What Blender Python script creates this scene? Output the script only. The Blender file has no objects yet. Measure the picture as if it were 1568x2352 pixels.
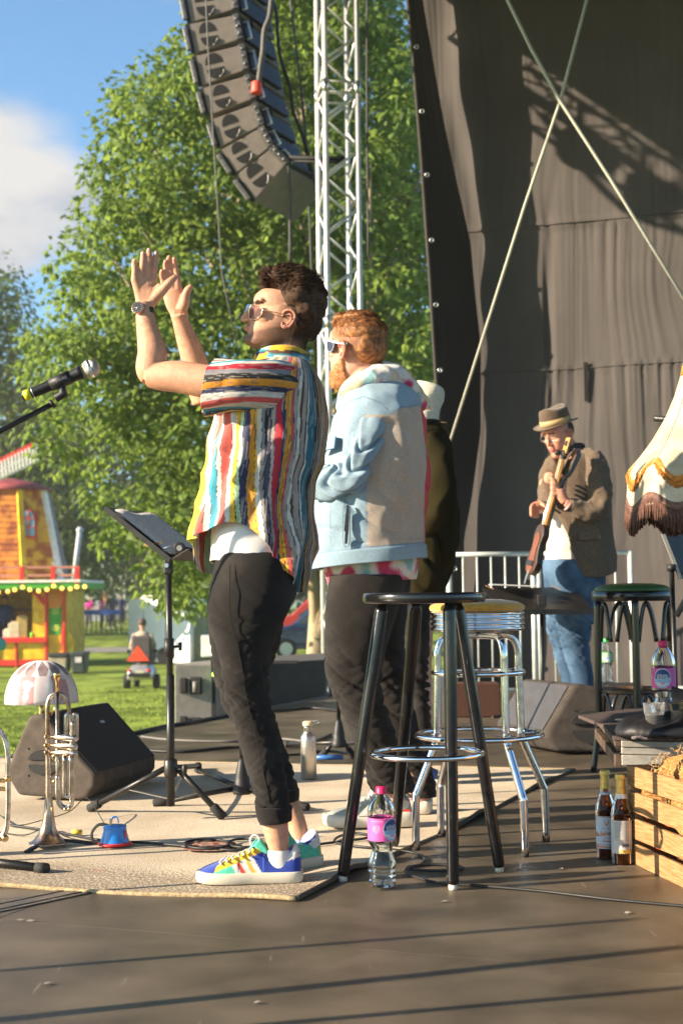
import bpy, bmesh, math, random
import numpy as np
from mathutils import Vector, Matrix, Euler, noise
R = math.radians
scene = bpy.context.scene
COL = scene.collection
FPX, CX, CY = 3267.0, 784.0, 1176.0          # focal length and centre in units of a 1568 x 2352 picture
PITCH, ROLL, CAMH = R(3.43), R(-0.7), 0.79
cam_d = bpy.data.cameras.new('camera'); cam = bpy.data.objects.new('camera', cam_d); COL.objects.link(cam)
cam_d.sensor_fit = 'VERTICAL'; cam_d.sensor_height = 36.0; cam_d.lens = 36.0*FPX/2352
cam_d.clip_start = 0.05; cam_d.clip_end = 2000
cam.location = (0, 0, CAMH)
CM = Matrix.Rotation(math.pi/2+PITCH, 3, 'X') @ Matrix.Rotation(ROLL, 3, 'Z')
cam.rotation_euler = CM.to_euler()
cam_d.dof.use_dof = True; cam_d.dof.focus_distance = 4.3; cam_d.dof.aperture_fstop = 5.0
scene.camera = cam
SUN_EL, SUN_AZ = R(21), R(16)                # the light travels along +x, turned 16 degrees towards +y
sun_dir = Vector((math.cos(SUN_AZ)*math.cos(SUN_EL), math.sin(SUN_AZ)*math.cos(SUN_EL), -math.sin(SUN_EL)))
sd = bpy.data.lights.new('sun', 'SUN'); sd.energy = 5.0; sd.angle = R(0.5); sd.color = (1.0, 0.83, 0.62)
so = bpy.data.objects.new('sun', sd); COL.objects.link(so); so.location = (-20, -6, 10)
so.rotation_euler = sun_dir.to_track_quat('-Z', 'Y').to_euler()
world = bpy.data.worlds.new('World'); scene.world = world; world.use_nodes = True
def build_world():
 nt = world.node_tree; N = nt.nodes; L = nt.links; N.clear()
 out = N.new('ShaderNodeOutputWorld'); bg = N.new('ShaderNodeBackground'); bg.inputs[1].default_value = 0.072
 sky = N.new('ShaderNodeTexSky'); sky.sky_type = 'NISHITA'; sky.sun_disc = False
 sky.sun_elevation = SUN_EL
 to_sun = -sun_dir
 sky.sun_rotation = math.atan2(to_sun.x, to_sun.y)
 sky.air_density = 1.0; sky.dust_density = 0.6; sky.ozone_density = 1.6
 tc = N.new('ShaderNodeTexCoord'); sep = N.new('ShaderNodeSeparateXYZ'); L.new(tc.outputs['Generated'], sep.inputs[0])
 nz = N.new('ShaderNodeTexNoise'); nz.inputs['Scale'].default_value = 7.0; nz.inputs['Detail'].default_value = 7; nz.inputs['Roughness'].default_value = 0.52
 mp = N.new('ShaderNodeMapping'); mp.inputs['Scale'].default_value = (1, 1, 2.0); mp.inputs['Location'].default_value = (3.1, 0.4, 0.2)
 L.new(tc.outputs['Generated'], mp.inputs[0]); L.new(mp.outputs[0], nz.inputs['Vector'])
 def blob(px, py, sx, sz, gain):
  d = (CM @ Vector(((px-CX)/FPX, -(py-CY)/FPX, -1))).normalized()
  s = N.new('ShaderNodeVectorMath'); s.operation = 'SUBTRACT'; s.inputs[1].default_value = d
  L.new(tc.outputs['Generated'], s.inputs[0])
  m = N.new('ShaderNodeVectorMath'); m.operation = 'MULTIPLY'; m.inputs[1].default_value = (1/sx, 1/sx, 1/sz); L.new(s.outputs[0], m.inputs[0])
  ln = N.new('ShaderNodeVectorMath'); ln.operation = 'LENGTH'; L.new(m.outputs[0], ln.inputs[0])
  r = N.new('ShaderNodeMapRange'); r.interpolation_type = 'SMOOTHSTEP'
  r.inputs[1].default_value = 0.2; r.inputs[2].default_value = 1.3; r.inputs[3].default_value = gain; r.inputs[4].default_value = 0.0
  L.new(ln.outputs['Value'], r.inputs[0]); return r.outputs[0]
 acc = nz.outputs['Fac']
 for b in (blob(20, 400, .10, .062, .36), blob(-330, 470, .12, .07, .34), blob(40, 560, .085, .05, .16), blob(110, 760, .07, .02, .25),
    blob(-900, 500, .25, .10, .3), blob(2600, 500, .3, .1, .3), blob(900, 900, .16, .02, .22)):
  a = N.new('ShaderNodeMath'); a.operation = 'ADD'; L.new(acc, a.inputs[0]); L.new(b, a.inputs[1]); acc = a.outputs[0]
 rm = N.new('ShaderNodeMapRange'); rm.interpolation_type = 'SMOOTHSTEP'; rm.inputs[1].default_value = 0.62; rm.inputs[2].default_value = 0.92
 L.new(acc, rm.inputs[0])
 nz2 = N.new('ShaderNodeTexNoise'); nz2.inputs['Scale'].default_value = 11.0; nz2.inputs['Detail'].default_value = 5
 L.new(mp.outputs[0], nz2.inputs['Vector'])
 cr = N.new('ShaderNodeValToRGB'); cr.color_ramp.elements[0].color = (2.2, 2.5, 3.0, 1); cr.color_ramp.elements[0].position = .35
 cr.color_ramp.elements[1].color = (3.9, 3.8, 3.7, 1); cr.color_ramp.elements[1].position = .62
 L.new(nz2.outputs['Fac'], cr.inputs[0])
 tint = N.new('ShaderNodeMix'); tint.data_type = 'RGBA'; tint.blend_type = 'MULTIPLY'; tint.inputs[0].default_value = 1
 tint.inputs[7].default_value = (.80, 1.07, 1.22, 1); L.new(sky.outputs[0], tint.inputs[6])
 mx = N.new('ShaderNodeMix'); mx.data_type = 'RGBA'; L.new(rm.outputs[0], mx.inputs[0]); L.new(tint.outputs[2], mx.inputs[6]); L.new(cr.outputs[0], mx.inputs[7])
 L.new(mx.outputs[2], bg.inputs[0]); L.new(bg.outputs[0], out.inputs[0])
build_world()
scene.view_settings.view_transform = 'Standard'; scene.view_settings.look = 'None'
scene.view_settings.exposure = 1.58; scene.view_settings.gamma = 1
scene.view_settings.use_curve_mapping = False
scene.render.engine = 'CYCLES'
scene.cycles.max_bounces = 8; scene.cycles.transparent_max_bounces = 16; scene.cycles.transmission_bounces = 8
rnd = random.Random(7)
def P(px, py, D):
 """world point at distance y = D that stands where (px, py) is seen"""
 d = CM @ Vector(((px-CX)/FPX, -(py-CY)/FPX, -1)); t = D/d.y
 return Vector((d.x*t, D, CAMH+d.z*t))
def F(px, py, z=0.0):
 d = CM @ Vector(((px-CX)/FPX, -(py-CY)/FPX, -1)); t = (z-CAMH)/d.z
 return Vector((d.x*t, d.y*t, z))
def zmap(sx, sy, k):                      # pixel of an enlarged detail -> picture pixel
 return lambda x, y: ((sx+x*k)/1.59439, (sy+y*k)/1.59439)
def lerp(a, b, t): return a+(b-a)*t
def interp(x, tab, c=1):
 """smooth interpolation in a table of rows (x, v1, v2 ...)"""
 if x <= tab[0][0]: return tab[0][c]
 for a, b in zip(tab, tab[1:]):
  if x <= b[0]:
   t = (x-a[0])/(b[0]-a[0]+1e-9); return a[c]+(b[c]-a[c])*t
 return tab[-1][c]
def cat(pts, n=6, closed=False):
 """Catmull-Rom through tuples of any length"""
 pts = [tuple(p) for p in pts]; m = len(pts); out = []
 rng = range(m if closed else m-1)
 for i in rng:
  p0 = pts[(i-1) % m] if closed or i > 0 else pts[0]; p1 = pts[i]; p2 = pts[(i+1) % m]
  p3 = pts[(i+2) % m] if closed or i+2 < m else pts[-1]
  for k in range(n):
   t = k/n; t2 = t*t; t3 = t2*t
   out.append(tuple(.5*((2*b)+(-a+c)*t+(2*a-5*b+4*c-d)*t2+(-a+3*b-3*c+d)*t3) for a, b, c, d in zip(p0, p1, p2, p3)))
 if not closed: out.append(pts[-1])
 return out
class MB:
 """collects shapes, then links them as one mesh object"""
 def __init__(s): s.v = []; s.f = []; s.uv = {}; s.mi = []; s.m = 0; s.flat = set()
 def face(s, idx, flat=False):
  if flat: s.flat.add(len(s.f))
  s.f.append(tuple(idx)); s.mi.append(s.m)
 def grid(s, rows, closed=True, cap0=False, cap1=False, uv=None):
  """rows: list of lists of points"""
  b = len(s.v); n = len(rows[0]); m = len(rows)
  for r in rows: s.v += [Vector(p) for p in r]
  for i in range(m-1):
   for j in range(n if closed else n-1):
    k = (j+1) % n
    if uv is not None: s.uv[len(s.f)] = [(j/(n if closed else n-1), i/(m-1)), ((j+1)/(n if closed else n-1), i/(m-1)), ((j+1)/(n if closed else n-1), (i+1)/(m-1)), (j/(n if closed else n-1), (i+1)/(m-1))]
    s.face((b+i*n+j, b+i*n+k, b+(i+1)*n+k, b+(i+1)*n+j))
  if cap0: s.face([b+j for j in range(n)][::-1], True)
  if cap1: s.face([b+(m-1)*n+j for j in range(n)], True)
  return s
 def box(s, c, size, rot=None):
  c = Vector(c); h = Vector(size)/2; b = len(s.v)
  M = rot if rot is not None else Matrix.Identity(3)
  for i in range(8):
   p = Vector(((1 if i & 1 else -1)*h.x, (1 if i & 2 else -1)*h.y, (1 if i & 4 else -1)*h.z)); s.v.append(c+M@p)
  for q in ((0,2,3,1),(4,5,7,6),(0,1,5,4),(2,6,7,3),(0,4,6,2),(1,3,7,5)): s.face([b+i for i in q], True)
  return s
 def beam(s, a, b, w, h, up=(0,0,1)):
  a, b = Vector(a), Vector(b); d = b-a; x = d.normalized(); u = Vector(up)
  y = u.cross(x)
  if y.length < 1e-4: y = Vector((0,1,0)).cross(x)
  y.normalize(); z = x.cross(y)
  return s.box((a+b)/2, (d.length, w, h), Matrix((x, y, z)).transposed())
 def tube(s, pts, r, seg=10, caps=True, closed=False, flat=1.0, up=None):
  pts = [Vector(p[:3]) for p in pts]; n = len(pts)
  rr = r if hasattr(r, '__len__') else [r]*n
  rows = []; prev = None
  for i, p in enumerate(pts):
   if closed: t = pts[(i+1) % n]-pts[i-1]
   else: t = pts[min(i+1, n-1)]-pts[max(i-1, 0)]
   if t.length < 1e-9: t = Vector((0,0,1))
   t.normalize()
   if up is not None: u = (Vector(up)-t*t.dot(Vector(up)))
   elif prev is None: u = t.orthogonal()
   else: u = prev-t*prev.dot(t)
   if u.length < 1e-6: u = t.orthogonal()
   u.normalize(); prev = u; w = t.cross(u)
   a = rr[i]; fl = flat[i] if hasattr(flat, '__len__') else flat
   rows.append([p+(u*math.cos(2*math.pi*j/seg)+w*math.sin(2*math.pi*j/seg)*fl)*a for j in range(seg)])
  if closed: rows.append(rows[0]); caps = False
  return s.grid(rows, True, caps, caps)
 def cyl(s, a, b, r, r2=None, seg=16, caps=True): return s.tube([a, b], [r, r if r2 is None else r2], seg, caps)
 def lathe(s, prof, c, axis=(0,0,1), seg=24, cap0=True, cap1=True, uv=None):
  """prof: rows (radius, height along axis)"""
  ax = Vector(axis).normalized(); u = ax.orthogonal().normalized() if abs(ax.z) < .999 else Vector((1,0,0)); w = ax.cross(u); c = Vector(c)
  rows = [[c+ax*h+(u*math.cos(2*math.pi*j/seg)+w*math.sin(2*math.pi*j/seg))*max(r, 1e-5) for j in range(seg)] for r, h in prof]
  return s.grid(rows, True, cap0, cap1, uv=uv)
 def ball(s, c, r, seg=16, rings=10, rot=None):
  r = Vector((r, r, r)) if not hasattr(r, '__len__') else Vector(r); c = Vector(c); M = rot if rot is not None else Matrix.Identity(3)
  rows = []
  for i in range(rings+1):
   a = math.pi*i/rings; q = max(math.sin(a), 1e-3)
   rows.append([c+M@Vector((r.x*q*math.cos(2*math.pi*j/seg), r.y*q*math.sin(2*math.pi*j/seg), -r.z*math.cos(a))) for j in range(seg)])
  return s.grid(rows, True, True, True)
 def prism(s, poly, vec):
  """extrude a planar polygon (3-D points) along vec"""
  b = len(s.v); n = len(poly); vec = Vector(vec)
  s.v += [Vector(p) for p in poly]+[Vector(p)+vec for p in poly]
  s.face([b+i for i in range(n)][::-1], True); s.face([b+n+i for i in range(n)], True)
  for i in range(n): s.face((b+i, b+(i+1) % n, b+n+(i+1) % n, b+n+i), True)
  return s
 def mesh(s, name, L=Vector((0,0,0)), smooth=True, fix=True):
  me = bpy.data.meshes.new(name)
  me.from_pydata([tuple(v-L) for v in s.v], [], s.f)
  if s.uv:
   ul = me.uv_layers.new(name='UVMap'); 
   for p in me.polygons:
    u = s.uv.get(p.index)
    if u:
     for k, li in enumerate(p.loop_indices): ul.data[li].uv = u[k]
  if smooth: me.polygons.foreach_set('use_smooth', [i not in s.flat for i in range(len(s.f))])
  if any(s.mi): me.polygons.foreach_set('material_index', s.mi)
  if fix and not s.uv:
   bm = bmesh.new(); bm.from_mesh(me); bmesh.ops.recalc_face_normals(bm, faces=bm.faces); bm.to_mesh(me); bm.free()
  me.update(); return me
def root_loc(o):
 while o.parent: o = o.parent
 return Vector(o.location)
def ob(name, mb, m, parent=None, bevel=0, smooth=True, loc=None, seg=2, kind=None, label=None, fix=True):
 L = root_loc(parent) if parent else (Vector(loc) if loc is not None else Vector((0,0,0)))
 me = mb.mesh(name, L, smooth, fix) if isinstance(mb, MB) else mb
 for mm in (m if isinstance(m, (list, tuple)) else [m]):
  me.materials.append(mm)
 o = bpy.data.objects.new(name, me); COL.objects.link(o)
 if parent: o.parent = parent
 else: o.location = L
 if bevel:
  b = o.modifiers.new('bevel', 'BEVEL'); b.width = bevel; b.segments = seg; b.limit_method = 'ANGLE'; b.angle_limit = R(40)
 if kind: o['kind'] = kind
 if label: o['label'] = label
 return o
def thing(name, label, cat_, loc=(0,0,0), group=None, rz=0):
 o = bpy.data.objects.new(name, None); COL.objects.link(o); o.location = loc; o.rotation_euler = (0,0,rz); o.empty_display_size = .1
 o['label'] = label; o['category'] = cat_
 if group: o['group'] = group
 return o
def tag(o, label, cat_, group=None):
 o['label'] = label; o['category'] = cat_
 if group: o['group'] = group
 return o
def dup(root, loc, rz=None, label=None, group=None, scale=None):
 r = root.copy(); COL.objects.link(r); r.location = loc
 if rz is not None: r.rotation_euler = (0,0,rz)
 if scale: r.scale = (scale,)*3
 if label: r['label'] = label
 if group: r['group'] = group
 for ch in list(root.children):
  c = ch.copy(); COL.objects.link(c); c.parent = r
  for g in ch.children:
   d = g.copy(); COL.objects.link(d); d.parent = c
 return r
def sock(n, name):
 return n.inputs[name]
def mat(name, col, rough=.6, metal=0, var=.12, vscale=8, bump=.0, bscale=60, spec=.5, sheen=0, coat=0, col2=None, trans=0, ior=1.45, sub=0, wave=None, stretch=None, emit=None, estr=0, alpha=1, mix2=.5, detail=5):
 m = bpy.data.materials.new(name); m.use_nodes = True; nt = m.node_tree; N = nt.nodes; L = nt.links
 b = N['Principled BSDF']; b.inputs['Roughness'].default_value = rough; b.inputs['Metallic'].default_value = metal
 b.inputs['Specular IOR Level'].default_value = spec; b.inputs['Sheen Weight'].default_value = sheen
 b.inputs['Coat Weight'].default_value = coat; b.inputs['Transmission Weight'].default_value = trans; b.inputs['IOR'].default_value = ior
 if sub: b.inputs['Subsurface Weight'].default_value = sub; b.inputs['Subsurface Radius'].default_value = (.9,.35,.18); b.inputs['Subsurface Scale'].default_value = .01
 if emit: b.inputs['Emission Color'].default_value = (*emit, 1); b.inputs['Emission Strength'].default_value = estr
 b.inputs['Alpha'].default_value = alpha
 tc = N.new('ShaderNodeTexCoord'); vec = tc.outputs['Object']
 if stretch:
  mp = N.new('ShaderNodeMapping'); mp.inputs['Scale'].default_value = stretch; L.new(vec, mp.inputs[0]); vec = mp.outputs[0]
 nz = N.new('ShaderNodeTexNoise'); nz.inputs['Scale'].default_value = vscale; nz.inputs['Detail'].default_value = detail; L.new(vec, nz.inputs['Vector'])
 rp = N.new('ShaderNodeValToRGB'); e = rp.color_ramp.elements
 c1 = tuple(max(0, c*(1-var)) for c in col); c2 = col2 if col2 else tuple(min(1, c*(1+var)) for c in col)
 e[0].color = (*c1, 1); e[1].color = (*c2, 1); e[0].position = .35 if not col2 else mix2-.08; e[1].position = .65 if not col2 else mix2+.08
 L.new(nz.outputs['Fac'], rp.inputs[0]); L.new(rp.outputs[0], b.inputs['Base Color'])
 rr = N.new('ShaderNodeMapRange'); rr.inputs[3].default_value = max(0.02, rough*.85); rr.inputs[4].default_value = min(1, rough*1.15+.02)
 L.new(nz.outputs['Fac'], rr.inputs[0]); L.new(rr.outputs[0], b.inputs['Roughness'])
 if bump:
  n2 = N.new('ShaderNodeTexNoise'); n2.inputs['Scale'].default_value = bscale; n2.inputs['Detail'].default_value = 4; L.new(vec, n2.inputs['Vector'])
  bp = N.new('ShaderNodeBump'); bp.inputs['Strength'].default_value = bump; bp.inputs['Distance'].default_value = .004
  L.new(n2.outputs['Fac'], bp.inputs['Height']); L.new(bp.outputs[0], b.inputs['Normal'])
 return m
def attr_mat(name, rough=.7, var=.12, vscale=40, bump=.3, bscale=200, sheen=0, spec=.4, sub=0, attr='Col'):
 """colour comes from a mesh colour attribute"""
 m = mat(name, (.5,.5,.5), rough, 0, 0, vscale, bump, bscale, spec, sheen, sub=sub)
 nt = m.node_tree; N = nt.nodes; L = nt.links; b = N['Principled BSDF']
 a = N.new('ShaderNodeAttribute'); a.attribute_name = attr
 nz = N.new('ShaderNodeTexNoise'); nz.inputs['Scale'].default_value = vscale; nz.inputs['Detail'].default_value = 4
 tc = N.new('ShaderNodeTexCoord'); L.new(tc.outputs['Object'], nz.inputs['Vector'])
 mr = N.new('ShaderNodeMapRange'); mr.inputs[1].default_value = .3; mr.inputs[2].default_value = .7; mr.inputs[3].default_value = 1-var; mr.inputs[4].default_value = 1+var
 L.new(nz.outputs['Fac'], mr.inputs[0])
 mu = N.new('ShaderNodeVectorMath'); mu.operation = 'SCALE'; L.new(a.outputs['Color'], mu.inputs[0]); L.new(mr.outputs[0], mu.inputs['Scale'])
 L.new(mu.outputs[0], b.inputs['Base Color'])
 return m
def paint(me, fn):
 """colour attribute from fn(Vector, normal) -> (r,g,b)"""
 ca = me.color_attributes.new('Col', 'FLOAT_COLOR', 'POINT')
 arr = np.ones((len(me.vertices), 4), dtype=np.float32)
 n = len(me.vertices); co = np.empty(n*3, np.float32); me.vertices.foreach_get('co', co)
 for i in range(n): arr[i, :3] = fn(Vector(co[3*i:3*i+3]), None)
 ca.data.foreach_set('color', arr.ravel())
def fused(mb, voxel=.003, smooth=3, L=Vector((0,0,0)), name='fused'):
 """union of all shapes in mb as one continuous skin"""
 me = mb.mesh(name, L); o = bpy.data.objects.new(name, me); COL.objects.link(o)
 r = o.modifiers.new('r', 'REMESH'); r.mode = 'VOXEL'; r.voxel_size = voxel; r.use_smooth_shade = True
 if smooth:
  s = o.modifiers.new('s', 'SMOOTH'); s.iterations = smooth; s.factor = .5
 dg = bpy.context.evaluated_depsgraph_get(); dg.update()
 out = bpy.data.meshes.new_from_object(o.evaluated_get(dg)); out.name = name
 bpy.data.objects.remove(o); bpy.data.meshes.remove(me)
 out.polygons.foreach_set('use_smooth', [True]*len(out.polygons))
 return out
def text_mb(mb, txt, size, fn, extr=0.0, font_scale=(1,1), align='CENTER', bold=0):
 """lay flat lettering through fn(u, v) -> Vector onto a surface"""
 c = bpy.data.curves.new('t', 'FONT'); c.body = txt; c.size = size; c.align_x = align; c.align_y = 'CENTER'; c.resolution_u = 3; c.offset = bold
 o = bpy.data.objects.new('t', c); COL.objects.link(o)
 dg = bpy.context.evaluated_depsgraph_get(); dg.update()
 me = bpy.data.meshes.new_from_object(o.evaluated_get(dg)); bpy.data.objects.remove(o)
 bm = bmesh.new(); bm.from_mesh(me); bmesh.ops.triangulate(bm, faces=bm.faces)
 b = len(mb.v)
 for v in bm.verts: mb.v.append(fn(v.co.x*font_scale[0], v.co.y*font_scale[1]))
 for f in bm.faces: mb.face([b+v.index for v in f.verts], True)
 bm.free(); bpy.data.meshes.remove(me)
 return mb
black_metal = mat('black_metal', (.012,.012,.013), .35, 0, .2, 30, .1, 200, spec=.6)
black_plastic = mat('black_plastic', (.014,.014,.015), .5, 0, .2, 20, .15, 300)
chrome = mat('chrome', (.82,.82,.84), .08, 1, .06, 25, .04, 60)
dull_chrome = mat('worn_chrome', (.62,.6,.57), .2, 1, .18, 40, .1, 90)
alu = mat('aluminium', (.72,.73,.74), .34, 1, .08, 30, .1, 150)
rubber = mat('black_rubber', (.018,.018,.018), .8, 0, .2, 30, .3, 300)
brass = mat('brass', (.72,.48,.2), .22, 1, .15, 30, .08, 80)
# ================================================================ SETTING
def structure(name, mb, m, **k):
 o = ob(name, mb, m, **k); o['kind'] = 'structure'; return o
lawn_m = mat('grass', (.14,.195,.02), .9, 0, .25, 1.3, .6, 40, spec=.1, col2=(.235,.30,.045), mix2=.5, detail=9)
mb = MB(); rows = []
ys = [-30, 0, 6, 12, 18, 24, 30, 36, 42, 48, 54, 60, 66, 74, 90, 120, 150]
xs = [-125, -60, -30, -20, -14, -8, -4, 0, 4, 8, 14, 20, 30, 60, 125]
def ground_z(y): return -1.1+interp(y, [(0,0),(42,0),(54,.15),(68,.5),(90,.75),(300,1.2),(900,1.2)])
for y in ys: rows.append([(x, y, ground_z(y)) for x in xs])
mb.grid(rows, False); structure('lawn', mb, lawn_m)
path_m = mat('path_gravel', (.2,.18,.15), .95, 0, .2, 3, .3, 30)
mb = MB(); mb.grid([[(-30, 49, ground_z(49)+.02), (-4.5, 49, ground_z(49)+.02)], [(-30, 52.5, ground_z(52.5)+.03), (-4.5, 52.5, ground_z(52.5)+.03)]], False); structure('path', mb, path_m)
def grass_tufts():
 mb = MB(); r = random.Random(3)
 for _ in range(9000):
  y = 9+22*r.random()**1.6; x = -y*.28+ (y*.30)*r.random()
  h = .02+.03*r.random(); a = r.random()*6.28; w = .012+.01*r.random(); z = ground_z(y)
  b = len(mb.v); dx, dy = math.cos(a)*w, math.sin(a)*w; lx, ly = r.uniform(-.04,.04), r.uniform(-.04,.04)
  mb.v += [Vector((x-dx,y-dy,z)), Vector((x+dx,y+dy,z)), Vector((x+lx,y+ly,z+h))]; mb.face((b,b+1,b+2))
 o = ob('grass', mb, mat('grass_blade', (.15,.21,.024), .8, 0, .3, 2, spec=.1, col2=(.25,.32,.05)), kind='stuff', fix=False)
 tag(o, 'short green grass growing on the lawn below the stage', 'grass')
grass_tufts()
E0, E1 = Vector((-1.30, 8.38, 0)), Vector((-.16, 11.35, 0))      # points on the stage edge
edir = (E1-E0).normalized(); en = Vector((edir.y, -edir.x, 0))   # along the edge, into the stage
def stage_floor_mat():
 m = mat('phenolic_board', (.100,.079,.055), .42, 0, .38, 3.4, .22, 260, spec=.38, detail=9)
 nt = m.node_tree; N = nt.nodes; L = nt.links; b = N['Principled BSDF']; tc = N.new('ShaderNodeTexCoord')
 base = b.inputs['Base Color'].links[0].from_socket
 n1 = N.new('ShaderNodeTexNoise'); n1.inputs['Scale'].default_value = 26; n1.inputs['Detail'].default_value = 10; n1.inputs['Roughness'].default_value = .8
 L.new(tc.outputs['Object'], n1.inputs['Vector'])
 mr = N.new('ShaderNodeMapRange'); mr.inputs[1].default_value = .60; mr.inputs[2].default_value = .76; L.new(n1.outputs['Fac'], mr.inputs[0])
 mp = N.new('ShaderNodeMapping'); mp.inputs['Scale'].default_value = (60, 5, 1); mp.inputs['Rotation'].default_value = (0,0,R(35)); L.new(tc.outputs['Object'], mp.inputs[0])
 n2 = N.new('ShaderNodeTexNoise'); n2.inputs['Scale'].default_value = 1; n2.inputs['Detail'].default_value = 6; L.new(mp.outputs[0], n2.inputs['Vector'])
 m2 = N.new('ShaderNodeMapRange'); m2.inputs[1].default_value = .68; m2.inputs[2].default_value = .74; m2.inputs[4].default_value = .9; L.new(n2.outputs['Fac'], m2.inputs[0])
 mm = N.new('ShaderNodeMath'); mm.operation = 'MAXIMUM'; L.new(mr.outputs[0], mm.inputs[0]); L.new(m2.outputs[0], mm.inputs[1])
 sc = N.new('ShaderNodeMath'); sc.operation = 'MULTIPLY'; sc.inputs[1].default_value = .95; L.new(mm.outputs[0], sc.inputs[0])
 mx = N.new('ShaderNodeMix'); mx.data_type = 'RGBA'; mx.inputs[7].default_value = (.21,.175,.135,1)
 L.new(sc.outputs[0], mx.inputs[0]); L.new(base, mx.inputs[6])
 oi = N.new('ShaderNodeObjectInfo'); rv = N.new('ShaderNodeMapRange'); rv.inputs[3].default_value = .80; rv.inputs[4].default_value = 1.16; L.new(oi.outputs['Random'], rv.inputs[0])
 vs = N.new('ShaderNodeVectorMath'); vs.operation = 'SCALE'; L.new(mx.outputs[2], vs.inputs[0]); L.new(rv.outputs[0], vs.inputs['Scale']); L.new(vs.outputs[0], b.inputs['Base Color'])
 return m
floor_m = stage_floor_mat()
und = MB(); und.box((0,0,-.55), (.01,.01,.01))
und = MB()
cA = Vector((-4.6, 0, 0)); 
stage_poly = [E0-edir*14, E1+edir*.0, Vector((9, 13.5, 0)), Vector((9, -5, 0))]
und.prism([p+Vector((0,0,-.06)) for p in stage_poly], (0,0,-.95)); 
structure('stage_base', und, mat('stage_skirt', (.02,.02,.02), .9, 0, .2, 5, .2, 30))
sf = structure('stage_floor', MB().prism([p+Vector((0,0,-.012)) for p in stage_poly], (0,0,-.04)), mat('deck_frame', (.03,.028,.026), .6))
bw, bl = 1.15, 2.3; r = random.Random(5); board_proto = {}
for i in range(-7, 9):
 for j in range(-3, 8):
  o0 = Vector((-.87, 3.60, 0)); c = o0+edir*((i+.5)*bw)+en*((j-.0)*bl+.0)
  corners = [c+edir*s*(bw/2-.0016)+en*(t*bl+(0.0016 if t == 0 else -.0016)) for s, t in ((-1,0),(1,0),(1,1),(-1,1))]
  def side(p): return (p-E0).dot(en)
  if all(side(p) < .05 for p in corners): continue
  cc = []
  for a, b in zip(corners, corners[1:]+corners[:1]):
   sa, sb = side(a)-.05, side(b)-.05
   if sa >= 0: cc.append(a)
   if (sa >= 0) != (sb >= 0): cc.append(a+(b-a)*(sa/(sa-sb)))
  m_ = MB(); zz = r.uniform(-.0006,.0006); m_.prism([p+Vector((0,0,zz)) for p in cc], (0,0,-.012))
  ob('board', m_, floor_m, sf)
mb = MB(); mb.beam(E0-edir*14+en*.02+Vector((0,0,-.03)), E1+en*.02+Vector((0,0,-.03)), .05, .075); ob('edge_rail', mb, mat('grey_edge', (.16,.16,.16), .45, .6), sf)
ch = MB(); a, b = F(-60, 2098), F(236, 2036); d = (b-a).normalized(); q = Vector((-d.y, d.x, 0))
for k, w in ((-.040,.018),(.0,.042),(.040,.018)):
 ch.beam(a+q*k+Vector((0,0,.0015)), b+q*k+Vector((0,0,.0015)), w, .004)
o = ob('floor_rail', ch, mat('floor_rail_metal', (.10,.095,.085), .35, .8, .3, 15, .2, 90), bevel=.0008, seg=1); tag(o, 'dark metal channel strips let into the stage floor in front of the rug', 'floor rail')
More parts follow.
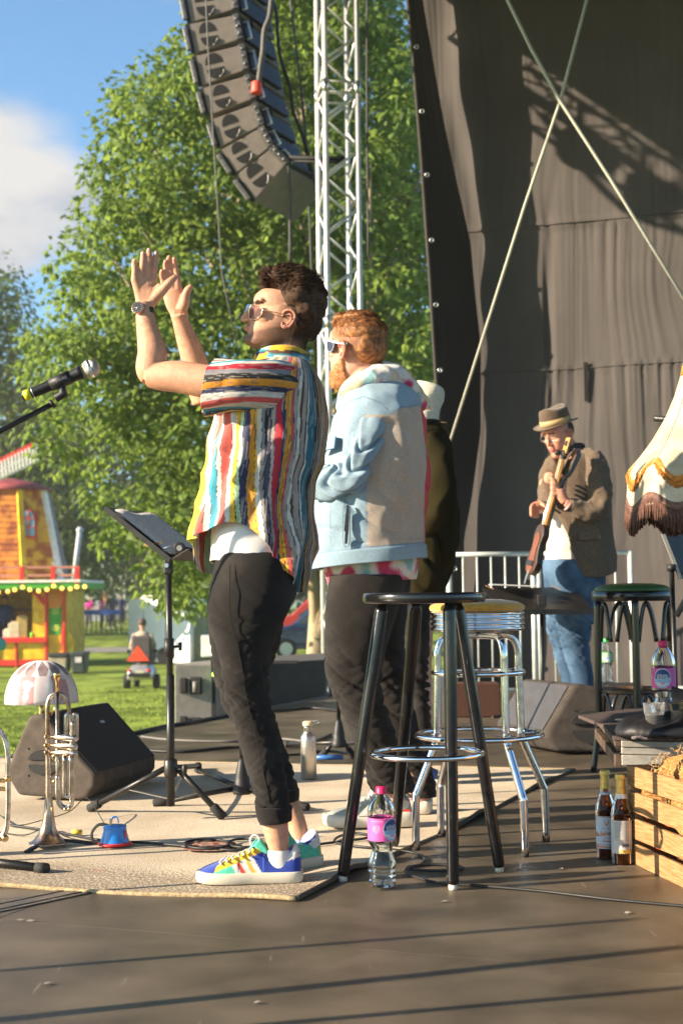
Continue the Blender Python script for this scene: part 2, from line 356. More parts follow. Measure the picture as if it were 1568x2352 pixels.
def rug():
 t = thing('rug', 'worn beige woven rug with red dashes and frayed edge on the stage floor', 'rug', (-.12,3.76,0))
 c0, c1 = Vector((-.125,3.76,0)), Vector((1.03,6.45,0)); u = (c1-c0); W = 3.1
 left = Vector((-.965,.255,0)).normalized()
 nu, nv = 120, 150; rows = []
 for i in range(nu+1):
  row = []
  for j in range(nv+1):
   s, w = i/nu, j/nv
   p = c0+u*s+left*(W*w)
   wav = .012*math.sin(s*17)*math.exp(-w*18)+.010*math.sin(w*23+1)*math.exp(-s*22)
   p = p+left*(.012*math.sin(s*9+.5)*math.exp(-w*12))+u.normalized()*(.008*math.sin(w*31)*math.exp(-s*12))
   z = .006+max(0, wav)*.6+.003*noise.noise(Vector((p.x*3,p.y*3,0)))
   z += .014*math.exp(-((s-.52)/.035)**2)*math.exp(-(w/.05)**2)+.012*math.exp(-((s-.13)/.03)**2)*math.exp(-(w/.04)**2)
   row.append(p+Vector((0,0,z)))
  rows.append(row)
 top = MB().grid(rows, False)
 m = bpy.data.materials.new('rug_wool'); m.use_nodes = True; nt = m.node_tree; N = nt.nodes; L = nt.links; b = N['Principled BSDF']
 b.inputs['Roughness'].default_value = .95; b.inputs['Specular IOR Level'].default_value = .1
 tc = N.new('ShaderNodeTexCoord'); mp = N.new('ShaderNodeMapping'); mp.inputs['Rotation'].default_value = (0,0,-math.atan2(u.y,u.x)); L.new(tc.outputs['Object'], mp.inputs[0])
 nz = N.new('ShaderNodeTexNoise'); nz.inputs['Scale'].default_value = 2.2; nz.inputs['Detail'].default_value = 8; L.new(mp.outputs[0], nz.inputs['Vector'])
 r1 = N.new('ShaderNodeValToRGB'); r1.color_ramp.elements[0].color = (.42,.345,.25,1); r1.color_ramp.elements[1].color = (.64,.55,.42,1); r1.color_ramp.elements[0].position = .3; r1.color_ramp.elements[1].position = .62
 L.new(nz.outputs['Fac'], r1.inputs[0])
 m2 = N.new('ShaderNodeMapping'); m2.inputs['Scale'].default_value = (70, 210, 1); L.new(mp.outputs[0], m2.inputs[0])
 n2 = N.new('ShaderNodeTexNoise'); n2.inputs['Scale'].default_value = 1; n2.inputs['Detail'].default_value = 2; L.new(m2.outputs[0], n2.inputs['Vector'])
 sx = N.new('ShaderNodeSeparateXYZ'); L.new(mp.outputs[0], sx.inputs[0])
 band = N.new('ShaderNodeMapRange'); band.inputs[1].default_value = .30; band.inputs[2].default_value = .12; band.inputs[3].default_value = 0; band.inputs[4].default_value = .22; band.inputs[3].default_value = .03; L.new(sx.outputs['X'], band.inputs[0])
 ad = N.new('ShaderNodeMath'); ad.operation = 'ADD'; L.new(n2.outputs['Fac'], ad.inputs[0]); L.new(band.outputs[0], ad.inputs[1])
 th = N.new('ShaderNodeMapRange'); th.inputs[1].default_value = .62; th.inputs[2].default_value = .72; th.inputs[4].default_value = .7; L.new(ad.outputs[0], th.inputs[0])
 mx = N.new('ShaderNodeMix'); mx.data_type = 'RGBA'; mx.inputs[7].default_value = (.10,.07,.045,1); L.new(th.outputs[0], mx.inputs[0]); L.new(r1.outputs[0], mx.inputs[6])
 wv = N.new('ShaderNodeTexNoise'); m3 = N.new('ShaderNodeMapping'); m3.inputs['Scale'].default_value = (55, 4.5, 1); L.new(mp.outputs[0], m3.inputs[0]); L.new(m3.outputs[0], wv.inputs['Vector']); wv.inputs['Scale'].default_value = 1; wv.inputs['Detail'].default_value = 3
 t2 = N.new('ShaderNodeMapRange'); t2.inputs[1].default_value = .70; t2.inputs[2].default_value = .73; t2.inputs[4].default_value = .8; L.new(wv.outputs['Fac'], t2.inputs[0])
 mx2 = N.new('ShaderNodeMix'); mx2.data_type = 'RGBA'; mx2.inputs[7].default_value = (.42,.06,.04,1); L.new(t2.outputs[0], mx2.inputs[0]); L.new(mx.outputs[2], mx2.inputs[6])
 L.new(mx2.outputs[2], b.inputs['Base Color'])
 m4 = N.new('ShaderNodeMapping'); m4.inputs['Scale'].default_value = (260, 200, 1); L.new(mp.outputs[0], m4.inputs[0])
 n3 = N.new('ShaderNodeTexNoise'); n3.inputs['Scale'].default_value = 1; n3.inputs['Detail'].default_value = 1; L.new(m4.outputs[0], n3.inputs['Vector'])
 bp = N.new('ShaderNodeBump'); bp.inputs['Strength'].default_value = .6; bp.inputs['Distance'].default_value = .004; L.new(n3.outputs['Fac'], bp.inputs['Height']); L.new(bp.outputs[0], b.inputs['Normal'])
 ob('pile', top, m, t, fix=False)
 hm = mat('rug_binding', (.36,.27,.15), .95, 0, .35, 120, .6, 300)
 e = MB(); e.tube([Vector(rows[0][j])+Vector((0,0,-.004)) for j in range(0, nv+1)], .0075, 8); ob('binding', e, hm, t)
 e = MB(); e.tube([Vector(rows[i][0])+Vector((0,0,-.004)) for i in range(0, nu+1)], .0075, 8); ob('binding', e, mat('rug_binding_dark', (.1,.075,.05), .95, 0, .35, 120, .6, 300), t)
 e = MB(); e.tube([Vector(rows[nu][j])+Vector((0,0,-.004)) for j in range(0, nv+1, 2)], .0075, 6); ob('binding', e, hm, t)
 cpt = F(480, 1951); pm = MB(); n = 40
 ring = []
 for k in range(n):
  a = 2*math.pi*k/n; rr = (1+.18*noise.noise(Vector((math.cos(a)*2,math.sin(a)*2,3))))
  ring.append(cpt+Vector((math.cos(a)*.085*rr, math.sin(a)*.10*rr, .0125)))
 b0 = len(pm.v); pm.v += ring; pm.v.append(cpt+Vector((0,0,.0125)))
 for k in range(n): pm.face((b0+k, b0+(k+1) % n, b0+n))
 ob('medallion', pm, mat('faded_red_wool', (.35,.05,.035), .95, 0, .5, 60, .5, 200, col2=(.42,.3,.2)), t)
rug()
def fabric_mat(name, col):
 m = mat(name, col, .92, 0, .12, 1.5, .35, 500, spec=.12, sheen=.15, detail=8); return m
def backdrop():
 """stage drape; the main cloth is hung in gathered widths, the left end is a wing whose dark colour and outline carry shade"""
 t = thing('stage_backdrop', 'tall dark cloth backdrop hung in gathered widths across the back of the stage', 'backdrop', (1.1,12,0))
 nx, nz = 420, 170; B0 = Vector((1.0, 12.05, 0)); slope = math.tan(R(17)); rows = []
 for k in range(nz+1):
  z = 7.0*k/nz; row = []
  bx = interp(z, [(0,.98),(1.27,1.0),(1.6,1.07),(2.2,1.16),(2.9,1.17),(3.8,1.10),(4.8,.90),(5.83,.74),(7,.60)])
  for i in range(nx+1):
   s = (i/nx)**1.15; x = bx+(7.0-bx)*s; y = B0.y-(x-B0.x)*slope
   dd = 2.68-z if z < 2.68 else (3.91-z if z < 3.91 else 9); fz = max(0, 1-dd/1.25)
   w = .10*noise.noise(Vector((x*.75+z*.22, z*.14, 2)))+.05*noise.noise(Vector((x*2.1-z*.45, z*.2, 5)))
   lay = 3 if z < 2.68 else (11 if z < 3.91 else 19)
   gx = x*8.5+(z-2)*(1.1*noise.noise(Vector((x*1.4, lay, 0))))+.8*noise.noise(Vector((x*2, z*1.1, lay)))
   g = max(0, 1-abs(noise.noise(Vector((gx, z*.25, lay))))*3.2)+.5*max(0, 1-abs(noise.noise(Vector((gx*2.3, z*.4, lay+5))))*3.5)
   w += (.004+.011*fz*min(1, max(.12, (x-1.55)*4)))*g
   w += .045*math.exp(-((x-1.80-.05*math.sin(z*1.3)-.03*(z-3))/.035)**2)*max(0, 1-abs(z-3.1)/1.3)
   w += .035*math.exp(-((x-.95-.35*max(0,(5.2-z))*.6)/.10)**2)*max(0, min(1, (z-3.2)))
   w -= .012*math.exp(-((min(abs(z-2.68),abs(z-3.91)))/.025)**2)
   row.append(Vector((x, y+w, z)))
  rows.append(row)
 mb = MB().grid(rows, False)
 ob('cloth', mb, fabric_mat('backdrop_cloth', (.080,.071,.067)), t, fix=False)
 for k, z in enumerate((2.68, 3.91)):
  zi = int(round(z/7*nz)); pts = [rows[zi][i]+Vector((0,-.004,0)) for i in range(0, nx+1, 2)]
  ob('seam', MB().tube(pts, .005, 5), fabric_mat('seam_tape', (.085,.073,.066)), t)
 p = rows[int(1.9/7*nz)][int(nx*.18)]
 a = P(1344, 832, 11.76); b = P(1346, 922, 11.77); s = MB(); s.beam(a, b, .036, .012, up=(0,1,0)); ob('strap', s, fabric_mat('strap_web', (.03,.027,.025)), t)
 w = thing('wing_curtain', 'eyeleted curtain edge beside the backdrop, blackened and outlined to stand for shade', 'curtain', (.75,11.8,0))
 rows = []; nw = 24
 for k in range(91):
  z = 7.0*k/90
  bx = interp(z, [(0,.98),(1.27,1.0),(1.6,1.07),(2.2,1.16),(2.9,1.17),(3.8,1.10),(4.8,.90),(5.83,.74),(7,.60)])+.03  # inner edge follows the outline of the shaded strip
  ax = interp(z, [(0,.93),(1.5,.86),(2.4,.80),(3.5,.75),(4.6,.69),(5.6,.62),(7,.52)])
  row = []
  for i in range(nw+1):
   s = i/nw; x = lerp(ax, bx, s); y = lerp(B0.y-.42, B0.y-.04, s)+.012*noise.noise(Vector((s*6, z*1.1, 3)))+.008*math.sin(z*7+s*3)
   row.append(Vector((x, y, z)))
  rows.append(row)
 ob('cloth', MB().grid(rows, False), fabric_mat('wing_shade_cloth', (.02,.019,.018)), w, fix=False)  # darker than the main cloth: shade put into its colour
 hem = MB(); hem.tube([r_[0] for r_ in rows], .016, 8); ob('hem', hem, fabric_mat('wing_hem', (.05,.045,.04)), w)
 for k in range(6, 90, 7):
  e = MB(); c = rows[k][0]+Vector((.035,-.012,0)); e.tube([c+Vector((math.cos(a)*.016, 0, math.sin(a)*.016)) for a in [i*math.pi/6 for i in range(12)]], .005, 6, closed=True)
  ob('eyelet', e, alu, w)
backdrop()
# ================================================================ TREES
def leaf_mat(name, c1, c2, tr=(.30,.42,.05)):
 m = bpy.data.materials.new(name); m.use_nodes = True; nt = m.node_tree; N = nt.nodes; L = nt.links
 b = N['Principled BSDF']; b.inputs['Roughness'].default_value = .55; b.inputs['Specular IOR Level'].default_value = .35
 g = N.new('ShaderNodeNewGeometry'); rp = N.new('ShaderNodeValToRGB'); rp.color_ramp.elements[0].color = (*c1,1); rp.color_ramp.elements[1].color = (*c2,1)
 L.new(g.outputs['Random Per Island'], rp.inputs[0]); L.new(rp.outputs[0], b.inputs['Base Color'])
 t = N.new('ShaderNodeBsdfTranslucent'); t.inputs[0].default_value = (*tr,1)
 mx = N.new('ShaderNodeMixShader'); mx.inputs[0].default_value = .45; L.new(b.outputs[0], mx.inputs[1]); L.new(t.outputs[0], mx.inputs[2]); L.new(mx.outputs[0], N['Material Output'].inputs[0])
 return m
bark = mat('bark', (.27,.215,.14), .95, 0, .35, 4, .8, 12, stretch=(1,1,.25))
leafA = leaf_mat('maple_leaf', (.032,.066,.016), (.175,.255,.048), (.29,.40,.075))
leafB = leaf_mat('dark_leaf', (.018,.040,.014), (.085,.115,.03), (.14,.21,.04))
def crown_mesh(clumps, per, leaf, seed, droop=.6):
 """clumps: (centre, radius); numpy-built maple-like leaves, two folded halves each"""
 r = np.random.default_rng(seed); V = []; 
 base = np.array([[0,0,0],[.42,.30,-.06],[.12,.95,-.12],[-.42,.30,-.06],[.75,.55,-.16],[-.75,.55,-.16]])
 Fs = np.array([[0,1,2],[0,2,3],[0,4,1],[0,3,5]])
 cs = []; 
 for c, rad in clumps:
  n = max(8, int(per*rad*rad))
  d = r.normal(size=(n,3)); d /= np.linalg.norm(d, axis=1)[:,None]
  rr = rad*(.45+.6*r.random(n))[:,None]
  p = np.array(c)+d*rr*np.array([1,1,.8]); cs.append(np.concatenate([p, d], 1))
 cs = np.concatenate(cs); n = len(cs)
 down = np.array([0,0,-1.0]); tip = down*droop+cs[:,3:]*.7+r.normal(size=(n,3))*.35; tip /= np.linalg.norm(tip, axis=1)[:,None]
 nor = cs[:,3:]*.8+np.array([0,0,.7])+r.normal(size=(n,3))*.5; side = np.cross(tip, nor); side /= np.linalg.norm(side, axis=1)[:,None]+1e-9
 nor = np.cross(side, tip); s = leaf*(.6+.7*r.random(n))
 V = (cs[:,None,:3]+s[:,None,None]*(base[None,:,0:1]*side[:,None,:]+base[None,:,1:2]*tip[:,None,:]+base[None,:,2:3]*nor[:,None,:])).reshape(-1,3)
 Fi = (Fs[None]+(np.arange(n)*6)[:,None,None]).reshape(-1,3)
 me = bpy.data.meshes.new('crown'); me.vertices.add(len(V)); me.vertices.foreach_set('co', V.ravel())
 me.loops.add(Fi.size); me.loops.foreach_set('vertex_index', Fi.ravel().astype(np.int32)); me.polygons.add(len(Fi)); me.polygons.foreach_set('loop_start', np.arange(0, Fi.size, 3, dtype=np.int32))
 me.update(calc_edges=True); me.validate(); return me
def inpoly(x, y, poly):
 c = False; j = len(poly)-1
 for i in range(len(poly)):
  xi, yi = poly[i]; xj, yj = poly[j]
  if (yi > y) != (yj > y) and x < (xj-xi)*(y-yi)/(yj-yi)+xi: c = not c
  j = i
 return c
def tree(name, label, poly, D, depth, n, crad, per, leaf, lm, trunk, seed, limbs=14, group=None, core=0):
 """trunk: (px, base radius, top py)"""
 r = random.Random(seed); xs = [p[0] for p in poly]; ys = [p[1] for p in poly]
 base = P(trunk[0], 1372, D); base.z = ground_z(D)
 t = thing(name, label, 'tree', base, group)
 cl = []; tries = 0; pts = []
 while len(cl) < n and tries < n*60:
  tries += 1; x = r.uniform(min(xs), max(xs)); y = r.uniform(min(ys), max(ys))
  if not inpoly(x, y, poly): continue
  dd = r.uniform(-1, 1); dd = math.copysign(abs(dd)**.6, dd)
  c = P(x, y, D+dd*depth)
  if r.random() < .12 or noise.noise(c*.75) > .36: continue
  rad = crad*r.choice((.45,.6,.8,1.0,1.25))
  if any((c-q).length < .75*crad for q in pts[-400:]): 
   if r.random() < .8: continue
  pts.append(c); cl.append((tuple(c-base), rad))
 me = crown_mesh(cl, per, leaf, seed, .6); o = ob('crown', me, lm, t)
 top = P(trunk[0], trunk[2], D); tm = MB(); seg = []
 h = top.z-base.z
 for k in range(9):
  s = k/8; seg.append((Vector((lerp(base.x, top.x, s)+.12*math.sin(s*5+seed), base.y+.1*math.sin(s*4), base.z-.1+h*s)), trunk[1]*(1.35-.3*min(1,s*6)-.75*s)))
 tm.tube([a for a, b in seg], [max(b,.02) for a, b in seg], 12)
 for k in range(limbs):
  s = r.uniform(.22, .95); q = seg[int(s*8)]; tgt = Vector(r.choice(cl)[0])+base
  for _ in range(12):
   if tgt.z > q[0].z+.3: break
   tgt = Vector(r.choice(cl)[0])+base
  else: continue
  mid = (q[0]+tgt)/2+Vector((r.uniform(-.3,.3), r.uniform(-.3,.3), r.uniform(-.1,.4)))
  pp = cat([q[0], mid, tgt], 5); rr = [lerp(q[1]*.5, .015, i/(len(pp)-1)) for i in range(len(pp))]
  tm.tube(pp, rr, 7)
 ob('trunk', tm, bark, t)
 return t
poly_main = [(410,75),(350,175),(325,180),(292,265),(222,345),(205,405),(228,460),(182,520),(185,562),(135,606),(168,680),(95,770),(75,840),(110,980),(150,1120),(235,1170),(245,1235),(330,1262),(380,1330),(420,1375),(480,1370),(560,1360),(560,1290),(700,1300),(720,1140),(990,1000),(995,820),(985,560),(975,300),(940,150),(925,90),(872,25),(850,-60),(600,-260),(480,-160),(430,-10)]
tree('maple_tree', 'tall lit maple tree with drooping leaves rising behind the line array and truss tower', poly_main, 21, 2.6, 800, .41, 560, .12, leafA, (742, .17, 200), 11, 34)
poly_r = [(650,-120),(860,20),(925,90),(960,200),(985,560),(1000,860),(990,1010),(760,1180),(620,1120),(560,700),(600,300)]
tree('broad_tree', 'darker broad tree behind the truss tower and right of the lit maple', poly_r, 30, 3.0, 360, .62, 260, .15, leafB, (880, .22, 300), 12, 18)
poly_l = [(-200,560),(0,650),(40,720),(75,770),(85,900),(120,960),(170,1050),(230,1130),(270,1240),(260,1330),(180,1345),(60,1340),(-240,1340)]
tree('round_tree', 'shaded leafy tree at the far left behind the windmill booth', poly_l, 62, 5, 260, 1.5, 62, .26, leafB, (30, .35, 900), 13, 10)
poly_d = [(60,960),(140,900),(330,1000),(480,1050),(720,1100),(1000,1050),(1010,1300),(700,1340),(450,1330),(260,1310),(120,1300)]
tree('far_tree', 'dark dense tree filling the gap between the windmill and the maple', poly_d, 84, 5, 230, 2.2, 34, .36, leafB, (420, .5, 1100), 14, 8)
def wood():
 r = random.Random(9); cl = []
 for k in range(230):
  x = r.uniform(-70, 75); y = r.uniform(112, 128); cl.append(((x, y, 1+r.uniform(0, 7.0)), r.uniform(1.6, 3.2)))
 me = crown_mesh(cl, 12, .7, 5); me.name = 'distant_wood'; o = ob('distant_wood', me, leafB, kind='stuff'); tag(o, 'distant dark green wood closing off the park behind the tents', 'wood')
wood()
# ================================================================ WINDMILL BOOTH
Zb = zmap(0, 1550, .40385)      # detail 1040 x 2352
red_p = mat('red_paint', (.62,.03,.02), .45, 0, .12, 6); yel_p = mat('yellow_paint', (.80,.44,.01), .45, 0, .15, 4, col2=(.85,.56,.03)); grn_p = mat('green_paint', (.05,.32,.03), .45, 0, .15, 6)
org_p = mat('orange_shingle', (.66,.17,.015), .6, 0, .3, 3, .3, 20, col2=(.80,.42,.03)); dkorg_p = mat('brown_shingle', (.36,.085,.015), .7, 0, .3, 3, .3, 20, col2=(.55,.2,.02))
wht_p = mat('white_paint', (.75,.72,.66), .5); pink_roof = mat('pink_roof', (.26,.05,.05), .6, 0, .2, 3)
bulb_m = mat('warm_bulb', (1,.6,.15), .4, emit=(1,.45,.06), estr=1.3)
def booth():
 D = 41.0
 q = lambda x, y, d=0: P(*Zb(x, y), D+d)
 t = thing('windmill_booth', 'orange and yellow windmill shaped food booth with a string of lit bulbs', 'food booth', (q(0,2240).x, D, ground_z(D)))
 gz = ground_z(D)
 xr = q(600,2000).x; xl = q(-420,2000).x; zt = q(0,1520).z; zc = q(0,1960).z; xpost = q(428,2000).x
 b = MB(); b.box(((xl+xr)/2, D+2.9, (gz+zt)/2), (xr-xl, .1, zt-gz)); b.box((xr-.05, D+1.5, (gz+zt)/2), (.1, 2.8, zt-gz)); b.box((xl+.05, D+1.5, (gz+zt)/2), (.1, 2.8, zt-gz)); ob('wall', b, yel_p, t)
 def pan(x0, y0, x1, y1, m, d, th=.05, nm='panel'):
  a, c = q(x0,y0), q(x1,y1); o = MB(); o.box(((a.x+c.x)/2, D+d, (a.z+c.z)/2), (abs(c.x-a.x), th, abs(c.z-a.z))); return ob(nm, o, m, t, bevel=.01)
 pan(298,1530,415,1955,yel_p,.0); pan(440,1530,575,2010,yel_p,.03); pan(452,1640,560,1915,grn_p,-.02)
 disc = MB(); c = q(500,1580); disc.cyl((c.x, D-.06, c.z), (c.x, D+0, c.z), .32, seg=24); ob('badge', disc, mat('badge_orange', (.6,.2,.03), .5), t)
 dc = MB(); c = q(512,1915); dc.cyl((c.x, D-.02, c.z-.3), (c.x, D+.0, c.z-.3), .52, seg=28); ob('badge', dc, yel_p, t)
 for (x0, x1) in ((-420,-260),(-240,-30),(-10,145),(168,415)): pan(x0,1985,x1,2150,yel_p,-.04)
 for (x0, x1) in ((-440,-425),(-255,-240),(-28,-8),(148,166),(415,438),(578,600)): pan(x0,1520 if x0 > 400 else 1975,x1,2225,red_p,-.07,.09,'post')
 pan(-440,1950,438,1985,red_p,-.06,.3,'counter'); pan(-440,2150,438,2195,red_p,-.06,.08,'plinth')
 pan(565,1870,600,2010,red_p,-.1,.05); 
 bm_ = MB(); a, c = q(320,1530,-.05), q(415,1640,-.05); bm_.beam(a, c, .1, .12); ob('brace', bm_, red_p, t)
 pm_ = mat('board_print', (.55,.6,.1), .6)
 for k, (yy, w) in enumerate(((1665,70),(1690,50),(1715,62),(1830,48),(1850,80),(1870,60))):
  pr = MB(); a = q(506-w/2, yy, -.055); c = q(506+w/2, yy+12, -.055); pr.box(((a.x+c.x)/2, D-.052, (a.z+c.z)/2), (c.x-a.x, .006, a.z-c.z)); ob('print', pr, pm_, t)
 dk = MB(); a, c = q(-460,1455), q(775,1500); dk.box(((a.x+c.x)/2, D+1.2, (a.z+c.z)/2), (c.x-a.x, 4.0, a.z-c.z)); ob('fascia', dk, grn_p, t, bevel=.02)
 top = MB(); top.box(((a.x+c.x)/2, D+1.2, a.z+.03), (c.x-a.x, 4.1, .07)); ob('roof_deck', top, wht_p, t)
 pts = []
 sag = [(-150,1500),(-60,1532),(15,1530),(105,1520),(195,1490),(228,1492),(300,1515),(380,1520),(450,1500),(490,1475),(520,1475),(565,1498),(640,1502),(700,1485),(722,1466),(750,1472),(778,1485)]
 for (x, y) in cat(sag, 3):
  pts.append(q(x, y, -.90))
 wire = MB(); wire.tube([p+Vector((0,0,.04)) for p in pts], .012, 5); w_ = ob('light_string', wire, black_plastic, t)
 bl = MB().ball((0,0,0), .055, 10, 8).mesh('bulb'); bl.materials.append(bulb_m)
 last = None; nb = 0
 for p in pts:
  if last is not None and (p-last).length < .19: continue
  last = p; o = bpy.data.objects.new('bulb', bl); COL.objects.link(o); o.parent = w_; o.location = p-Vector(t.location)
 rl = MB()
 for y in (1312, 1385):
  a, c = q(-460,y,-.75), q(720,y-8,-.75); rl.beam(a, c, .06, .06)
 ob('rail', rl, mat('rail_pink', (.5,.2,.14), .5), t)
 for x in (-300,-50,205,485,705):
  p_ = MB(); a, c = q(x,1455,-.75), q(x,1300,-.75); p_.beam(a, c, .12, .12); ob('baluster', p_, red_p, t)
 br = MB(); br.beam(q(470,1260,-.5), q(650,1440,-.5), .05, .05); ob('stay', br, mat('stay_grey', (.4,.38,.3), .6), t)
 cx = q(-20,0).x; zb, ztop = q(0,1455).z, q(0,575).z
 rb, rt = q(475,1455).x-cx, q(300,575).x-cx
 tw = thing_ring = MB(); n = 8; off = R(22.5)
 def corner(k, rr, z): a = 2*math.pi*k/n+off-math.pi/2; return Vector((cx+math.cos(a)*rr/math.cos(off), D+1.6+math.sin(a)*rr*.75, z))
 mats_ = [org_p, dkorg_p]
 core = MB(); core.grid([[corner(k, rb*.97, zb) for k in range(n)], [corner(k, rt*.97, ztop) for k in range(n)]], True, True, True); ob('tower', core, dkorg_p, t)
 for k in (6,7,0,1):
  m_ = [org_p, dkorg_p][k % 2]
  for j in range(17):
   z0, z1 = lerp(zb, ztop, j/17), lerp(zb, ztop, (j+.98)/17); r0, r1 = lerp(rb, rt, j/17)*1.012, lerp(rb, rt, (j+1)/17)*.99
   a, b_, c, d = corner(k, r0, z0), corner(k+1, r0, z0), corner(k+1, r1, z1), corner(k, r1, z1)
   s = MB(); s.grid([[a, b_, (b_+c)/2*.0+c, d]], True) if False else None
   out = ((a+b_)/2-Vector((cx, D+1.6, z0))).normalized(); s.prism([a, b_, c, d], out*.03); ob('shingle_course', s, m_, t)
 for k, m_ in ((0, yel_p),(1, wht_p),(7, yel_p),(2, mat('post_grey', (.35,.35,.4), .6))):
  s = MB(); s.beam(corner(k, rb*1.03, zb), corner(k, rt*1.03, ztop), .16, .16); ob('corner_board', s, m_, t)
 rf = MB(); ap = Vector((cx, D+1.6, q(0,455).z)); z0 = ztop-.02
 rf.grid([[corner(k, rt*1.25, z0) for k in range(n)], [corner(k, rt*.75, lerp(z0, ap.z, .62)) for k in range(n)], [ap+Vector((math.cos(k),math.sin(k),0))*.02 for k in range(n)]], True, True, True); ob('roof', rf, pink_roof, t)
 dsh = .05
 def wq(x, y): v = q(x, y); return Vector((v.x, D+1.6-rb*.75*1.02+(.55 if y < 900 else .35), v.z))
 arch = [wq(150,1010),(wq(268,1010))]; pts_ = [wq(268,1010),wq(262,860),wq(250,805),wq(225,782),wq(195,778),wq(168,785),wq(150,815),wq(148,870),wq(152,1010)]
 yy = min(p.y for p in pts_)
 pts_ = [Vector((p.x, yy, p.z)) for p in pts_]
 cc = sum(pts_, Vector())/len(pts_)
 fr = MB(); fr.prism([cc+(p-cc)*1.13+Vector((0,.02,0)) for p in pts_], (0,.35,0)); w = ob('window', fr, red_p, t)
 g = MB(); g.prism([p+Vector((0,-.01,0)) for p in pts_], (0,.05,0)); ob('pane', g, mat('window_blue', (.16,.34,.42), .2), w)
 for (x0,y0,x1,y1) in ((208,780,212,1010),(150,850,266,850),(150,930,268,930)):
  s = MB(); a, c = wq(x0,y0), wq(x1,y1); a.y = c.y = yy-.03; s.beam(a, c, .03, .025); ob('glazing_bar', s, red_p, w)
 ys = D-2.0
 def sq(x, y): v = P(*Zb(x, y), ys); return v
 sp = MB(); sp.beam(sq(-700,690), sq(330,190), .1, .16); sa = ob('sail_spar', sp, red_p, t)
 a0, a1 = sq(-700,690), sq(330,190); dd = a1-a0; b1 = sq(345,350); down = b1-sq(332,200)
 for s_ in (.52, 1.0):
  s = MB(); s.beam(a0+down*s_, a1+down*s_, .05, .07); ob('lattice_rail', s, wht_p, t)
 for k in range(2, 34):
  p = a0+dd*(k/33); s = MB(); s.beam(p, p+down, .05, .13, up=(0,1,0)); ob('lattice_slat', s, wht_p, t)
 ic = MB(); ic.box(((xl+xr)/2, D+2.6, q(0,1700).z), (xr-xl-.4, .3, .06)); ob('shelf', ic, mat('shelf_wood', (.3,.2,.1), .7), t)
 for k, (x, y0, w_, h, m_, nm, lb) in enumerate(((60,1945,.20,.22,mat('napkin_white',(.6,.55,.45),.8),'napkin_box','pale napkin box at the left of the booth counter'),
  (130,1945,.32,.42,mat('machine_cream',(.55,.45,.3),.5),'waffle_maker','cream waffle machine in the middle of the booth counter'),
  (205,1945,.30,.62,mat('machine_gold',(.45,.3,.1),.35,.4),'popcorn_machine','tall gold popcorn machine on the booth counter'),
  (288,1945,.12,.20,mat('bottle_green',(.25,.75,.03),.3),'sauce_bottle','bright green sauce bottle at the right end of the booth counter'))):
  c = q(x, y0, -.05); m_b = MB(); m_b.box((c.x, D+.05, c.z+h/2), (w_, w_*.8, h)); m_b.box((c.x, D+.05, c.z+h+.02), (w_*.6, w_*.5, .05))
  if nm == 'sauce_bottle': m_b = MB(); m_b.lathe([(w_/2,0),(w_/2,.13),(.02,.17),(.02,.21)], (c.x, D+.0, c.z), seg=12)
  o = ob(nm, m_b, m_, bevel=.02, loc=(c.x, D, c.z)); tag(o, lb, nm.replace('_',' '))
 return t
booth()
skin_far = mat('far_skin', (.55,.3,.2), .6)
def far_person(label, base, h, top_c, leg_c, face=0, group=None, seated=False, hair=(.05,.03,.02), wave=0):
 t = thing('person', label, 'person', base, group)
 b = Vector(base); s = h/1.75; ca, sa = math.cos(face), math.sin(face)
 def T(x, y, z): return b+Vector((x*ca-y*sa, x*sa+y*ca, z))*s
 body = MB(); body.ball(T(0,0,1.62), (.085*s,.10*s,.12*s), 12, 8); body.tube([T(0,0,1.38),T(0,0,1.55)], .055*s, 8)
 if seated: lz, kn = .55, .0
 cl = MB()
 cl.tube([T(0,0,.86),T(0,0,1.05),T(0,0,1.3),T(0,0,1.42),T(0,0,1.47)], [.17*s,.16*s,.20*s,.17*s,.07*s], 12, flat=.68, up=(-sa,ca,0))
 for sd_ in (-1,1):
  el = T(.02, sd_*.27, 1.12); ha = T(.16 if not wave else .1, sd_*.22, .92 if not wave else 1.2)
  cl.tube([T(0,sd_*.17,1.40), el], [.065*s,.05*s], 8); cl.tube([el, (el+ha)/2], [.05*s,.045*s], 8)
  body.tube([T(0,0,1.45),T(0,sd_*.17,1.38), el, ha], [.05*s,.045*s,.035*s,.028*s], 8); body.ball(ha, .045*s, 8, 6)
 lg = MB()
 if seated:
  for sd_ in (-1,1): lg.tube([T(0,sd_*.1,.85),T(.42,sd_*.11,.82),T(.46,sd_*.11,.45)], [.10*s,.08*s,.06*s], 8)
 else:
  for sd_ in (-1,1): lg.tube([T(0,sd_*.09,.95),T(.03,sd_*.10,.5),T(-.02,sd_*.13,.06)], [.11*s,.075*s,.05*s], 8); 
  for sd_ in (-1,1): sh = MB(); sh.tube([T(-.04,sd_*.13,.05),T(.16,sd_*.14,.04)], [.045*s,.04*s], 8); ob('shoe', sh, mat('far_shoe', (.3,.28,.3), .7), t)
 ob('body', fused(body, .03*s, 1, b), skin_far, t)
 ob('top', cl, mat('far_top', top_c, .85), t); ob('trousers', lg, mat('far_trousers', leg_c, .85), t)
 hr = MB(); hr.ball(T(-.02,0,1.67), (.10*s,.105*s,.10*s), 10, 8); ob('hair', hr, mat('far_hair', hair, .8), t)
 return t
D = 41; bz = ground_z(D)+.35
c = P(*Zb(45,1700), D+1.6); far_person('booth worker in a blue top with dark hair standing behind the booth counter', (c.x, D+1.6, bz), 1.72, (.03,.09,.32), (.02,.02,.03), R(-90), hair=(.12,.05,.02))
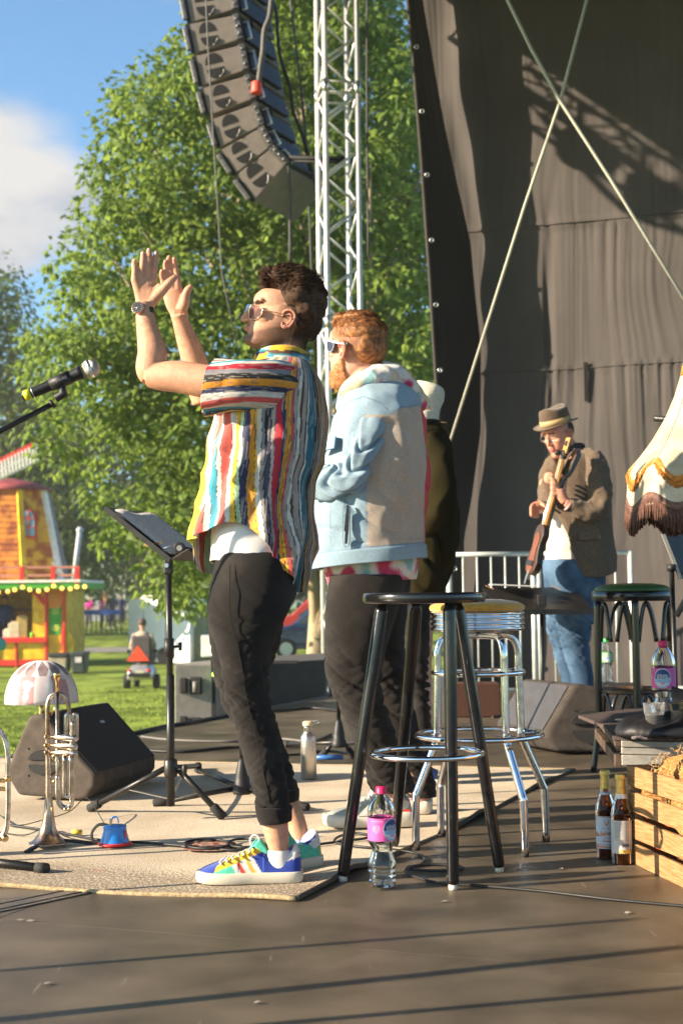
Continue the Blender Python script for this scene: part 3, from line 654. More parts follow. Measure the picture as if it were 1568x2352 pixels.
c = P(*Zb(-8,2000), D-1.4); o = MB(); o.lathe([(.0,0),(.28,.02),(.33,.12),(.3,.3),(.1,.42),(.02,.45)], (c.x-.12, D-1.4, c.z-.2)); 
tag(ob('cool_bag', o, mat('teal_bag', (.02,.3,.27), .6), loc=(c.x-.12, D-1.4, c.z-.2)), 'small teal bag hanging at the left edge beside the booth front', 'bag')
gy = lambda px, py, D: (P(px, py, D).x, D, ground_z(D))
for (px, D, lab, tc_, lc_, f, h, w) in ((368*1.0-1, 66, 0,0,0,0,0,0),):
 pass
vis = [(233,68,'visitor in a pink top and dark leggings walking past the blue fence',(.6,.16,.34),(.02,.02,.025),0,1.70),
  (257,69,'visitor in dark grey clothes beside the one in pink',(.07,.08,.10),(.05,.06,.09),1,1.78),
  (206,73,'visitor with magenta top behind the blue fence',(.5,.03,.25),(.05,.04,.06),2,1.6),
  (170,75,'visitor in coral top near the white tent',(.6,.16,.12),(.1,.1,.12),0,1.62),
  (241,80,'visitor with orange balloon coloured cap in the crowd',(.55,.15,.06),(.1,.1,.12),2,1.9),
  (279,74,'visitor in navy top right of the crowd',(.04,.05,.12),(.04,.04,.05),1,1.65),
  (160,72,'small visitor in white and red left of the crowd',(.65,.5,.5),(.3,.03,.03),0,1.3)]
for px, D, lab, a, b_, f, h in vis:
 x, y, z = gy(px, 1400, D); far_person(lab, (x, y, z), h, a, b_, f*2.1, 'visitors in the park behind the lawn', wave=(px == 233))
def fence():
 D = 64; z = ground_z(D); xl, xr = gy(140,0,D)[0], gy(275,0,D)[0]
 t = thing('low_fence', 'low blue banded metal fence in front of the distant visitors', 'fence', (xl, D, z))
 b = MB(); b.box(((xl+xr)/2, D, z+.95), (xr-xl, .04, .22)); ob('banner', b, mat('blue_banner', (.02,.10,.42), .6), t)
 pm = MB().box((0,0,.5), (.05,.05,1.0)).mesh('post'); pm.materials.append(black_metal)
 for k in range(13):
  o = bpy.data.objects.new('post', pm); COL.objects.link(o); o.parent = t; o.location = ((xr-xl)*k/12, .05, 0)
fence()
tent_m = mat('tent_white', (.62,.63,.64), .8, 0, .08, 2)
def tents():
 for px, D, w, h, lab in ((190,84,3.4,2.9,'white market tent behind the crowd, nearest the windmill'),(262,88,5.2,3.2,'wide grey white marquee behind the crowd'),(340,92,4.2,3.0,'pale marquee half hidden by the maple leaves')):
  x, y, z = gy(px, 0, D); t = thing('tent', lab, 'tent', (x, y, z))
  rf = MB(); e = z+h*.68; pk = z+h
  rf.grid([[(x-w/2,y-1.5,e),(x+w/2,y-1.5,e),(x+w/2,y+1.5,e),(x-w/2,y+1.5,e)],[(x-.1,y-.1,pk),(x+.1,y-.1,pk),(x+.1,y+.1,pk),(x-.1,y+.1,pk)]], True, True, True); rf.box((x, y-1.5, e-.12), (w, .03, .28)); ob('canopy', rf, tent_m, t, smooth=False)
  for sx in (-1,1):
   for sy in (-1,1): l = MB(); l.box((x+sx*w*.48, y+sy*1.45, z+h*.34), (.07,.07,h*.68)); ob('leg', l, alu, t)
  tb = MB(); tb.box((x, y-1.2, z+.5), (w*.8, .6, 1.0)); ob('counter', tb, mat('stall_front', (.3,.33,.38), .8), t)
tents()
a, b = P(184,1218,46), P(170,1335,46); m_ = MB(); m_.tube([b, a], .085, 8); m_.ball(a, .12, 8, 6); tag(ob('light_pole', m_, mat('pole_grey', (.45,.47,.5), .5)), 'slim leaning grey pole behind the windmill booth railing', 'pole')
def bins():
 D = 37; gz = ground_z(D)
 for (px0, px1, py, lab, m_, lid) in ((118,160,1500,'beige waste bin with black lid next to the booth',mat('bin_beige',(.4,.33,.24),.8),(.03,.03,.03)),
         (168,201,1497,'dark green wheeled bin with a small notice next to the beige bin',mat('bin_dark',(.035,.05,.045),.6),(.03,.04,.035))):
  a, c = P(px0, py, D), P(px1, py, D); w = c.x-a.x; x = (a.x+c.x)/2; h = a.z-gz
  t = thing('waste_bin', lab, 'bin', (x, D, gz))
  b = MB(); b.grid([[(x-w*.42,D-.3,gz+.03),(x+w*.42,D-.3,gz+.03),(x+w*.42,D+.3,gz+.03),(x-w*.42,D+.3,gz+.03)],[(x-w/2,D-.35,gz+h-.1),(x+w/2,D-.35,gz+h-.1),(x+w/2,D+.35,gz+h-.1),(x-w/2,D+.35,gz+h-.1)]], True, True, True); ob('bin_body', b, m_, t, bevel=.03, smooth=False)
  l = MB(); l.box((x, D, gz+h-.05), (w*1.05, .76, .1)); ob('lid', l, mat('bin_lid', lid, .6), t, bevel=.03)
  if 'notice' in lab: n_ = MB(); n_.box((x+.02, D-.37, gz+h*.66), (w*.45, .01, h*.25)); ob('notice', n_, mat('notice', (.55,.5,.48), .7), t)
bins()
# ================================================================ TRAILER, SCOOTER, CAR
def trailer():
 D = 41; gz = ground_z(D); q = lambda x, y: P(x, y, D)
 x0, x1, x2 = q(272,0).x, q(428,0).x, q(500,0).x; zt, zb = q(0,1372).z, q(0,1528).z
 t = thing('box_trailer', 'white box trailer with lit side parked under the maple', 'trailer', ((x0+x1)/2, D, gz))
 b = MB(); b.prism([Vector((x0, D+1.5, zb)), Vector((x1, D, zb)), Vector((x1+.35, D+1.7, zb)), Vector((x0+.5, D+3.0, zb))], (0,0,zt-zb)); ob('box', b, mat('trailer_white', (.74,.75,.75), .5, 0, .04, 2), t, bevel=.04)
 A_, B_ = Vector((x0-.01, D+1.48, 0)), Vector((x1, D-.02, 0)); up_ = Vector((0,0,1))
 for z_, h_ in ((zt-.04,.08),(zb+.05,.10)): w = MB(); w.beam(A_+up_*z_, B_+up_*z_, .04, h_); ob('trim', w, alu, t)
 for s_ in (.26, .62): w = MB(); p_ = A_.lerp(B_, s_); w.beam(p_+up_*(zb+.1), p_+up_*(zt-.08), .03, .03); ob('panel_joint', w, mat('joint_grey', (.5,.5,.5), .6), t)
 wh = MB()
 for x, y in ((q(330,0).x, .9), (q(370,0).x, .45)): wh = MB(); wh.cyl((x, D+y-.1, gz+.26), (x, D+y+.1, gz+.26), .26, seg=20); ob('wheel', wh, rubber, t)
 t2 = thing('container', 'grey green metal container behind the loudspeaker, right of the white trailer', 'container', ((x1+x2)/2, D+.5, gz))
 b = MB(); b.box(((x1+x2)/2+.3, D+1.5, (zt-.35+gz)/2), (x2-x1+.5, 2.2, zt-.35-gz)); ob('shell', b, mat('container_green', (.28,.30,.20), .7), t2, bevel=.02)
 b = MB(); 
 for k in range(7): b.box((x1+.1+k*(x2-x1)/6, D+.37, (zt-.4+gz)/2), (.04,.04,zt-.5-gz))
 ob('rib', b, mat('container_rib', (.24,.26,.18), .7), t2)
 b = MB(); a = P(478,1480,D); b.box((a.x, D+.2, a.z-.05), (.4,.35,.62)); o = ob('white_box', b, mat('box_white', (.7,.7,.66), .6), bevel=.02, loc=(a.x, D, a.z)); tag(o, 'small white box standing in front of the grey green container', 'box')
trailer()
def scooter():
 D = 30.5; gz = ground_z(D); c = P(327, 1500, D); x = c.x
 t = thing('mobility_scooter', 'silver mobility scooter seen from behind with an orange red warning triangle', 'mobility scooter', (x, D, gz)); s = .92
 def T(dx, dy, dz): return Vector((x+dx*s, D+dy*s, gz+dz*s))
 bd = MB(); bd.grid([[T(-.30,-.45,.22),T(.30,-.45,.22),T(.33,.3,.2),T(-.33,.3,.2)],[T(-.27,-.5,.42),T(.27,-.5,.42),T(.3,.3,.45),T(-.3,.3,.45)],[T(-.18,-.35,.56),T(.18,-.35,.56),T(.2,.2,.56),T(-.2,.2,.56)]], True, True, True); ob('rear_body', bd, mat('scooter_silver', (.5,.48,.46), .3, .6), t, bevel=.05)
 bm = MB(); bm.box(T(0,-.53,.34), (.5*s,.06,.10*s)); ob('bumper', bm, black_plastic, t, bevel=.02)
 for sx in (-1,1):
  w = MB(); w.cyl(T(sx*.34-.07,-.1,.17), T(sx*.34+.07,-.1,.17), .17*s, seg=20); ob('wheel', w, rubber, t, bevel=.02)
  l = MB(); l.ball(T(sx*.22,-.52,.44), (.05,.02,.035), 8, 6); ob('tail_light', l, mat('tail_red', (.5,.02,.02), .3), t)
  fw = MB(); fw.cyl(T(sx*.24-.06,.75,.14), T(sx*.24+.06,.75,.14), .14*s, seg=16); ob('wheel', fw, rubber, t)
  ar = MB(); ar.beam(T(sx*.30,-.1,.86), T(sx*.30,.3,.86), .07, .06); ob('armrest', ar, black_plastic, t)
 st = MB(); st.box(T(0,.15,.66), (.5*s,.48*s,.12*s)); st.box(T(0,-.14,.95), (.46*s,.10*s,.55*s)); ob('seat', st, mat('scooter_seat', (.07,.06,.06), .7), t, bevel=.05)
 tl = MB(); tl.tube([T(0,.75,.2),T(0,.6,1.0)], .03, 8); tl.beam(T(-.25,.6,1.0), T(.25,.6,1.0), .04, .04); ob('tiller', tl, black_plastic, t)
 tr = MB(); a, b_, cc = T(-.28,-.56,.66), T(.24,-.56,.66), T(-.03,-.56,1.02); tr.prism([a, b_, cc], (0,.02,0)); w = ob('warning_triangle', tr, mat('triangle_red', (.8,.07,.02), .5), t)
 p = MB(); p.box(T(0,-.545,.40), (.2*s,.01,.07*s)); ob('plate', p, mat('plate_yellow', (.6,.6,.35), .5), t)
 pr = far_person('grey haired person in a pale beige jacket seated on the mobility scooter', (x-.0, D+.05, gz-.14), 1.62, (.42,.34,.25), (.1,.1,.11), R(90), seated=True, hair=(.09,.06,.05))
scooter()
def car():
 D = 43.5; gz = ground_z(D); xr = P(735,0,D).x
 t = thing('parked_car', 'dark blue parked car seen between the two men, front pointing left', 'car', (xr-.6, D, gz))
 L_, W_ = 4.2, 1.75
 x0 = P(580,0,D).x
 prof = [(0,.35),(.0,.68),(.15,.86),(1.0,1.04),(1.70,1.62),(2.1,1.72),(3.0,1.72),(3.6,1.5),(4.05,1.1),(4.2,.9),(4.2,.4),(3.9,.3),(.3,.3)]
 rows = []
 for k, (w, ins) in enumerate(((-W_/2,.06),(-W_/2+.08,0),(0,0),(W_/2-.08,0),(W_/2,.06))):
  rows.append([Vector((x0+px_, D+1+w*(1-max(0,(pz-.95))*.28), gz+pz-ins*(pz>.5))) for px_, pz in prof])
 b = MB().grid(rows, True, True, True); ob('car_body', b, mat('car_blue', (.015,.045,.12), .25, .3, coat=1), t, bevel=.03)
 def sidep(pts, nm, m_, dy=-.012):
  q = MB(); q.prism([Vector((x0+a, D+1-W_/2*(1-max(0,c-.95)*.28)+dy, gz+c)) for a, c in pts], (0,.03,0)); ob(nm, q, m_, t)
 gl = mat('car_glass', (.03,.05,.06), .06, 0, .05, 3, spec=1)
 sidep([(1.15,1.08),(1.75,1.60),(2.3,1.64),(2.3,1.08)], 'window', gl, -.02); sidep([(2.38,1.08),(2.38,1.64),(3.0,1.63),(3.45,1.4),(3.5,1.08)], 'window', gl, -.02)
 for wx in (.85, 3.35):
  w = MB(); w.cyl((x0+wx, D+.06, gz+.32), (x0+wx, D+.28, gz+.32), .33, seg=24); q = ob('wheel', w, rubber, t, bevel=.03)
  r_ = MB(); r_.cyl((x0+wx, D+.035, gz+.32), (x0+wx, D+.06, gz+.32), .2, seg=20); 
  for k in range(5): a = k*2*math.pi/5; r_.beam((x0+wx, D+.03, gz+.32), (x0+wx+math.cos(a)*.2, D+.03, gz+.32+math.sin(a)*.2), .02, .05, up=(0,1,0))
  ob('rim', r_, alu, q)
 h = MB(); h.ball((x0+.12, D+.25, gz+.70), (.14,.12,.08), 10, 8); ob('headlight', h, mat('headlight', (.6,.6,.6), .1), t)
 D2 = 52; g2 = ground_z(D2)-.05; x1 = P(655,0,D2).x; t2 = thing('parked_car', 'red parked car further away whose roof shows beside the blue car', 'car', (x1+1, D2, g2))
 prof2 = [(a, b_*1.16) for a, b_ in prof]; rows = [[Vector((x1-1+px_, D2+1+w, g2+pz)) for px_, pz in prof2] for w in (-.85,.85)]
 ob('car_body', MB().grid(rows, True, True, True), mat('car_red', (.4,.03,.02), .3, .2, coat=1), t2, bevel=.06)
 q = MB(); q.prism([Vector((x1-1+a, D2+.13, g2+c*1.16)) for a, c in [(1.2,.98),(1.85,1.40),(3.0,1.4),(3.5,.98)]], (0,.03,0)); ob('window', q, gl, t2)
car()
# ================================================================ LINE ARRAY, TRUSS, ROPES, BARRIER, ROOF
Za = zmap(500, 0, .63776)
def line_array():
 D0 = 13.6; A = lambda x, y, d=0: P(*Za(x, y), D0+d)
 cab_m = mat('cabinet_paint', (.19,.165,.145), .75, 0, .12, 8, .5, 260, spec=.3); dark = mat('array_dark', (.004,.004,.005), .7)
 edge_m = mat('array_rig_steel', (.16,.155,.15), .45, .7, .35, 40, .3, 120); grille = mat('array_grille', (.02,.025,.035), .5, .5, .2, 50)
 ext = Vector((.38,.78,0))
 specs = [  # side-face corners in the detail: left-top, right-top, right-bottom, left-bottom; ear handle
  ((222,-250),(500,-262),(512,-120),(236,-80)),
  ((240,-72),(512,-112),(535,0),(262,55)) if False else ((238,-70),(514,-108),(538,28),(262,100)),
  ((285,140),(550,90),(580,230),(322,310)),
  ((322,325),(585,262),(612,405),(362,498)),
  ((362,510),(615,440),(655,572),(403,668)),
  ((420,690),(660,603),(700,728),(468,852)),
  ((470,868),(700,740),(757,850),(560,1004)),
  ((562,1012),(762,860),(850,950),(670,1157))]
 specs[1] = ((264,-40),(528,-75),(552,55),(298,135))
 specs[0] = ((244,-220),(512,-245),(528,-100),(266,-55))
 t = thing('line_array', 'curved hanging line array of dark grey speaker cabinets in front of the maple tree', 'line array', A(550,500))
 for i, q in enumerate(specs):
  lt, rt, rb, lb = [A(*c) for c in q]
  b = MB(); b.prism([lb, rb, rt, lt], ext); c = ob('cabinet', b, cab_m, t, bevel=.008)
  cen = (lt+rt+rb+lb)/4; ux = (rt-lt).normalized(); uz = (lt-lb).normalized(); nrm = ux.cross(uz).normalized()
  if nrm.y > 0: nrm = -nrm
  w = (rt-lt).length; h = (lt-lb).length
  g = MB(); rr = min(h*.36, .15); cc = cen-ux*w*.08+nrm*.004
  for sgn in (-1, 1):
   poly = []
   for k in range(13):
    a = math.pi*k/12; poly.append(cc+ux*math.cos(a)*rr*.78+uz*sgn*(math.sin(a)*rr*.95+rr*.22))
   g.prism(poly, -nrm*.03)
  ob('grip_recess', g, dark, c)
  hb = MB(); hb.tube([cc+nrm*.006+ux*math.cos(a)*rr*.8-uz*(math.sin(a)*rr*.95+rr*.2) for a in [k*.16 for k in range(2,9)]], .009, 6); ob('cup_edge', hb, edge_m, c)
  f = MB(); f.beam((lt+lb)/2-ux*.02+uz*h*.38, (lt+lb)/2-ux*.02-uz*h*.38, .05, .05, up=nrm); fo = ob('front_bumper', f, edge_m, c, bevel=.01)
  f = MB(); pts = [lb-ux*.012, lb+ux*.03, lt+ux*.03, lt-ux*.012]; f.prism([p+nrm*.003 for p in pts], -nrm*.01); ob('front_rim', f, dark, c)
  f = MB(); f.beam(rt+ux*.03+nrm*.0, rb+ux*.03+nrm*.0, .06, .07, up=nrm); fo = ob('rigging_rail', f, edge_m, t, bevel=.004)
  for s in (.2,.5,.8):
   k_ = MB(); k_.ball(rt.lerp(rb, s)+ux*.03+nrm*.04, .016, 8, 6); ob('pin', k_, edge_m, fo)
  f = MB(); p0 = rt+ux*.004+ext*.12; p1 = rb+ux*.004+ext*.12; f.prism([p0+(p1-p0)*.12, p0+(p1-p0)*.88, p0+(p1-p0)*.88+ext*.7, p0+(p1-p0)*.12+ext*.7], ux*.05); ob('rear_plate', f, grille, t, bevel=.006)
  f = MB(); m0 = p0.lerp(p1,.15)+ux*.09; m1 = p0.lerp(p1,.85)+ux*.09; f.tube([m0-ux*.05, m0, m1, m1-ux*.05], .012, 6); ob('handle', f, alu, t)
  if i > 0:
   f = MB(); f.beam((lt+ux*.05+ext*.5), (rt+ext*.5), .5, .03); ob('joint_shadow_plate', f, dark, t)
 k = A(690,505,-.12); f = MB(); f.tube([k+Vector((0,0,.06)), k+Vector((0,0,-.055))], [.05,.06], 12); s = ob('connector_cap', f, mat('red_cap', (.65,.07,.04), .5), t, bevel=.01)
 f = MB(); f.tube(cat([A(*c) for c in ((780,-60),(765,90),(735,175),(725,300),(715,360),(700,480))], 5), .028, 8); ob('cable', f, mat('cable_sleeve', (.07,.07,.065), .6), t)
 f = MB(); f.tube(cat([A(x, y, .5) for x, y in ((760,-40),(800,60),(820,300),(880,500),(900,640),(960,800),(1000,980))], 5), .018, 6); ob('cable', f, black_plastic, t)
 f = MB(); f.tube([A(876,905), A(1240,912,-.1)], .022, 6); f.tube([A(900,925), A(1240,934,-.1)], .015, 6); ob('tie_strap', f, dark, t)
 f = MB(); f.tube([A(395,-80,-.9), A(410,250,-.9), A(440,760,-.9), A(490,1568,-.9), A(575,1980,-.9)], .007, 6); o = ob('guy_line', f, mat('line_grey', (.12,.12,.12), .7)); tag(o, 'thin dark line hanging past the front of the speaker cabinets', 'line')
 for i, pts in enumerate((((870,940,.0),(880,1120,.1),(882,1500,.2)), ((880,-20,.9),(930,400,.9),(975,850,.9),(1010,1700,.9)), ((1322,-20,.2),(1322,700,.2),(1330,1480,.2)), ((1000,930,.5),(1040,1200,.5),(1047,1650,.5)))):
  f = MB(); f.tube(cat([A(x, y, d) for x, y, d in pts], 4), (.016,.012,.010,.012)[i], 6)
  o = ob('hanging_cable', f, mat('cable_grey', (.06,.06,.06), .7)); tag(o, ('short black cable hanging straight down from the lowest cabinet','long dark cable running down behind the line array','thin cable hanging right of the truss tower','dark cable hanging between the lowest cabinet and the truss tower')[i], 'cable')
line_array()
def truss():
 D = 12.9; t = thing('truss_tower', 'white painted aluminium lattice truss tower standing beside the line array', 'truss tower', (P(784,0,D).x, D, -1.1))
 wm = mat('truss_paint', (.66,.67,.66), .35, .35, .06, 10)
 w = .305; x0 = P(750,500,D).x; ang = R(14)
 ux = Vector((math.cos(ang), math.sin(ang), 0)); uy = Vector((-math.sin(ang), math.cos(ang), 0))
 lean = Vector((-.0035, 0, 0))
 o0 = Vector((x0, D-.05, -1.1)); cs = [o0, o0+ux*w-uy*.0, o0+ux*w*.93+uy*w, o0+uy*w]
 H = 8.4
 for i, c in enumerate(cs):
  m = MB(); m.tube([c, c+Vector((0,0,H))], .0265, 12); ob('chord', m, wm, t)
  for z in (2.2, 4.4, 6.6): m = MB(); m.tube([c+Vector((0,0,z-.06)), c+Vector((0,0,z+.06))], .030, 12); ob('coupler', m, alu, t)
 step = .27
 for a, b in ((0,1),(1,2),(3,2),(0,3)):
  z = .1; k = 0
  while z < H-step:
   p, q = (cs[a], cs[b]) if (k+(a == 1)) % 2 else (cs[b], cs[a]); m = MB(); m.tube([p+Vector((0,0,z)), q+Vector((0,0,z+step*.86))], .0125, 8); ob('brace', m, wm, t); z += step; k += 1
  for z in (2.15, 2.25, 4.35, 4.45, 6.55, 6.65):
   m = MB(); m.tube([cs[a]+Vector((0,0,z)), cs[b]+Vector((0,0,z))], .0125, 8); ob('cross_tube', m, wm, t)
 bp = MB(); bp.box(o0+ux*w/2+uy*w/2+Vector((0,0,.008)), (.6,.6,.016)); ob('base_plate', bp, alu, t, bevel=.002)
truss()
rope_m = mat('rope_white', (.42,.41,.34), .8, 0, .25, 200, .5, 500)
def rope(pts, r_, lab):
 m = MB(); m.tube(pts, r_, 8); tag(ob('rope', m, rope_m), lab, 'rope')
rope([P(1362,-60,9.6), P(1284,238,9.8), P(1205,470,10.0), P(1028,1030,10.6)], .011, 'taut white rope slanting down to the left across the backdrop')
rope([P(1150,-30,9.7), P(1218,110,9.7), P(1284,230,9.7), P(1400,410,9.7), P(1640,800,9.7)], .012, 'taut white rope slanting down to the right across the backdrop')
def barrier():
 D = 11.05; q = lambda x, y: P(x, y, D); m_ = mat('barrier_paint', (.55,.60,.58), .4, .3, .1, 12, .1, 60)
 t = thing('crowd_barrier', 'pale metal guard rail with thin upright bars along the back edge of the stage', 'guard rail', (q(1250,0).x, D, 0))
 xl, xm, xr = q(1030,1270).x, q(1229,1270).x, q(1446,1265).x; zt = 1.11
 def tube(nm, a, b, r_): m = MB(); m.tube([a, b], r_, 8); ob(nm, m, m_, t)
 for (a, b) in ((xl, xm-.02), (xm+.02, xr)):
  tube('top_rail', (a, D, zt), (b, D, zt), .018); tube('bottom_rail', (a, D, .06), (b, D, .06), .016)
  n = int(round((b-a)/.11))
  for k in range(1, n): 
   x = a+(b-a)*k/n; tube('bar', (x, D, .06), (x, D, zt), .0075)
  for x in (a, b): tube('post', (x, D, 0), (x, D, zt+.01), .022)
 xr2 = P(1640,0,11.0).x
 tube('bottom_rail', (xr+.05, D-.02, .06), (xr2, D-.05, .06), .016)
barrier()
def roof():  # unseen roof, truss and spots set out for the shadow on the backdrop
 t = thing('stage_roof', 'unseen dark stage roof above the frame, its edge and lattice truss shaped to shade the backdrop', 'stage roof', (2.5,6,6.6))
 b = MB(); b.prism([Vector((-.9,11.35,6.8)), Vector((-2.9,9.75,6.8)), Vector((-4.9,8.1,6.8)), Vector((-4.9,-2,6.8)), Vector((9,-2,6.8)), Vector((9,13.5,6.8)), Vector((-.9,13.5,6.8))], (0,0,.12)); ob('canopy', b, mat('roof_membrane', (.02,.02,.022), .8), t)
 m_ = mat('roof_truss', (.5,.5,.5), .4, .5)
 def tr(a, b, w=.34, r_=.025, step=.36):
  a, b = Vector(a), Vector(b); d = (b-a).normalized(); s = d.cross(Vector((0,0,1))).normalized()*w/2; u = Vector((0,0,w/2)); m = MB()
  cs = [s+u, s-u, -s-u, -s+u]
  for c in cs: m.tube([a+c, b+c], r_, 8)
  n = int((b-a).length/step)
  for k in range(n):
   p, q = a+(b-a)*(k/n), a+(b-a)*((k+1)/n)
   for i in range(4):
    c0, c1 = (cs[i], cs[(i+1) % 4]) if k % 2 else (cs[(i+1) % 4], cs[i]); m.tube([p+c0, q+c1], .012, 5)
  ob('lattice_truss', m, m_, t)
 tr((-.75,11.45,6.55),(-4.5,8.4,6.55)); tr((-1.2,11.2,6.25),(-4.3,8.65,6.25), .26, .022, .5)
 v = MB(); v.prism([Vector((-.88,11.34,6.5)), Vector((-2.88,9.74,6.5)), Vector((-4.88,8.09,6.5)), Vector((-4.88,8.09,6.8)), Vector((-2.88,9.74,6.8)), Vector((-.88,11.34,6.8))], (.02,-.03,0)); ob('shadow_strip', v, mat('shadow_strip_cloth', (.02,.02,.02), .9), t)  # strip added under the canopy edge to bring its shadow lower
 dk = mat('spot_black', (.015,.015,.015), .5)
 for k in range(5):
  p = Vector((-1.3-k*.6, 10.8-k*.48, 5.95)); m = MB(); m.tube([p, p+Vector((.22,.04,-.22))], [.11,.15], 14); m.tube([p, p+Vector((0,0,.3))], .02, 6); ob('spotlight', m, dk, t)
 m = MB(); m.tube(cat([(-1.6,10.9,6.2),(-2.4,10.3,5.9),(-3.2,9.6,6.1),(-4.0,9.0,5.9)], 6), .03, 8); ob('cable_loop', m, dk, t)
roof()
# ================================================================ STOOLS
blk_lacq = mat('black_lacquer', (.008,.008,.009), .16, 0, .2, 25, .12, 60, spec=.6, coat=.4)
def worn_lacquer():
 m = mat('worn_black_lacquer', (.009,.009,.01), .2, 0, .2, 25, .1, 60, coat=.3); nt = m.node_tree; N = nt.nodes; L = nt.links; b = N['Principled BSDF']
 base = b.inputs['Base Color'].links[0].from_socket; tc = N.new('ShaderNodeTexCoord'); mp = N.new('ShaderNodeMapping'); mp.inputs['Scale'].default_value = (130,130,22); L.new(tc.outputs['Object'], mp.inputs[0])
 n = N.new('ShaderNodeTexNoise'); n.inputs['Scale'].default_value = 1; n.inputs['Detail'].default_value = 8; n.inputs['Roughness'].default_value = .75; L.new(mp.outputs[0], n.inputs['Vector'])
 r = N.new('ShaderNodeMapRange'); r.inputs[1].default_value = .64; r.inputs[2].default_value = .70; L.new(n.outputs['Fac'], r.inputs[0])
 mx = N.new('ShaderNodeMix'); mx.data_type = 'RGBA'; mx.inputs[7].default_value = (.30,.27,.22,1); L.new(r.outputs[0], mx.inputs[0]); L.new(base, mx.inputs[6]); L.new(mx.outputs[2], b.inputs['Base Color'])
 return m
worn = worn_lacquer()
def black_stool():
 c = Vector((.228, 3.98, 0)); t = thing('bar_stool', 'scuffed black wooden bar stool with four splayed legs and chrome foot ring', 'bar stool', c)
 zt = .800; r = .172
 s = MB(); s.lathe([(0,-.030),(r*.9,-.030),(r*.985,-.027),(r,-.02),(r,-.008),(r*.985,-.001),(r*.94,.0),(0,.0)], c+Vector((0,0,zt)), seg=64, cap0=False, cap1=False); ob('seat', s, blk_lacq, t)
 feet = [F(787,2024), F(1040,2044), F(1146,2003), F(905,1950)]
 for i, f in enumerate(feet):
  d = (f-c); d.z = 0; top = c+d.normalized()*.118+Vector((0,0,zt-.03)); bot = Vector((f.x, f.y, .016))
  m = MB(); ax = (bot-top); pts = [top, top+ax*.012, top+ax*.02, top+ax*.03, top+ax*.5, top+ax*.985, bot]
  m.tube(pts, [.013,.013,.0175,.0185,.0175,.0165,.0145], 18); leg = ob('leg', m, worn, t)
  g = MB(); g.lathe([(.0115,0),(.0125,.004),(.0125,.017)], (bot.x, bot.y, 0), seg=16); ob('glide', g, mat('glide_nylon', (.55,.5,.4), .6), leg)
 zr = .355; ring = []; 
 rr = .152
 for k in range(64): a = 2*math.pi*k/64; ring.append(c+Vector((rr*math.cos(a), rr*math.sin(a), zr)))
 m = MB(); m.tube(ring, .0082, 12, closed=True); fr = ob('foot_ring', m, chrome, t)
 m = MB(); m.ball(c+Vector((.03,.15,zr)), .008, 8, 6); ob('screw', m, dull_chrome, fr)
black_stool()
yellow_v = mat('mustard_velvet', (.62,.30,.03), .85, 0, .15, 60, .4, 500, sheen=.5)
def chrome_stool():
 c = Vector((P(1108,1940,4.5).x, 4.55, 0)); t = thing('diner_stool', 'chrome diner bar stool with mustard yellow seat and ribbed band', 'bar stool', c)
 z0 = .79+(1372-1453)/3267*4.5; zt = .79+(1372-1385)/3267*4.5; R0 = .148
 prof = [(0,z0)]; n = 5; h = (.79+(1372-1408)/3267*4.5-z0)
 prof = [(R0*.93, z0)]
 for k in range(4):
  for a in range(7): th = math.pi*a/6; prof.append((R0*.965+.0075*math.sin(th), z0+h*(k+a/6)/4))
 prof.append((R0*.9, z0+h))
 s = MB(); s.lathe(prof, (c.x,c.y,0), seg=72); ob('seat_band', s, chrome, t)
 s = MB(); s.lathe([(R0*.95,z0+h+.0),(R0*1.015,z0+h+.004),(R0*1.03,z0+h+.012),(R0*1.0,z0+h+.02),(R0*.85,z0+h+.030),(R0*.5,z0+h+.037),(0.001,z0+h+.039)], (c.x,c.y,0), seg=72, cap0=True, cap1=False); ob('seat_cushion', s, yellow_v, t)
 rt = .0125; feet = [F(955,1953), F(1205,1968), F(1253,1934), F(1012,1922)]
 for i, f in enumerate(feet):
  d = Vector((f.x-c.x, f.y-c.y, 0)); u = d.normalized(); rf = d.length
  pts = [c+Vector((0,0,z0-.014)), c+u*.07+Vector((0,0,z0-.014)), c+u*.115+Vector((0,0,z0-.022)), c+u*.135+Vector((0,0,z0-.06)), c+u*.137+Vector((0,0,z0-.12)),
    c+u*.142+Vector((0,0,.37)), c+u*.145+Vector((0,0,.335)), c+u*(rf-.012)+Vector((0,0,.19)), c+u*(rf-.002)+Vector((0,0,.155)), c+u*rf+Vector((0,0,.01))]
  m = MB(); m.tube(cat(pts, 5), rt, 14); lg = ob('leg', m, chrome if i != 2 else dull_chrome, t)
  g = MB(); g.cyl(c+u*rf, c+u*rf+Vector((0,0,.012)), .0118); ob('foot_cap', g, rubber, lg)
 for zz, rr, r2, nm in ((.79-(1692-1372)/3267*4.5, .198, .0085, 'foot_ring'), (.79-(1549-1372)/3267*4.5, .142, .0085, 'upper_ring')):
  ring = [c+Vector((rr*math.cos(2*math.pi*k/72), rr*math.sin(2*math.pi*k/72), zz)) for k in range(72)]
  m = MB(); m.tube(ring, r2, 12, closed=True); ob(nm, m, chrome, t)
 m = MB()
 for k in range(4):
  f = feet[k]; u = Vector((f.x-c.x, f.y-c.y, 0)).normalized(); zz = .79-(1692-1372)/3267*4.5
  m = MB(); m.tube([c+u*.145+Vector((0,0,zz)), c+u*.192+Vector((0,0,zz))], .009, 8); ob('ring_bracket', m, dull_chrome, t)
chrome_stool()
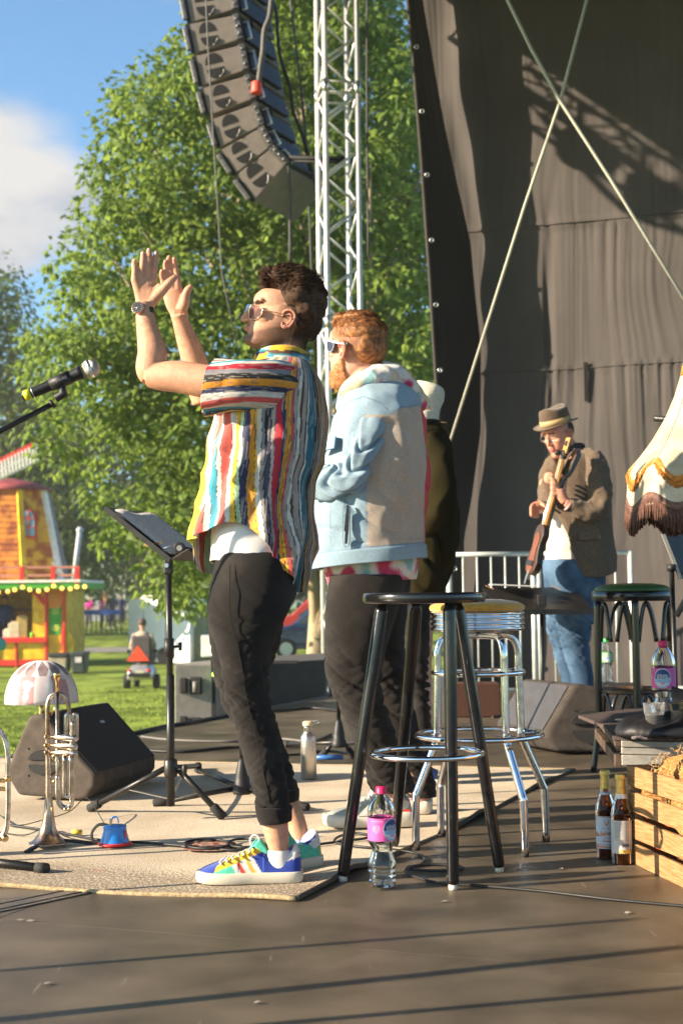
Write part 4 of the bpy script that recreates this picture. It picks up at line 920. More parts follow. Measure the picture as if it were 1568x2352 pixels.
def bentwood_stool():
 c = Vector((P(1454,1500,6.45).x, 6.45, 0)); t = thing('bentwood_stool', 'black bentwood bar stool with a green padded seat', 'bar stool', c)
 zt = .79-(1366-1372)/3267*6.45; r = .182
 s = MB(); s.lathe([(r*.96,zt-.045),(r,zt-.04),(r,zt-.004),(r*.97,zt)], (c.x,c.y,0), seg=56); ob('seat_rim', s, blk_lacq, t)
 s = MB(); s.lathe([(r*.95,zt-.002),(r*.93,zt+.012),(r*.8,zt+.026),(r*.5,zt+.034),(.001,zt+.037)], (c.x,c.y,0), seg=56, cap0=True, cap1=False); ob('seat_cushion', s, mat('green_vinyl', (.05,.13,.03), .38, 0, .12, 10, .1, 200), t)
 angs = [R(192), R(262), R(345), R(75)]; feetr = .20
 for a in angs:
  u = Vector((math.cos(a), math.sin(a), 0))
  pts = [c+u*.168+Vector((0,0,zt-.03)), c+u*.172+Vector((0,0,.4)), c+u*.178+Vector((0,0,.2)), c+u*.205+Vector((0,0,.0))]
  m = MB(); m.tube(cat(pts, 6), [.0165]*12+[.0155,.015,.0145,.014,.014,.014,.013], 14); ob('leg', m, blk_lacq, t)
  v = Vector((-u.y, u.x, 0))
 for i, a in enumerate(angs):
  b = angs[(i+1) % 4]; 
  if b < a: b += 2*math.pi
  for top, drop in ((zt-.055, .17), (.345, .15)):
   for s_, e_ in ((a, 1), (b, -1)):
    pts = []
    for k in range(9):
     q = k/8; an = s_+e_*(b-a)*(.06+.36*q); zz = top-drop*((q-.42)/.58)**2 if q > .42 else top-.17*((.42-q)/.42)**2
     pts.append(c+Vector((math.cos(an), math.sin(an), 0))*(.160)+Vector((0,0,zz)))
    m = MB(); m.tube(cat(pts, 3), .0095, 10); ob('bent_brace', m, blk_lacq, t)
 ring = [c+Vector((.155*math.cos(2*math.pi*k/48), .155*math.sin(2*math.pi*k/48), .355)) for k in range(48)]
 m = MB(); m.tube(ring, .011, 10, closed=True); ob('foot_ring', m, mat('worn_edge', (.10,.06,.035), .35, 0, .4, 20), t)
bentwood_stool()
# ================================================================ BOTTLES
pet = mat('clear_plastic', (.93,.97,.98), .03, 0, .01, 5, trans=1.0, ior=1.22)
water = mat('water', (.86,.95,.97), .0, 0, .0, 5, trans=1, ior=1.33)
mag = mat('magenta_cap', (.72,.01,.10), .4, 0, .08, 20)
pink_l = mat('label_pink', (.72,.10,.36), .45, 0, .1, 6); blue_l = mat('label_blue', (.02,.06,.22), .4); white_l = mat('label_white', (.75,.75,.75), .5); lightblue_l = mat('label_sky', (.30,.50,.72), .4); navy_strip = mat('label_navy', (.03,.04,.16), .5)
def pet_bottle(c, h, r, face, label, cap_m=mag, lab=(pink_l, blue_l), level=.45, txt=True):
 c = Vector(c); t = thing('water_bottle', label, 'water bottle', c); s = h
 pf = [(.80,.0),(.92,.012),(.98,.04),(.99,.08),(.93,.10),(1.0,.12),(.94,.145),(1.0,.17),(.94,.195),(1.0,.22),(.96,.25),(.86,.30),(.72,.355),(.70,.375),(.78,.41),(.95,.45),(.985,.47),(.985,.70),(.99,.72),(.97,.77),(.86,.83),(.66,.88),(.42,.925),(.30,.945),(.29,.96)]
 pf = cat(pf, 3)
 n = 48; rows = []
 for q, z in pf:
  row = []
  for k in range(n):
   a = 2*math.pi*k/n; petal = 1-(.10*(1-z/.06) if z < .06 else 0)*(.5+.5*math.cos(5*a)); zz = z*h+(.012*(1-z/.06)*(.5+.5*math.cos(5*a)) if z < .06 else 0)
   wob = 1+.012*math.sin(a*3+z*60)*(1 if z < .3 else 0)
   row.append(c+Vector((math.cos(a)*r*q*petal*wob, math.sin(a)*r*q*petal*wob, zz)))
  rows.append(row)
 b = MB().grid(rows, True, True, False); ob('bottle_body', b, pet, t)
 wr = [[c+((p-c)*Vector((.955,.955,1)).x if False else Vector(((p-c).x*.955, (p-c).y*.955, max((p-c).z, .004)))) for p in row] for row in rows if (row[0]-c).z < h*level]
 wz = h*level; wr.append([Vector((p.x, p.y, c.z+wz)) for p in wr[-1]])
 w = MB().grid(wr, True, True, True); ob('water', w, water, t)
 cp = MB(); cp.lathe([(r*.40,h*.935),(r*.42,h*.938),(r*.40,h*.943),(r*.385,h*.947),(r*.385,h*.99),(r*.36,h*1.0),(0.001,h*1.0)], c, seg=40, cap1=False); ob('cap', cp, cap_m, t)
 lb = MB(); z0, z1 = h*.48, h*.70; lb.lathe([(r*.994,z0),(r*.994,z1)], c, seg=64, cap0=False, cap1=False); L_ = ob('label_wrap', lb, lab[0], t)
 def wrap(rad=1.003):
  return lambda u, v: c+Vector((math.cos(face+u/r)*r*rad, math.sin(face+u/r)*r*rad, (z0+z1)/2+v))
 def disc(ru, rv, m_, rad, name, parent, half=None, dv=0):
  f = wrap(rad); d = MB(); rows_ = []
  for i in range(7):
   rr = i/6; rows_.append([f(rr*ru*math.cos(a), max(min(rr*rv*math.sin(a), half[1] if half else 9), half[0] if half else -9)) for a in [2*math.pi*k/40 for k in range(40)]])
  d.grid(rows_, True); ob(name, d, m_, parent)
 rv = (z1-z0)*.49
 disc(r*.72, rv, white_l, 1.000, 'emblem', L_); disc(r*.67, rv*.93, lab[1], 1.004, 'emblem', L_); disc(r*.66, rv*.9, lightblue_l, 1.007, 'emblem', L_, (-rv, -rv*.05)); disc(r*.64, rv*.86, white_l, 1.010, 'emblem', L_, (-rv, -rv*.42))
 if txt:
  k = r/.04
  for s_, u, v, sz, m_ in (('GÄNSE-', .0, .008, .0115, white_l), ('FURTHER', .004, -.0005, .0105, white_l), ('Schloss-Quelle', .006, -.0075, .0035, white_l), ('Sanft', .0, -.0165, .0075, mag)):
   m = MB(); f = wrap(1.016); text_mb(m, s_, sz*k, lambda a, b_: f(a+u*k, b_+v*k), bold=.0002); ob('lettering', m, m_, L_, smooth=False, fix=False)
  m = MB(); f = wrap(1.006)
  text_mb(m, 'Calcium und Magnesium', .0038*k, lambda a, b_: f(a-r*1.15, b_+rv*.78)); ob('lettering', m, white_l, L_, smooth=False, fix=False)
  m = MB(); text_mb(m, 'Mineralstoffe\nCalcium  120,0\nMagnesium 58,0\nNatrium  10,6\nSulfat 154,0\nmg/l', .0036*k, lambda a, b_: f(a-r*1.2, b_+.001)); ob('lettering', m, white_l, L_, smooth=False, fix=False)
 dr = MB(); rr_ = random.Random(int(h*1000))
 for _ in range(26):
  a = rr_.random()*6.28; z = rr_.choice([rr_.uniform(.33,.46), rr_.uniform(.72,.86)])*h; q = interp(z/h, [(b_, a_) for a_, b_ in pf]); dr.ball(c+Vector((math.cos(a)*r*q, math.sin(a)*r*q, z)), rr_.uniform(.0006,.0016), 6, 4)
 o = ob('droplet', dr, water, t, kind='stuff')
 return t
cb = F(878, 2040); pet_bottle((cb.x, cb.y, .001), .272, .0385, R(-45), 'clear water bottle with magenta cap standing between the legs of the black stool')
RZ = .295                                                                   # riser top
cr = P(1524, 1600, 5.15); pet_bottle((cr.x, cr.y, RZ), .325, .0435, R(-108), 'clear water bottle with pink label and magenta cap on the low platform behind the cup')
gg = mat('green_cap', (.02,.42,.06), .4); gl = mat('label_green', (.10,.42,.10), .5)
cg = P(1391, 1500, 9.6); pet_bottle((cg.x, cg.y, .19), .30, .046, R(-90), 'water bottle with green cap and green label standing far behind the bentwood stool', gg, (gl, mat('label_pale', (.5,.65,.45), .5)), txt=False)
bx = MB(); bx.box((cg.x+.05, 9.62, .095), (.34,.26,.185)); o = ob('equipment_case', bx, mat('case_black', (.02,.02,.022), .6), bevel=.01, loc=(cg.x, 9.62, 0)); tag(o, 'small black case on the floor under the green capped bottle', 'case')
brown_g = mat('brown_glass', (.30,.085,.012), .03, 0, .02, 5, trans=.96, ior=1.3); gold_f = mat('gold_foil', (.80,.56,.16), .3, 1, .15, 60, .8, 350); copper = mat('copper_print', (.5,.16,.04), .3, .8)
def beer(c, face, label, front):
 c = Vector((c.x, c.y, .001)); t = thing('beer_bottle', label, 'beer bottle', c); r, h = .0305, .262
 pf = cat([(.92,0),(1,.012),(1,.05),(1,.50),(.98,.56),(.86,.63),(.64,.70),(.50,.76),(.45,.83),(.42,.93),(.44,.945)], 4)
 b = MB().lathe([(q*r, z*h) for q, z in pf], c, seg=40, cap1=False); ob('glass', b, brown_g, t)
 bi = MB().lathe([(q*r*.93, max(z*h,.004)) for q, z in pf if z < .60], c, seg=32); ob('beer', bi, mat('beer_liquid', (.10,.02,.003), .05, trans=.6, ior=1.33), t)
 fo = MB(); rows = []
 for i in range(16):
  z = lerp(.775, .955, i/15); q = interp(z, [(b_, a_) for a_, b_ in pf]); rows.append([c+Vector((math.cos(a), math.sin(a), 0))*r*(q*1.05+.02*noise.noise(Vector((a*4, z*60, face))))+Vector((0,0,z*h)) for a in [2*math.pi*k/40 for k in range(40)]])
 fo.grid(rows, True); ob('neck_foil', fo, gold_f, t)
 cp = MB(); rows = []
 for z, q in ((.945,.52),(.955,.53),(.985,.50),(1.0,.42),(1.003,.01)): rows.append([c+Vector((math.cos(a), math.sin(a), 0))*r*q*(1+(.05*math.cos(21*a) if z < .97 else 0))+Vector((0,0,z*h)) for a in [2*math.pi*k/84 for k in range(84)]])
 cp.grid(rows, True); ob('crown_cap', cp, gold_f, t)
 ll = mat('beer_label', (.50,.54,.60), .4, 0, .06, 8) if front else mat('beer_back_label', (.50,.48,.46), .5)
 def wrapf(z, rad=1.012):
  q = interp(z/h, [(b_, a_) for a_, b_ in pf]); return Vector
 def arc(z0, z1, a0, a1, m_, rad, nm, par):
  rows = []
  for i in range(5):
   z = lerp(z0, z1, i/4); q = interp(z/h, [(b_, a_) for a_, b_ in pf]); rows.append([c+Vector((math.cos(face+a), math.sin(face+a), 0))*(r*q*rad)+Vector((0,0,z)) for a in [lerp(a0, a1, k/24) for k in range(25)]])
  m = MB().grid(rows, False); return ob(nm, m, m_, par)
 W = lambda rad: (lambda u, v: c+Vector((math.cos(face+u/r)*r*rad, math.sin(face+u/r)*r*rad, v)))
 main = arc(.033, .128, -1.35, 1.35, ll, 1.010, 'label', t); arc(.190, .206, -3.1, 3.1, white_l if not front else ll, 1.03, 'neck_label', t)
 if front:
  arc(.036,.040,-1.35,1.35,copper,1.016,'gold_band',main); arc(.043,.045,-1.35,1.35,copper,1.016,'gold_band',main); arc(.1255,.127,-1.35,1.35,copper,1.016,'gold_band',main)
  m = MB(); f = W(1.02); text_mb(m, 'Radeberger', .0185, lambda u, v: f(u*.95, v+.078+u*.12), bold=.0004); ob('lettering', m, copper, main, smooth=False, fix=False)
  m = MB(); text_mb(m, 'PILSNER', .006, lambda u, v: f(u, v+.064)); text_mb(m, 'PREMIUM SEIT 1872', .0035, lambda u, v: f(u, v+.092)); ob('lettering', m, copper, main, smooth=False, fix=False)
  pts = [(-.006,.118),(.006,.118),(.006,.108),(0,.100),(-.006,.108)]; m = MB(); b0 = len(m.v); m.v += [f(u, v) for u, v in pts]; m.face(range(5)); ob('shield', m, copper, main, fix=False)
  f = W(1.02*.52); pts = [(-.006,.208),(.006,.208),(.006,.198),(0,.190),(-.006,.198)]; m = MB(); m.v += [c+Vector((math.cos(face+u/r*2)*r*.55, math.sin(face+u/r*2)*r*.55, v)) for u, v in pts]; m.face(range(5)); ob('shield', m, mat('red_gold', (.3,.05,.02), .3, .5), t, fix=False)
  m = MB()
  for k in range(5):
   m2 = MB(); ff = W(1.02); rows = [[ff(-.011+k*.0055+.0024*rr*math.cos(a), .055+.0024*rr*math.sin(a)) for a in [2*math.pi*j/12 for j in range(12)]] for rr in (.05,1)]; m2.grid(rows); ob('medal', m2, copper, main)
 else:
  m = MB(); f = W(1.02); dk = mat('print_grey', (.12,.12,.12), .6)
  for k in range(13): text_mb(m, 'Gebraut nach dem deutschen', .0036, lambda u, v: f(u, v+.122-k*.0042))
  ob('lettering', m, dk, main, smooth=False, fix=False, kind='stuff')
  m = MB(); r_ = random.Random(4); u = .001
  while u < .022:
   w_ = r_.choice([.0005,.0009,.0014]); b0 = len(m.v); m.v += [f(u,.052), f(u+w_,.052), f(u+w_,.062), f(u,.062)]; m.face((b0,b0+1,b0+2,b0+3)); u += w_+r_.choice([.0005,.0009])
  ob('barcode', m, mat('barcode_black', (.02,.02,.02), .6), main, fix=False, kind='stuff')
  arc(.034,.044,-.3,1.35,gold_f,1.016,'gold_band',main)
beer(F(1392,1972), R(-96), 'brown beer bottle with a silver front label, left one beside the wooden crate', True)
beer(F(1428,1984), R(-100), 'brown beer bottle showing its printed back label, right one touching the wooden crate', False)
def flask():
 c = F(709, 1793); t = thing('steel_bottle', 'brushed stainless steel drinking bottle with a ring lid standing on the rug', 'drinking bottle', (c.x, c.y, .008)); c = Vector((c.x, c.y, .009)); r = .034
 st = mat('brushed_steel', (.60,.56,.50), .30, 1, .08, 6, .25, 4, stretch=(1,1,90))
 b = MB().lathe([(r*.9,0),(r,.004),(r,.165),(r*.97,.178),(r*.75,.192),(r*.58,.198),(r*.56,.205)], c, seg=40); ob('bottle_body', b, st, t)
 k = MB(); pr = []
 for i in range(4): pr += [(r*.60,.203+i*.006),(r*.66,.206+i*.006)]
 k.lathe(pr, c, seg=32); ob('threaded_neck', k, dull_chrome, t)
 k = MB().lathe([(r*.70,.227),(r*.72,.23),(r*.72,.242),(r*.5,.247)], c, seg=32); ld = ob('lid', k, mat('bamboo_lid', (.6,.48,.3), .5), t)
 k = MB(); k.tube([c+Vector((.034+.012*math.cos(a), 0, .243+.007*math.sin(a))) for a in [i*math.pi/6 for i in range(12)]], .0022, 6, closed=True); ob('lid_ring', k, chrome, ld)
flask()
# ================================================================ CRATE WITH FIREWOOD
def wood_mat(name, c1, c2, sc=(1,1,1), rough=.7):
 m = mat(name, c1, rough, 0, .1, 5, .35, 60, spec=.25, col2=c2, stretch=sc, mix2=.5, detail=7); return m
pine = wood_mat('pine', (.29,.150,.060), (.40,.225,.100), (14,1.6,70))
def crate():
 c = Vector((F(1447,1979).x, F(1447,1979).y, 0)); a = (F(1568,2037)-F(1447,1979)).normalized(); a.z = 0; b = Vector((-a.y, a.x, 0))
 if b.x < 0: b = -b
 t = thing('wooden_crate', 'slatted pine crate filled with split firewood beside the beer bottles', 'crate', c); H, LA, LB = .283, .50, .36
 hs = .0585; gap = .0165; r = random.Random(2)
 for k in range(4):
  z = hs/2+k*(hs+gap)
  for (p, q) in ((c, c+a*LA), (c+b*LB, c+b*LB+a*LA)):
   m = MB(); jit = r.uniform(-.0015,.0015); m.beam(p+Vector((0,0,z+jit)), q+Vector((0,0,z-jit)), .010, hs); ob('slat', m, pine, t, bevel=.0012)
  for (p, q) in ((c+a*.0055, c+a*.0055+b*LB), (c+a*(LA-.0055), c+a*(LA-.0055)+b*LB)):
   m = MB(); m.beam(p+b*.0055+Vector((0,0,z)), q-b*.0055+Vector((0,0,z)), .010, hs); ob('slat', m, pine, t, bevel=.0012)
  for i in range(2):
   n_ = MB(); p = c+a*.014-b*.0055+Vector((0,0,z+(i-.5)*.03)); n_.cyl(p, p-b*.001, .0022, seg=8); ob('nail', n_, mat('nail_head', (.12,.09,.07), .5, .6), t)
 for p in (c+a*.022+b*.016, c+a*.022+b*(LB-.016), c+a*(LA-.022)+b*.016, c+a*(LA-.022)+b*(LB-.016)):
  m = MB(); m.box(p+Vector((0,0,H/2-.006)), (.028,.028,H-.018), Matrix((a, b, Vector((0,0,1)))).transposed()); ob('corner_post', m, pine, t, bevel=.001)
 m = MB(); m.box(c+a*LA/2+b*LB/2+Vector((0,0,.008)), (LA-.03,LB-.03,.008), Matrix((a, b, Vector((0,0,1)))).transposed()); ob('bottom_board', m, pine, t)
 lw = wood_mat('split_wood', (.26,.115,.035), (.46,.24,.08), (14,14,50), .9)
 def log(pos, ax, L, rr, seed, lab):
  r = random.Random(seed); ax = Vector(ax).normalized(); u = ax.orthogonal().normalized(); w = ax.cross(u); n = 40; rows = []
  prof = [r.uniform(.55,1.1) for _ in range(7)]
  for i in range(26):
   s = i/25; row = []
   for k in range(n):
    an = 2*math.pi*k/n; f = an/(2*math.pi)*7; q = lerp(prof[int(f) % 7], prof[(int(f)+1) % 7], f % 1)
    pt = Vector((math.cos(an)*3, math.sin(an)*3, s*2+seed)); d = rr*q*(1+.12*noise.noise(pt)+.10*noise.noise(Vector((an*9, s*1.2, seed))))
    endn = (s-.5)*L+(.035*noise.noise(Vector((math.cos(an)*4, math.sin(an)*4, seed+9*(s > .5)))) if s in (0,1) else 0)
    row.append(Vector(pos)+ax*endn+(u*math.cos(an)+w*math.sin(an))*d)
   rows.append(row)
  m = MB(); m.grid(rows, True, True, True); t2 = thing('firewood_log', lab, 'log', Vector(pos)); ob('log_wood', m, lw, t2)
  fb = MB()
  for _ in range(170):
   an = r.uniform(2.4, 5.6); s = r.uniform(-.5,.5); p = Vector(pos)+ax*s*L+(u*math.cos(an)+w*math.sin(an))*rr*.95
   d = Vector((r.uniform(-1,.4), r.uniform(-1,.2), r.uniform(-.6,1))).normalized(); e = p+d*r.uniform(.008,.028); mid = (p+e)/2+Vector((r.uniform(-1,1),r.uniform(-1,1),r.uniform(-1,1)))*.006
   fb.tube([p, mid, e], [.0012,.0009,.0003], 4)
  ob('fibre', fb, wood_mat('fibre', (.55,.32,.12), (.75,.5,.24)), t2, kind='stuff')
 M = lambda i, j, z: c+a*LA*i+b*LB*j+Vector((0,0,z))
 log(M(.40,.30,.275), a+Vector((0,0,.18)), .30, .078, 3, 'largest split log standing highest in the wooden crate')
 log(M(.16,.42,.19), a*.3+b+Vector((0,0,.05)), .24, .05, 8, 'split log lying across the near corner inside the crate')
 log(M(.66,.25,.20), a+b*.1, .26, .06, 12, 'split log lying along the sunny side inside the crate')
 log(M(.5,.6,.10), a, .36, .09, 15, 'thick log at the bottom of the crate seen through the slats')
 for s, z, w_ in ((.50,.15,.03),(.36,.075,.045)):
  m = MB(); m.box(M(s,.06,z), (w_,.02,.02), Matrix((a, b, Vector((0,0,1)))).transposed()); tag(ob('lighter', m, mat('lighter_red', (.7,.06,.02), .4), bevel=.004, loc=M(s,.06,z)), 'small red lighter showing through the %s gap of the crate' % ('upper' if s == .50 else 'lower'), 'lighter')
crate()
# ================================================================ LOW PLATFORM WITH ITS THINGS
def riser():
 A_ = F(1384, 1664, RZ); B_ = F(1407, 1691, RZ); C_ = P(1700, 1697, B_.y-.12); C_.z = RZ
 d1 = (B_-A_); top = [A_, B_, Vector((C_.x, C_.y, RZ)), Vector((C_.x+.3, A_.y+1.2, RZ)), Vector((A_.x+.0, A_.y+1.0, RZ))]
 top[4] = A_+Vector((-.02,.45,0))
 t = thing('platform', 'low stage platform with worn aluminium edge profile and dark top', 'platform', (B_.x, B_.y, 0)); wa = mat('worn_aluminium', (.36,.33,.29), .45, .65, .25, 12, .25, 60)
 m = MB(); m.prism([p+Vector((0,0,-.014)) for p in top], (0,0,.013)); ob('deck_panel', m, mat('platform_top', (.07,.05,.045), .7, 0, .2, 10, .2, 200), t, bevel=.001)
 fr = (C_-B_).normalized(); B2 = B_+fr*.03
 for z, hh, ww, dy in ((-.026,.022,.028,0),(-.050,.024,.022,.004),(-.082,.036,.032,-.002)):
  m = MB(); m.beam(B2+Vector((0,.012+dy,z)), C_+Vector((0,.012+dy,z)), ww, hh); ob('edge_profile', m, wa, t, bevel=.003)
 sd_ = (A_-B_).normalized(); off = Vector((.015,0,0))
 for z, hh in ((-.026,.02),(-.085,.04)):
  m = MB(); m.beam(B_+off+Vector((0,0,z)), B_+off+sd_*1.0+Vector((0,0,z)), .02, hh); ob('side_profile', m, mat('bronze_profile', (.16,.11,.08), .5, .6, .3, 20), t, bevel=.002)
 for p in (B_+Vector((.12,.10,0)), B_+Vector((.19,.55,0)), C_+Vector((-.1,.1,0))):
  m = MB(); m.cyl((p.x,p.y,0), (p.x,p.y,RZ-.09), .024, seg=20); ob('leg', m, alu, t)
 bc = P(1540, 1640, 4.98); rows = []; n = 40
 for i, (s, z) in enumerate(((1.0,0),(1.04,.02),(.98,.055),(.80,.085),(.45,.10),(.02,.108))):
  rows.append([Vector((bc.x, bc.y, RZ+.002))+Vector((math.cos(a)*.19*s, math.sin(a)*.12*s, z*(1+.35*math.cos(a)+.3*noise.noise(Vector((math.cos(a)*2,math.sin(a)*2,i*.5))))*(.8+.2*math.cos(a*2)))) for a in [2*math.pi*k/n for k in range(n)]])
 m = MB().grid(rows, True, True); o = ob('black_bag', m, mat('nylon_black', (.008,.008,.010), .5, 0, .3, 14, 1.0, 30), loc=(bc.x, bc.y, RZ)); tag(o, 'crumpled black nylon bag lying on the low platform', 'bag')
 cc = P(1501, 1640, 4.93); c = Vector((cc.x, cc.y, RZ+.002)); pr = [(.0225,0),(.024,.003),(.0315,.078),(.0335,.080),(.0365,.112),(.0385,.114),(.037,.1165)]
 m = MB(); rows = [[c+Vector((math.cos(a), math.sin(a), 0))*r_*(1+(.012*math.cos(24*a) if .003 < z < .078 else 0))+Vector((0,0,z)) for a in [2*math.pi*k/96 for k in range(96)]] for r_, z in cat(pr, 4)]
 m.grid(rows, True, True); tag(ob('plastic_cup', m, mat('cup_plastic', (.9,.88,.86), .12, trans=.93, ior=1.15), loc=c), 'empty clear plastic cup in front of the pink label bottle', 'cup')
 m = MB(); p = F(1470, 1655, RZ); m.box((p.x-.015, p.y-.08, RZ+.008), (.19,.085,.012), Matrix.Rotation(R(14),3,'Z')); tag(ob('phone', m, mat('phone_black', (.006,.006,.008), .15), bevel=.005, loc=p), 'glossy black phone lying at the left end of the platform', 'phone')
 tw = MB(); rows = []
 for i in range(40):
  rows.append([Vector((P(1450,1690,4.9).x+.42*i/39, 4.88+.13*j/11, RZ+.008+.006*noise.noise(Vector((i*.3,j*.4,0)))+.006*noise.noise(Vector((i*1.7,j*1.9,0))))) for j in range(12)])
 tw.grid(rows, False); o = ob('towel', tw, mat('towel_grey', (.13,.10,.11), 1, 0, .3, 60, 1.0, 260, sheen=.3), loc=(1,4.9,RZ)); tag(o, 'grey brown fluffy towel along the front edge of the platform', 'towel'); so_ = o.modifiers.new('s','SOLIDIFY'); so_.thickness = .008
 pc = P(1548, 1622, 4.80); M = Matrix.Rotation(R(-12),3,'Y') @ Matrix.Rotation(R(-6),3,'Z'); t2 = thing('cigarette_pack', 'gold and black cigarette pack lying tilted on the black bag', 'cigarette pack', pc)
 m = MB(); m.box(pc+M@Vector((.03,0,0)), (.088,.055,.022), M); ob('pack_box', m, mat('pack_gold', (.30,.19,.07), .4, .2), t2, bevel=.0012)
 m = MB(); m.box(pc+M@Vector((-.0,-.0282,0)), (.022,.001,.021), M); ob('pack_end', m, mat('pack_black', (.02,.018,.015), .5), t2)
 m = MB(); text_mb(m, 'Marlboro', .019, lambda u, v: pc+M@Vector((.045-u*1.0,-.0290,-v))); ob('lettering', m, mat('pack_print', (.02,.015,.01), .5), t2, smooth=False, fix=False)
riser()
# ================================================================ MONITORS
carpet = mat('speaker_coating', (.10,.082,.068), .85, 0, .18, 25, 1.0, 420, spec=.2); blackgr = mat('speaker_grille', (.012,.012,.013), .7, 0, .2, 20, .6, 900)
def wedge(name_lab, side_px, D_, ext, handle_c, hs=1.0, grille_face=None, side=carpet, loc=None):
 prof = [P(x, y, D_(x, y)) for x, y in side_px]; nrm = Vector(ext).normalized()
 c0 = sum(prof, Vector())/len(prof)
 pl = [p-nrm*((p-c0).dot(nrm)) for p in prof]
 zmin = min(p.z for p in pl); pl = [p-Vector((0,0,zmin-.012)) for p in pl]
 t = thing('stage_monitor', name_lab, 'stage monitor', (c0.x, c0.y, 0))
 m = MB(); m.prism(pl, Vector(ext)); o = ob('cabinet', m, side, t, bevel=.018, seg=3)
 return t, pl, nrm, c0
t, pl, nrm, c0 = wedge('brown grey wedge stage monitor with a dark top standing at the left on the rug', [(22,1826),(-14,1775),(52,1640),(92,1634),(236,1768),(234,1796),(212,1824),(190,1829)], lambda x, y: 5.62+(x-100)*.0002, (.16,.60,0), None)
def handle(t, c, ux, uz, n, rr, par_m=carpet, dark=blackgr):
 for s in (-1, 1):
  poly = [c+n*.007+ux*math.cos(a)*rr+uz*s*(math.sin(a)*rr*.62+rr*.16) for a in [math.pi*k/14 for k in range(15)]]
  m = MB(); m.prism(poly, -n*.012); ob('grip_recess', m, dark, t)
 for sx in (-1,1):
  for sy in (-1,1): m = MB(); m.ball(c+ux*sx*rr*1.05+uz*sy*rr*.85, .004, 6, 4); ob('screw', m, rubber, t)
ux = Vector((nrm.y, -nrm.x, 0)).normalized(); hc = P(97, 1752, c0.y); hc = hc-nrm*((hc-c0).dot(nrm))-nrm*.001; hc.z += .0
handle(t, hc, ux, Vector((0,0,1)), -nrm, .062)
m = MB(); e = Vector((.16,.60,0)); a_, b_ = pl[3], pl[4]; nn = (b_-a_).cross(e).normalized(); nn = nn if nn.z > 0 else -nn
q = [a_+e*.03+(b_-a_)*.02, b_+e*.03-(b_-a_)*.02, b_+e*.97-(b_-a_)*.02, a_+e*.97+(b_-a_)*.02]; m.prism([p+nn*.001 for p in q], nn*.004); ob('grille', m, blackgr, t, bevel=.001)
m = MB(); cc = (a_*.7+b_*.3)+e*.62+nn*.007; m.beam(cc, cc+e.normalized()*.035, .012, .002, up=nn); ob('badge', m, alu, t)
t, pl, nrm, c0 = wedge('grey wedge stage monitor with its light grille facing left behind the diner stool', [(1250,1730),(1222,1690),(1338,1592),(1402,1588),(1424,1620),(1424,1730),(1300,1735)], lambda x, y: 7.15, (.10,.36,0), None)
Zr = zmap(1800, 2100, .5102)
wp = [Zr(*p) for p in ((470,1300),(398,1205),(400,1150),(585,830),(620,808),(960,870),(990,1000),(985,1306))]
for ch in list(t.children): bpy.data.objects.remove(ch)
prof = [P(x, y, 7.05) for x, y in wp]; zmin = min(p.z for p in prof); prof = [p-Vector((0,0,zmin-.01)) for p in prof]; m = MB(); m.prism(prof, (-.20,.50,0)); ob('cabinet', m, mat('speaker_coating_dark', (.062,.052,.045), .85, 0, .18, 25, 1.0, 420, spec=.2), t, bevel=.02, seg=3)
ce = Vector((-.20,.50,0)); a_, b_ = prof[2], prof[3]; nn = (b_-a_).cross(ce).normalized(); nn = nn if nn.z > 0 else -nn
m = MB(); m.prism([p+nn*.001 for p in (a_+ce*.08, b_+ce*.08, b_+ce*.95, a_+ce*.95)], nn*.005); ob('grille', m, mat('grille_grey', (.055,.055,.062), .6, .2, .1, 20, .5, 900), t, bevel=.001)
hc = P(*Zr(725,1120), 7.04); hc.z -= zmin-.01; handle(t, hc, Vector((1,0,0)), Vector((0,0,1)), Vector((0,-1,0)), .105)
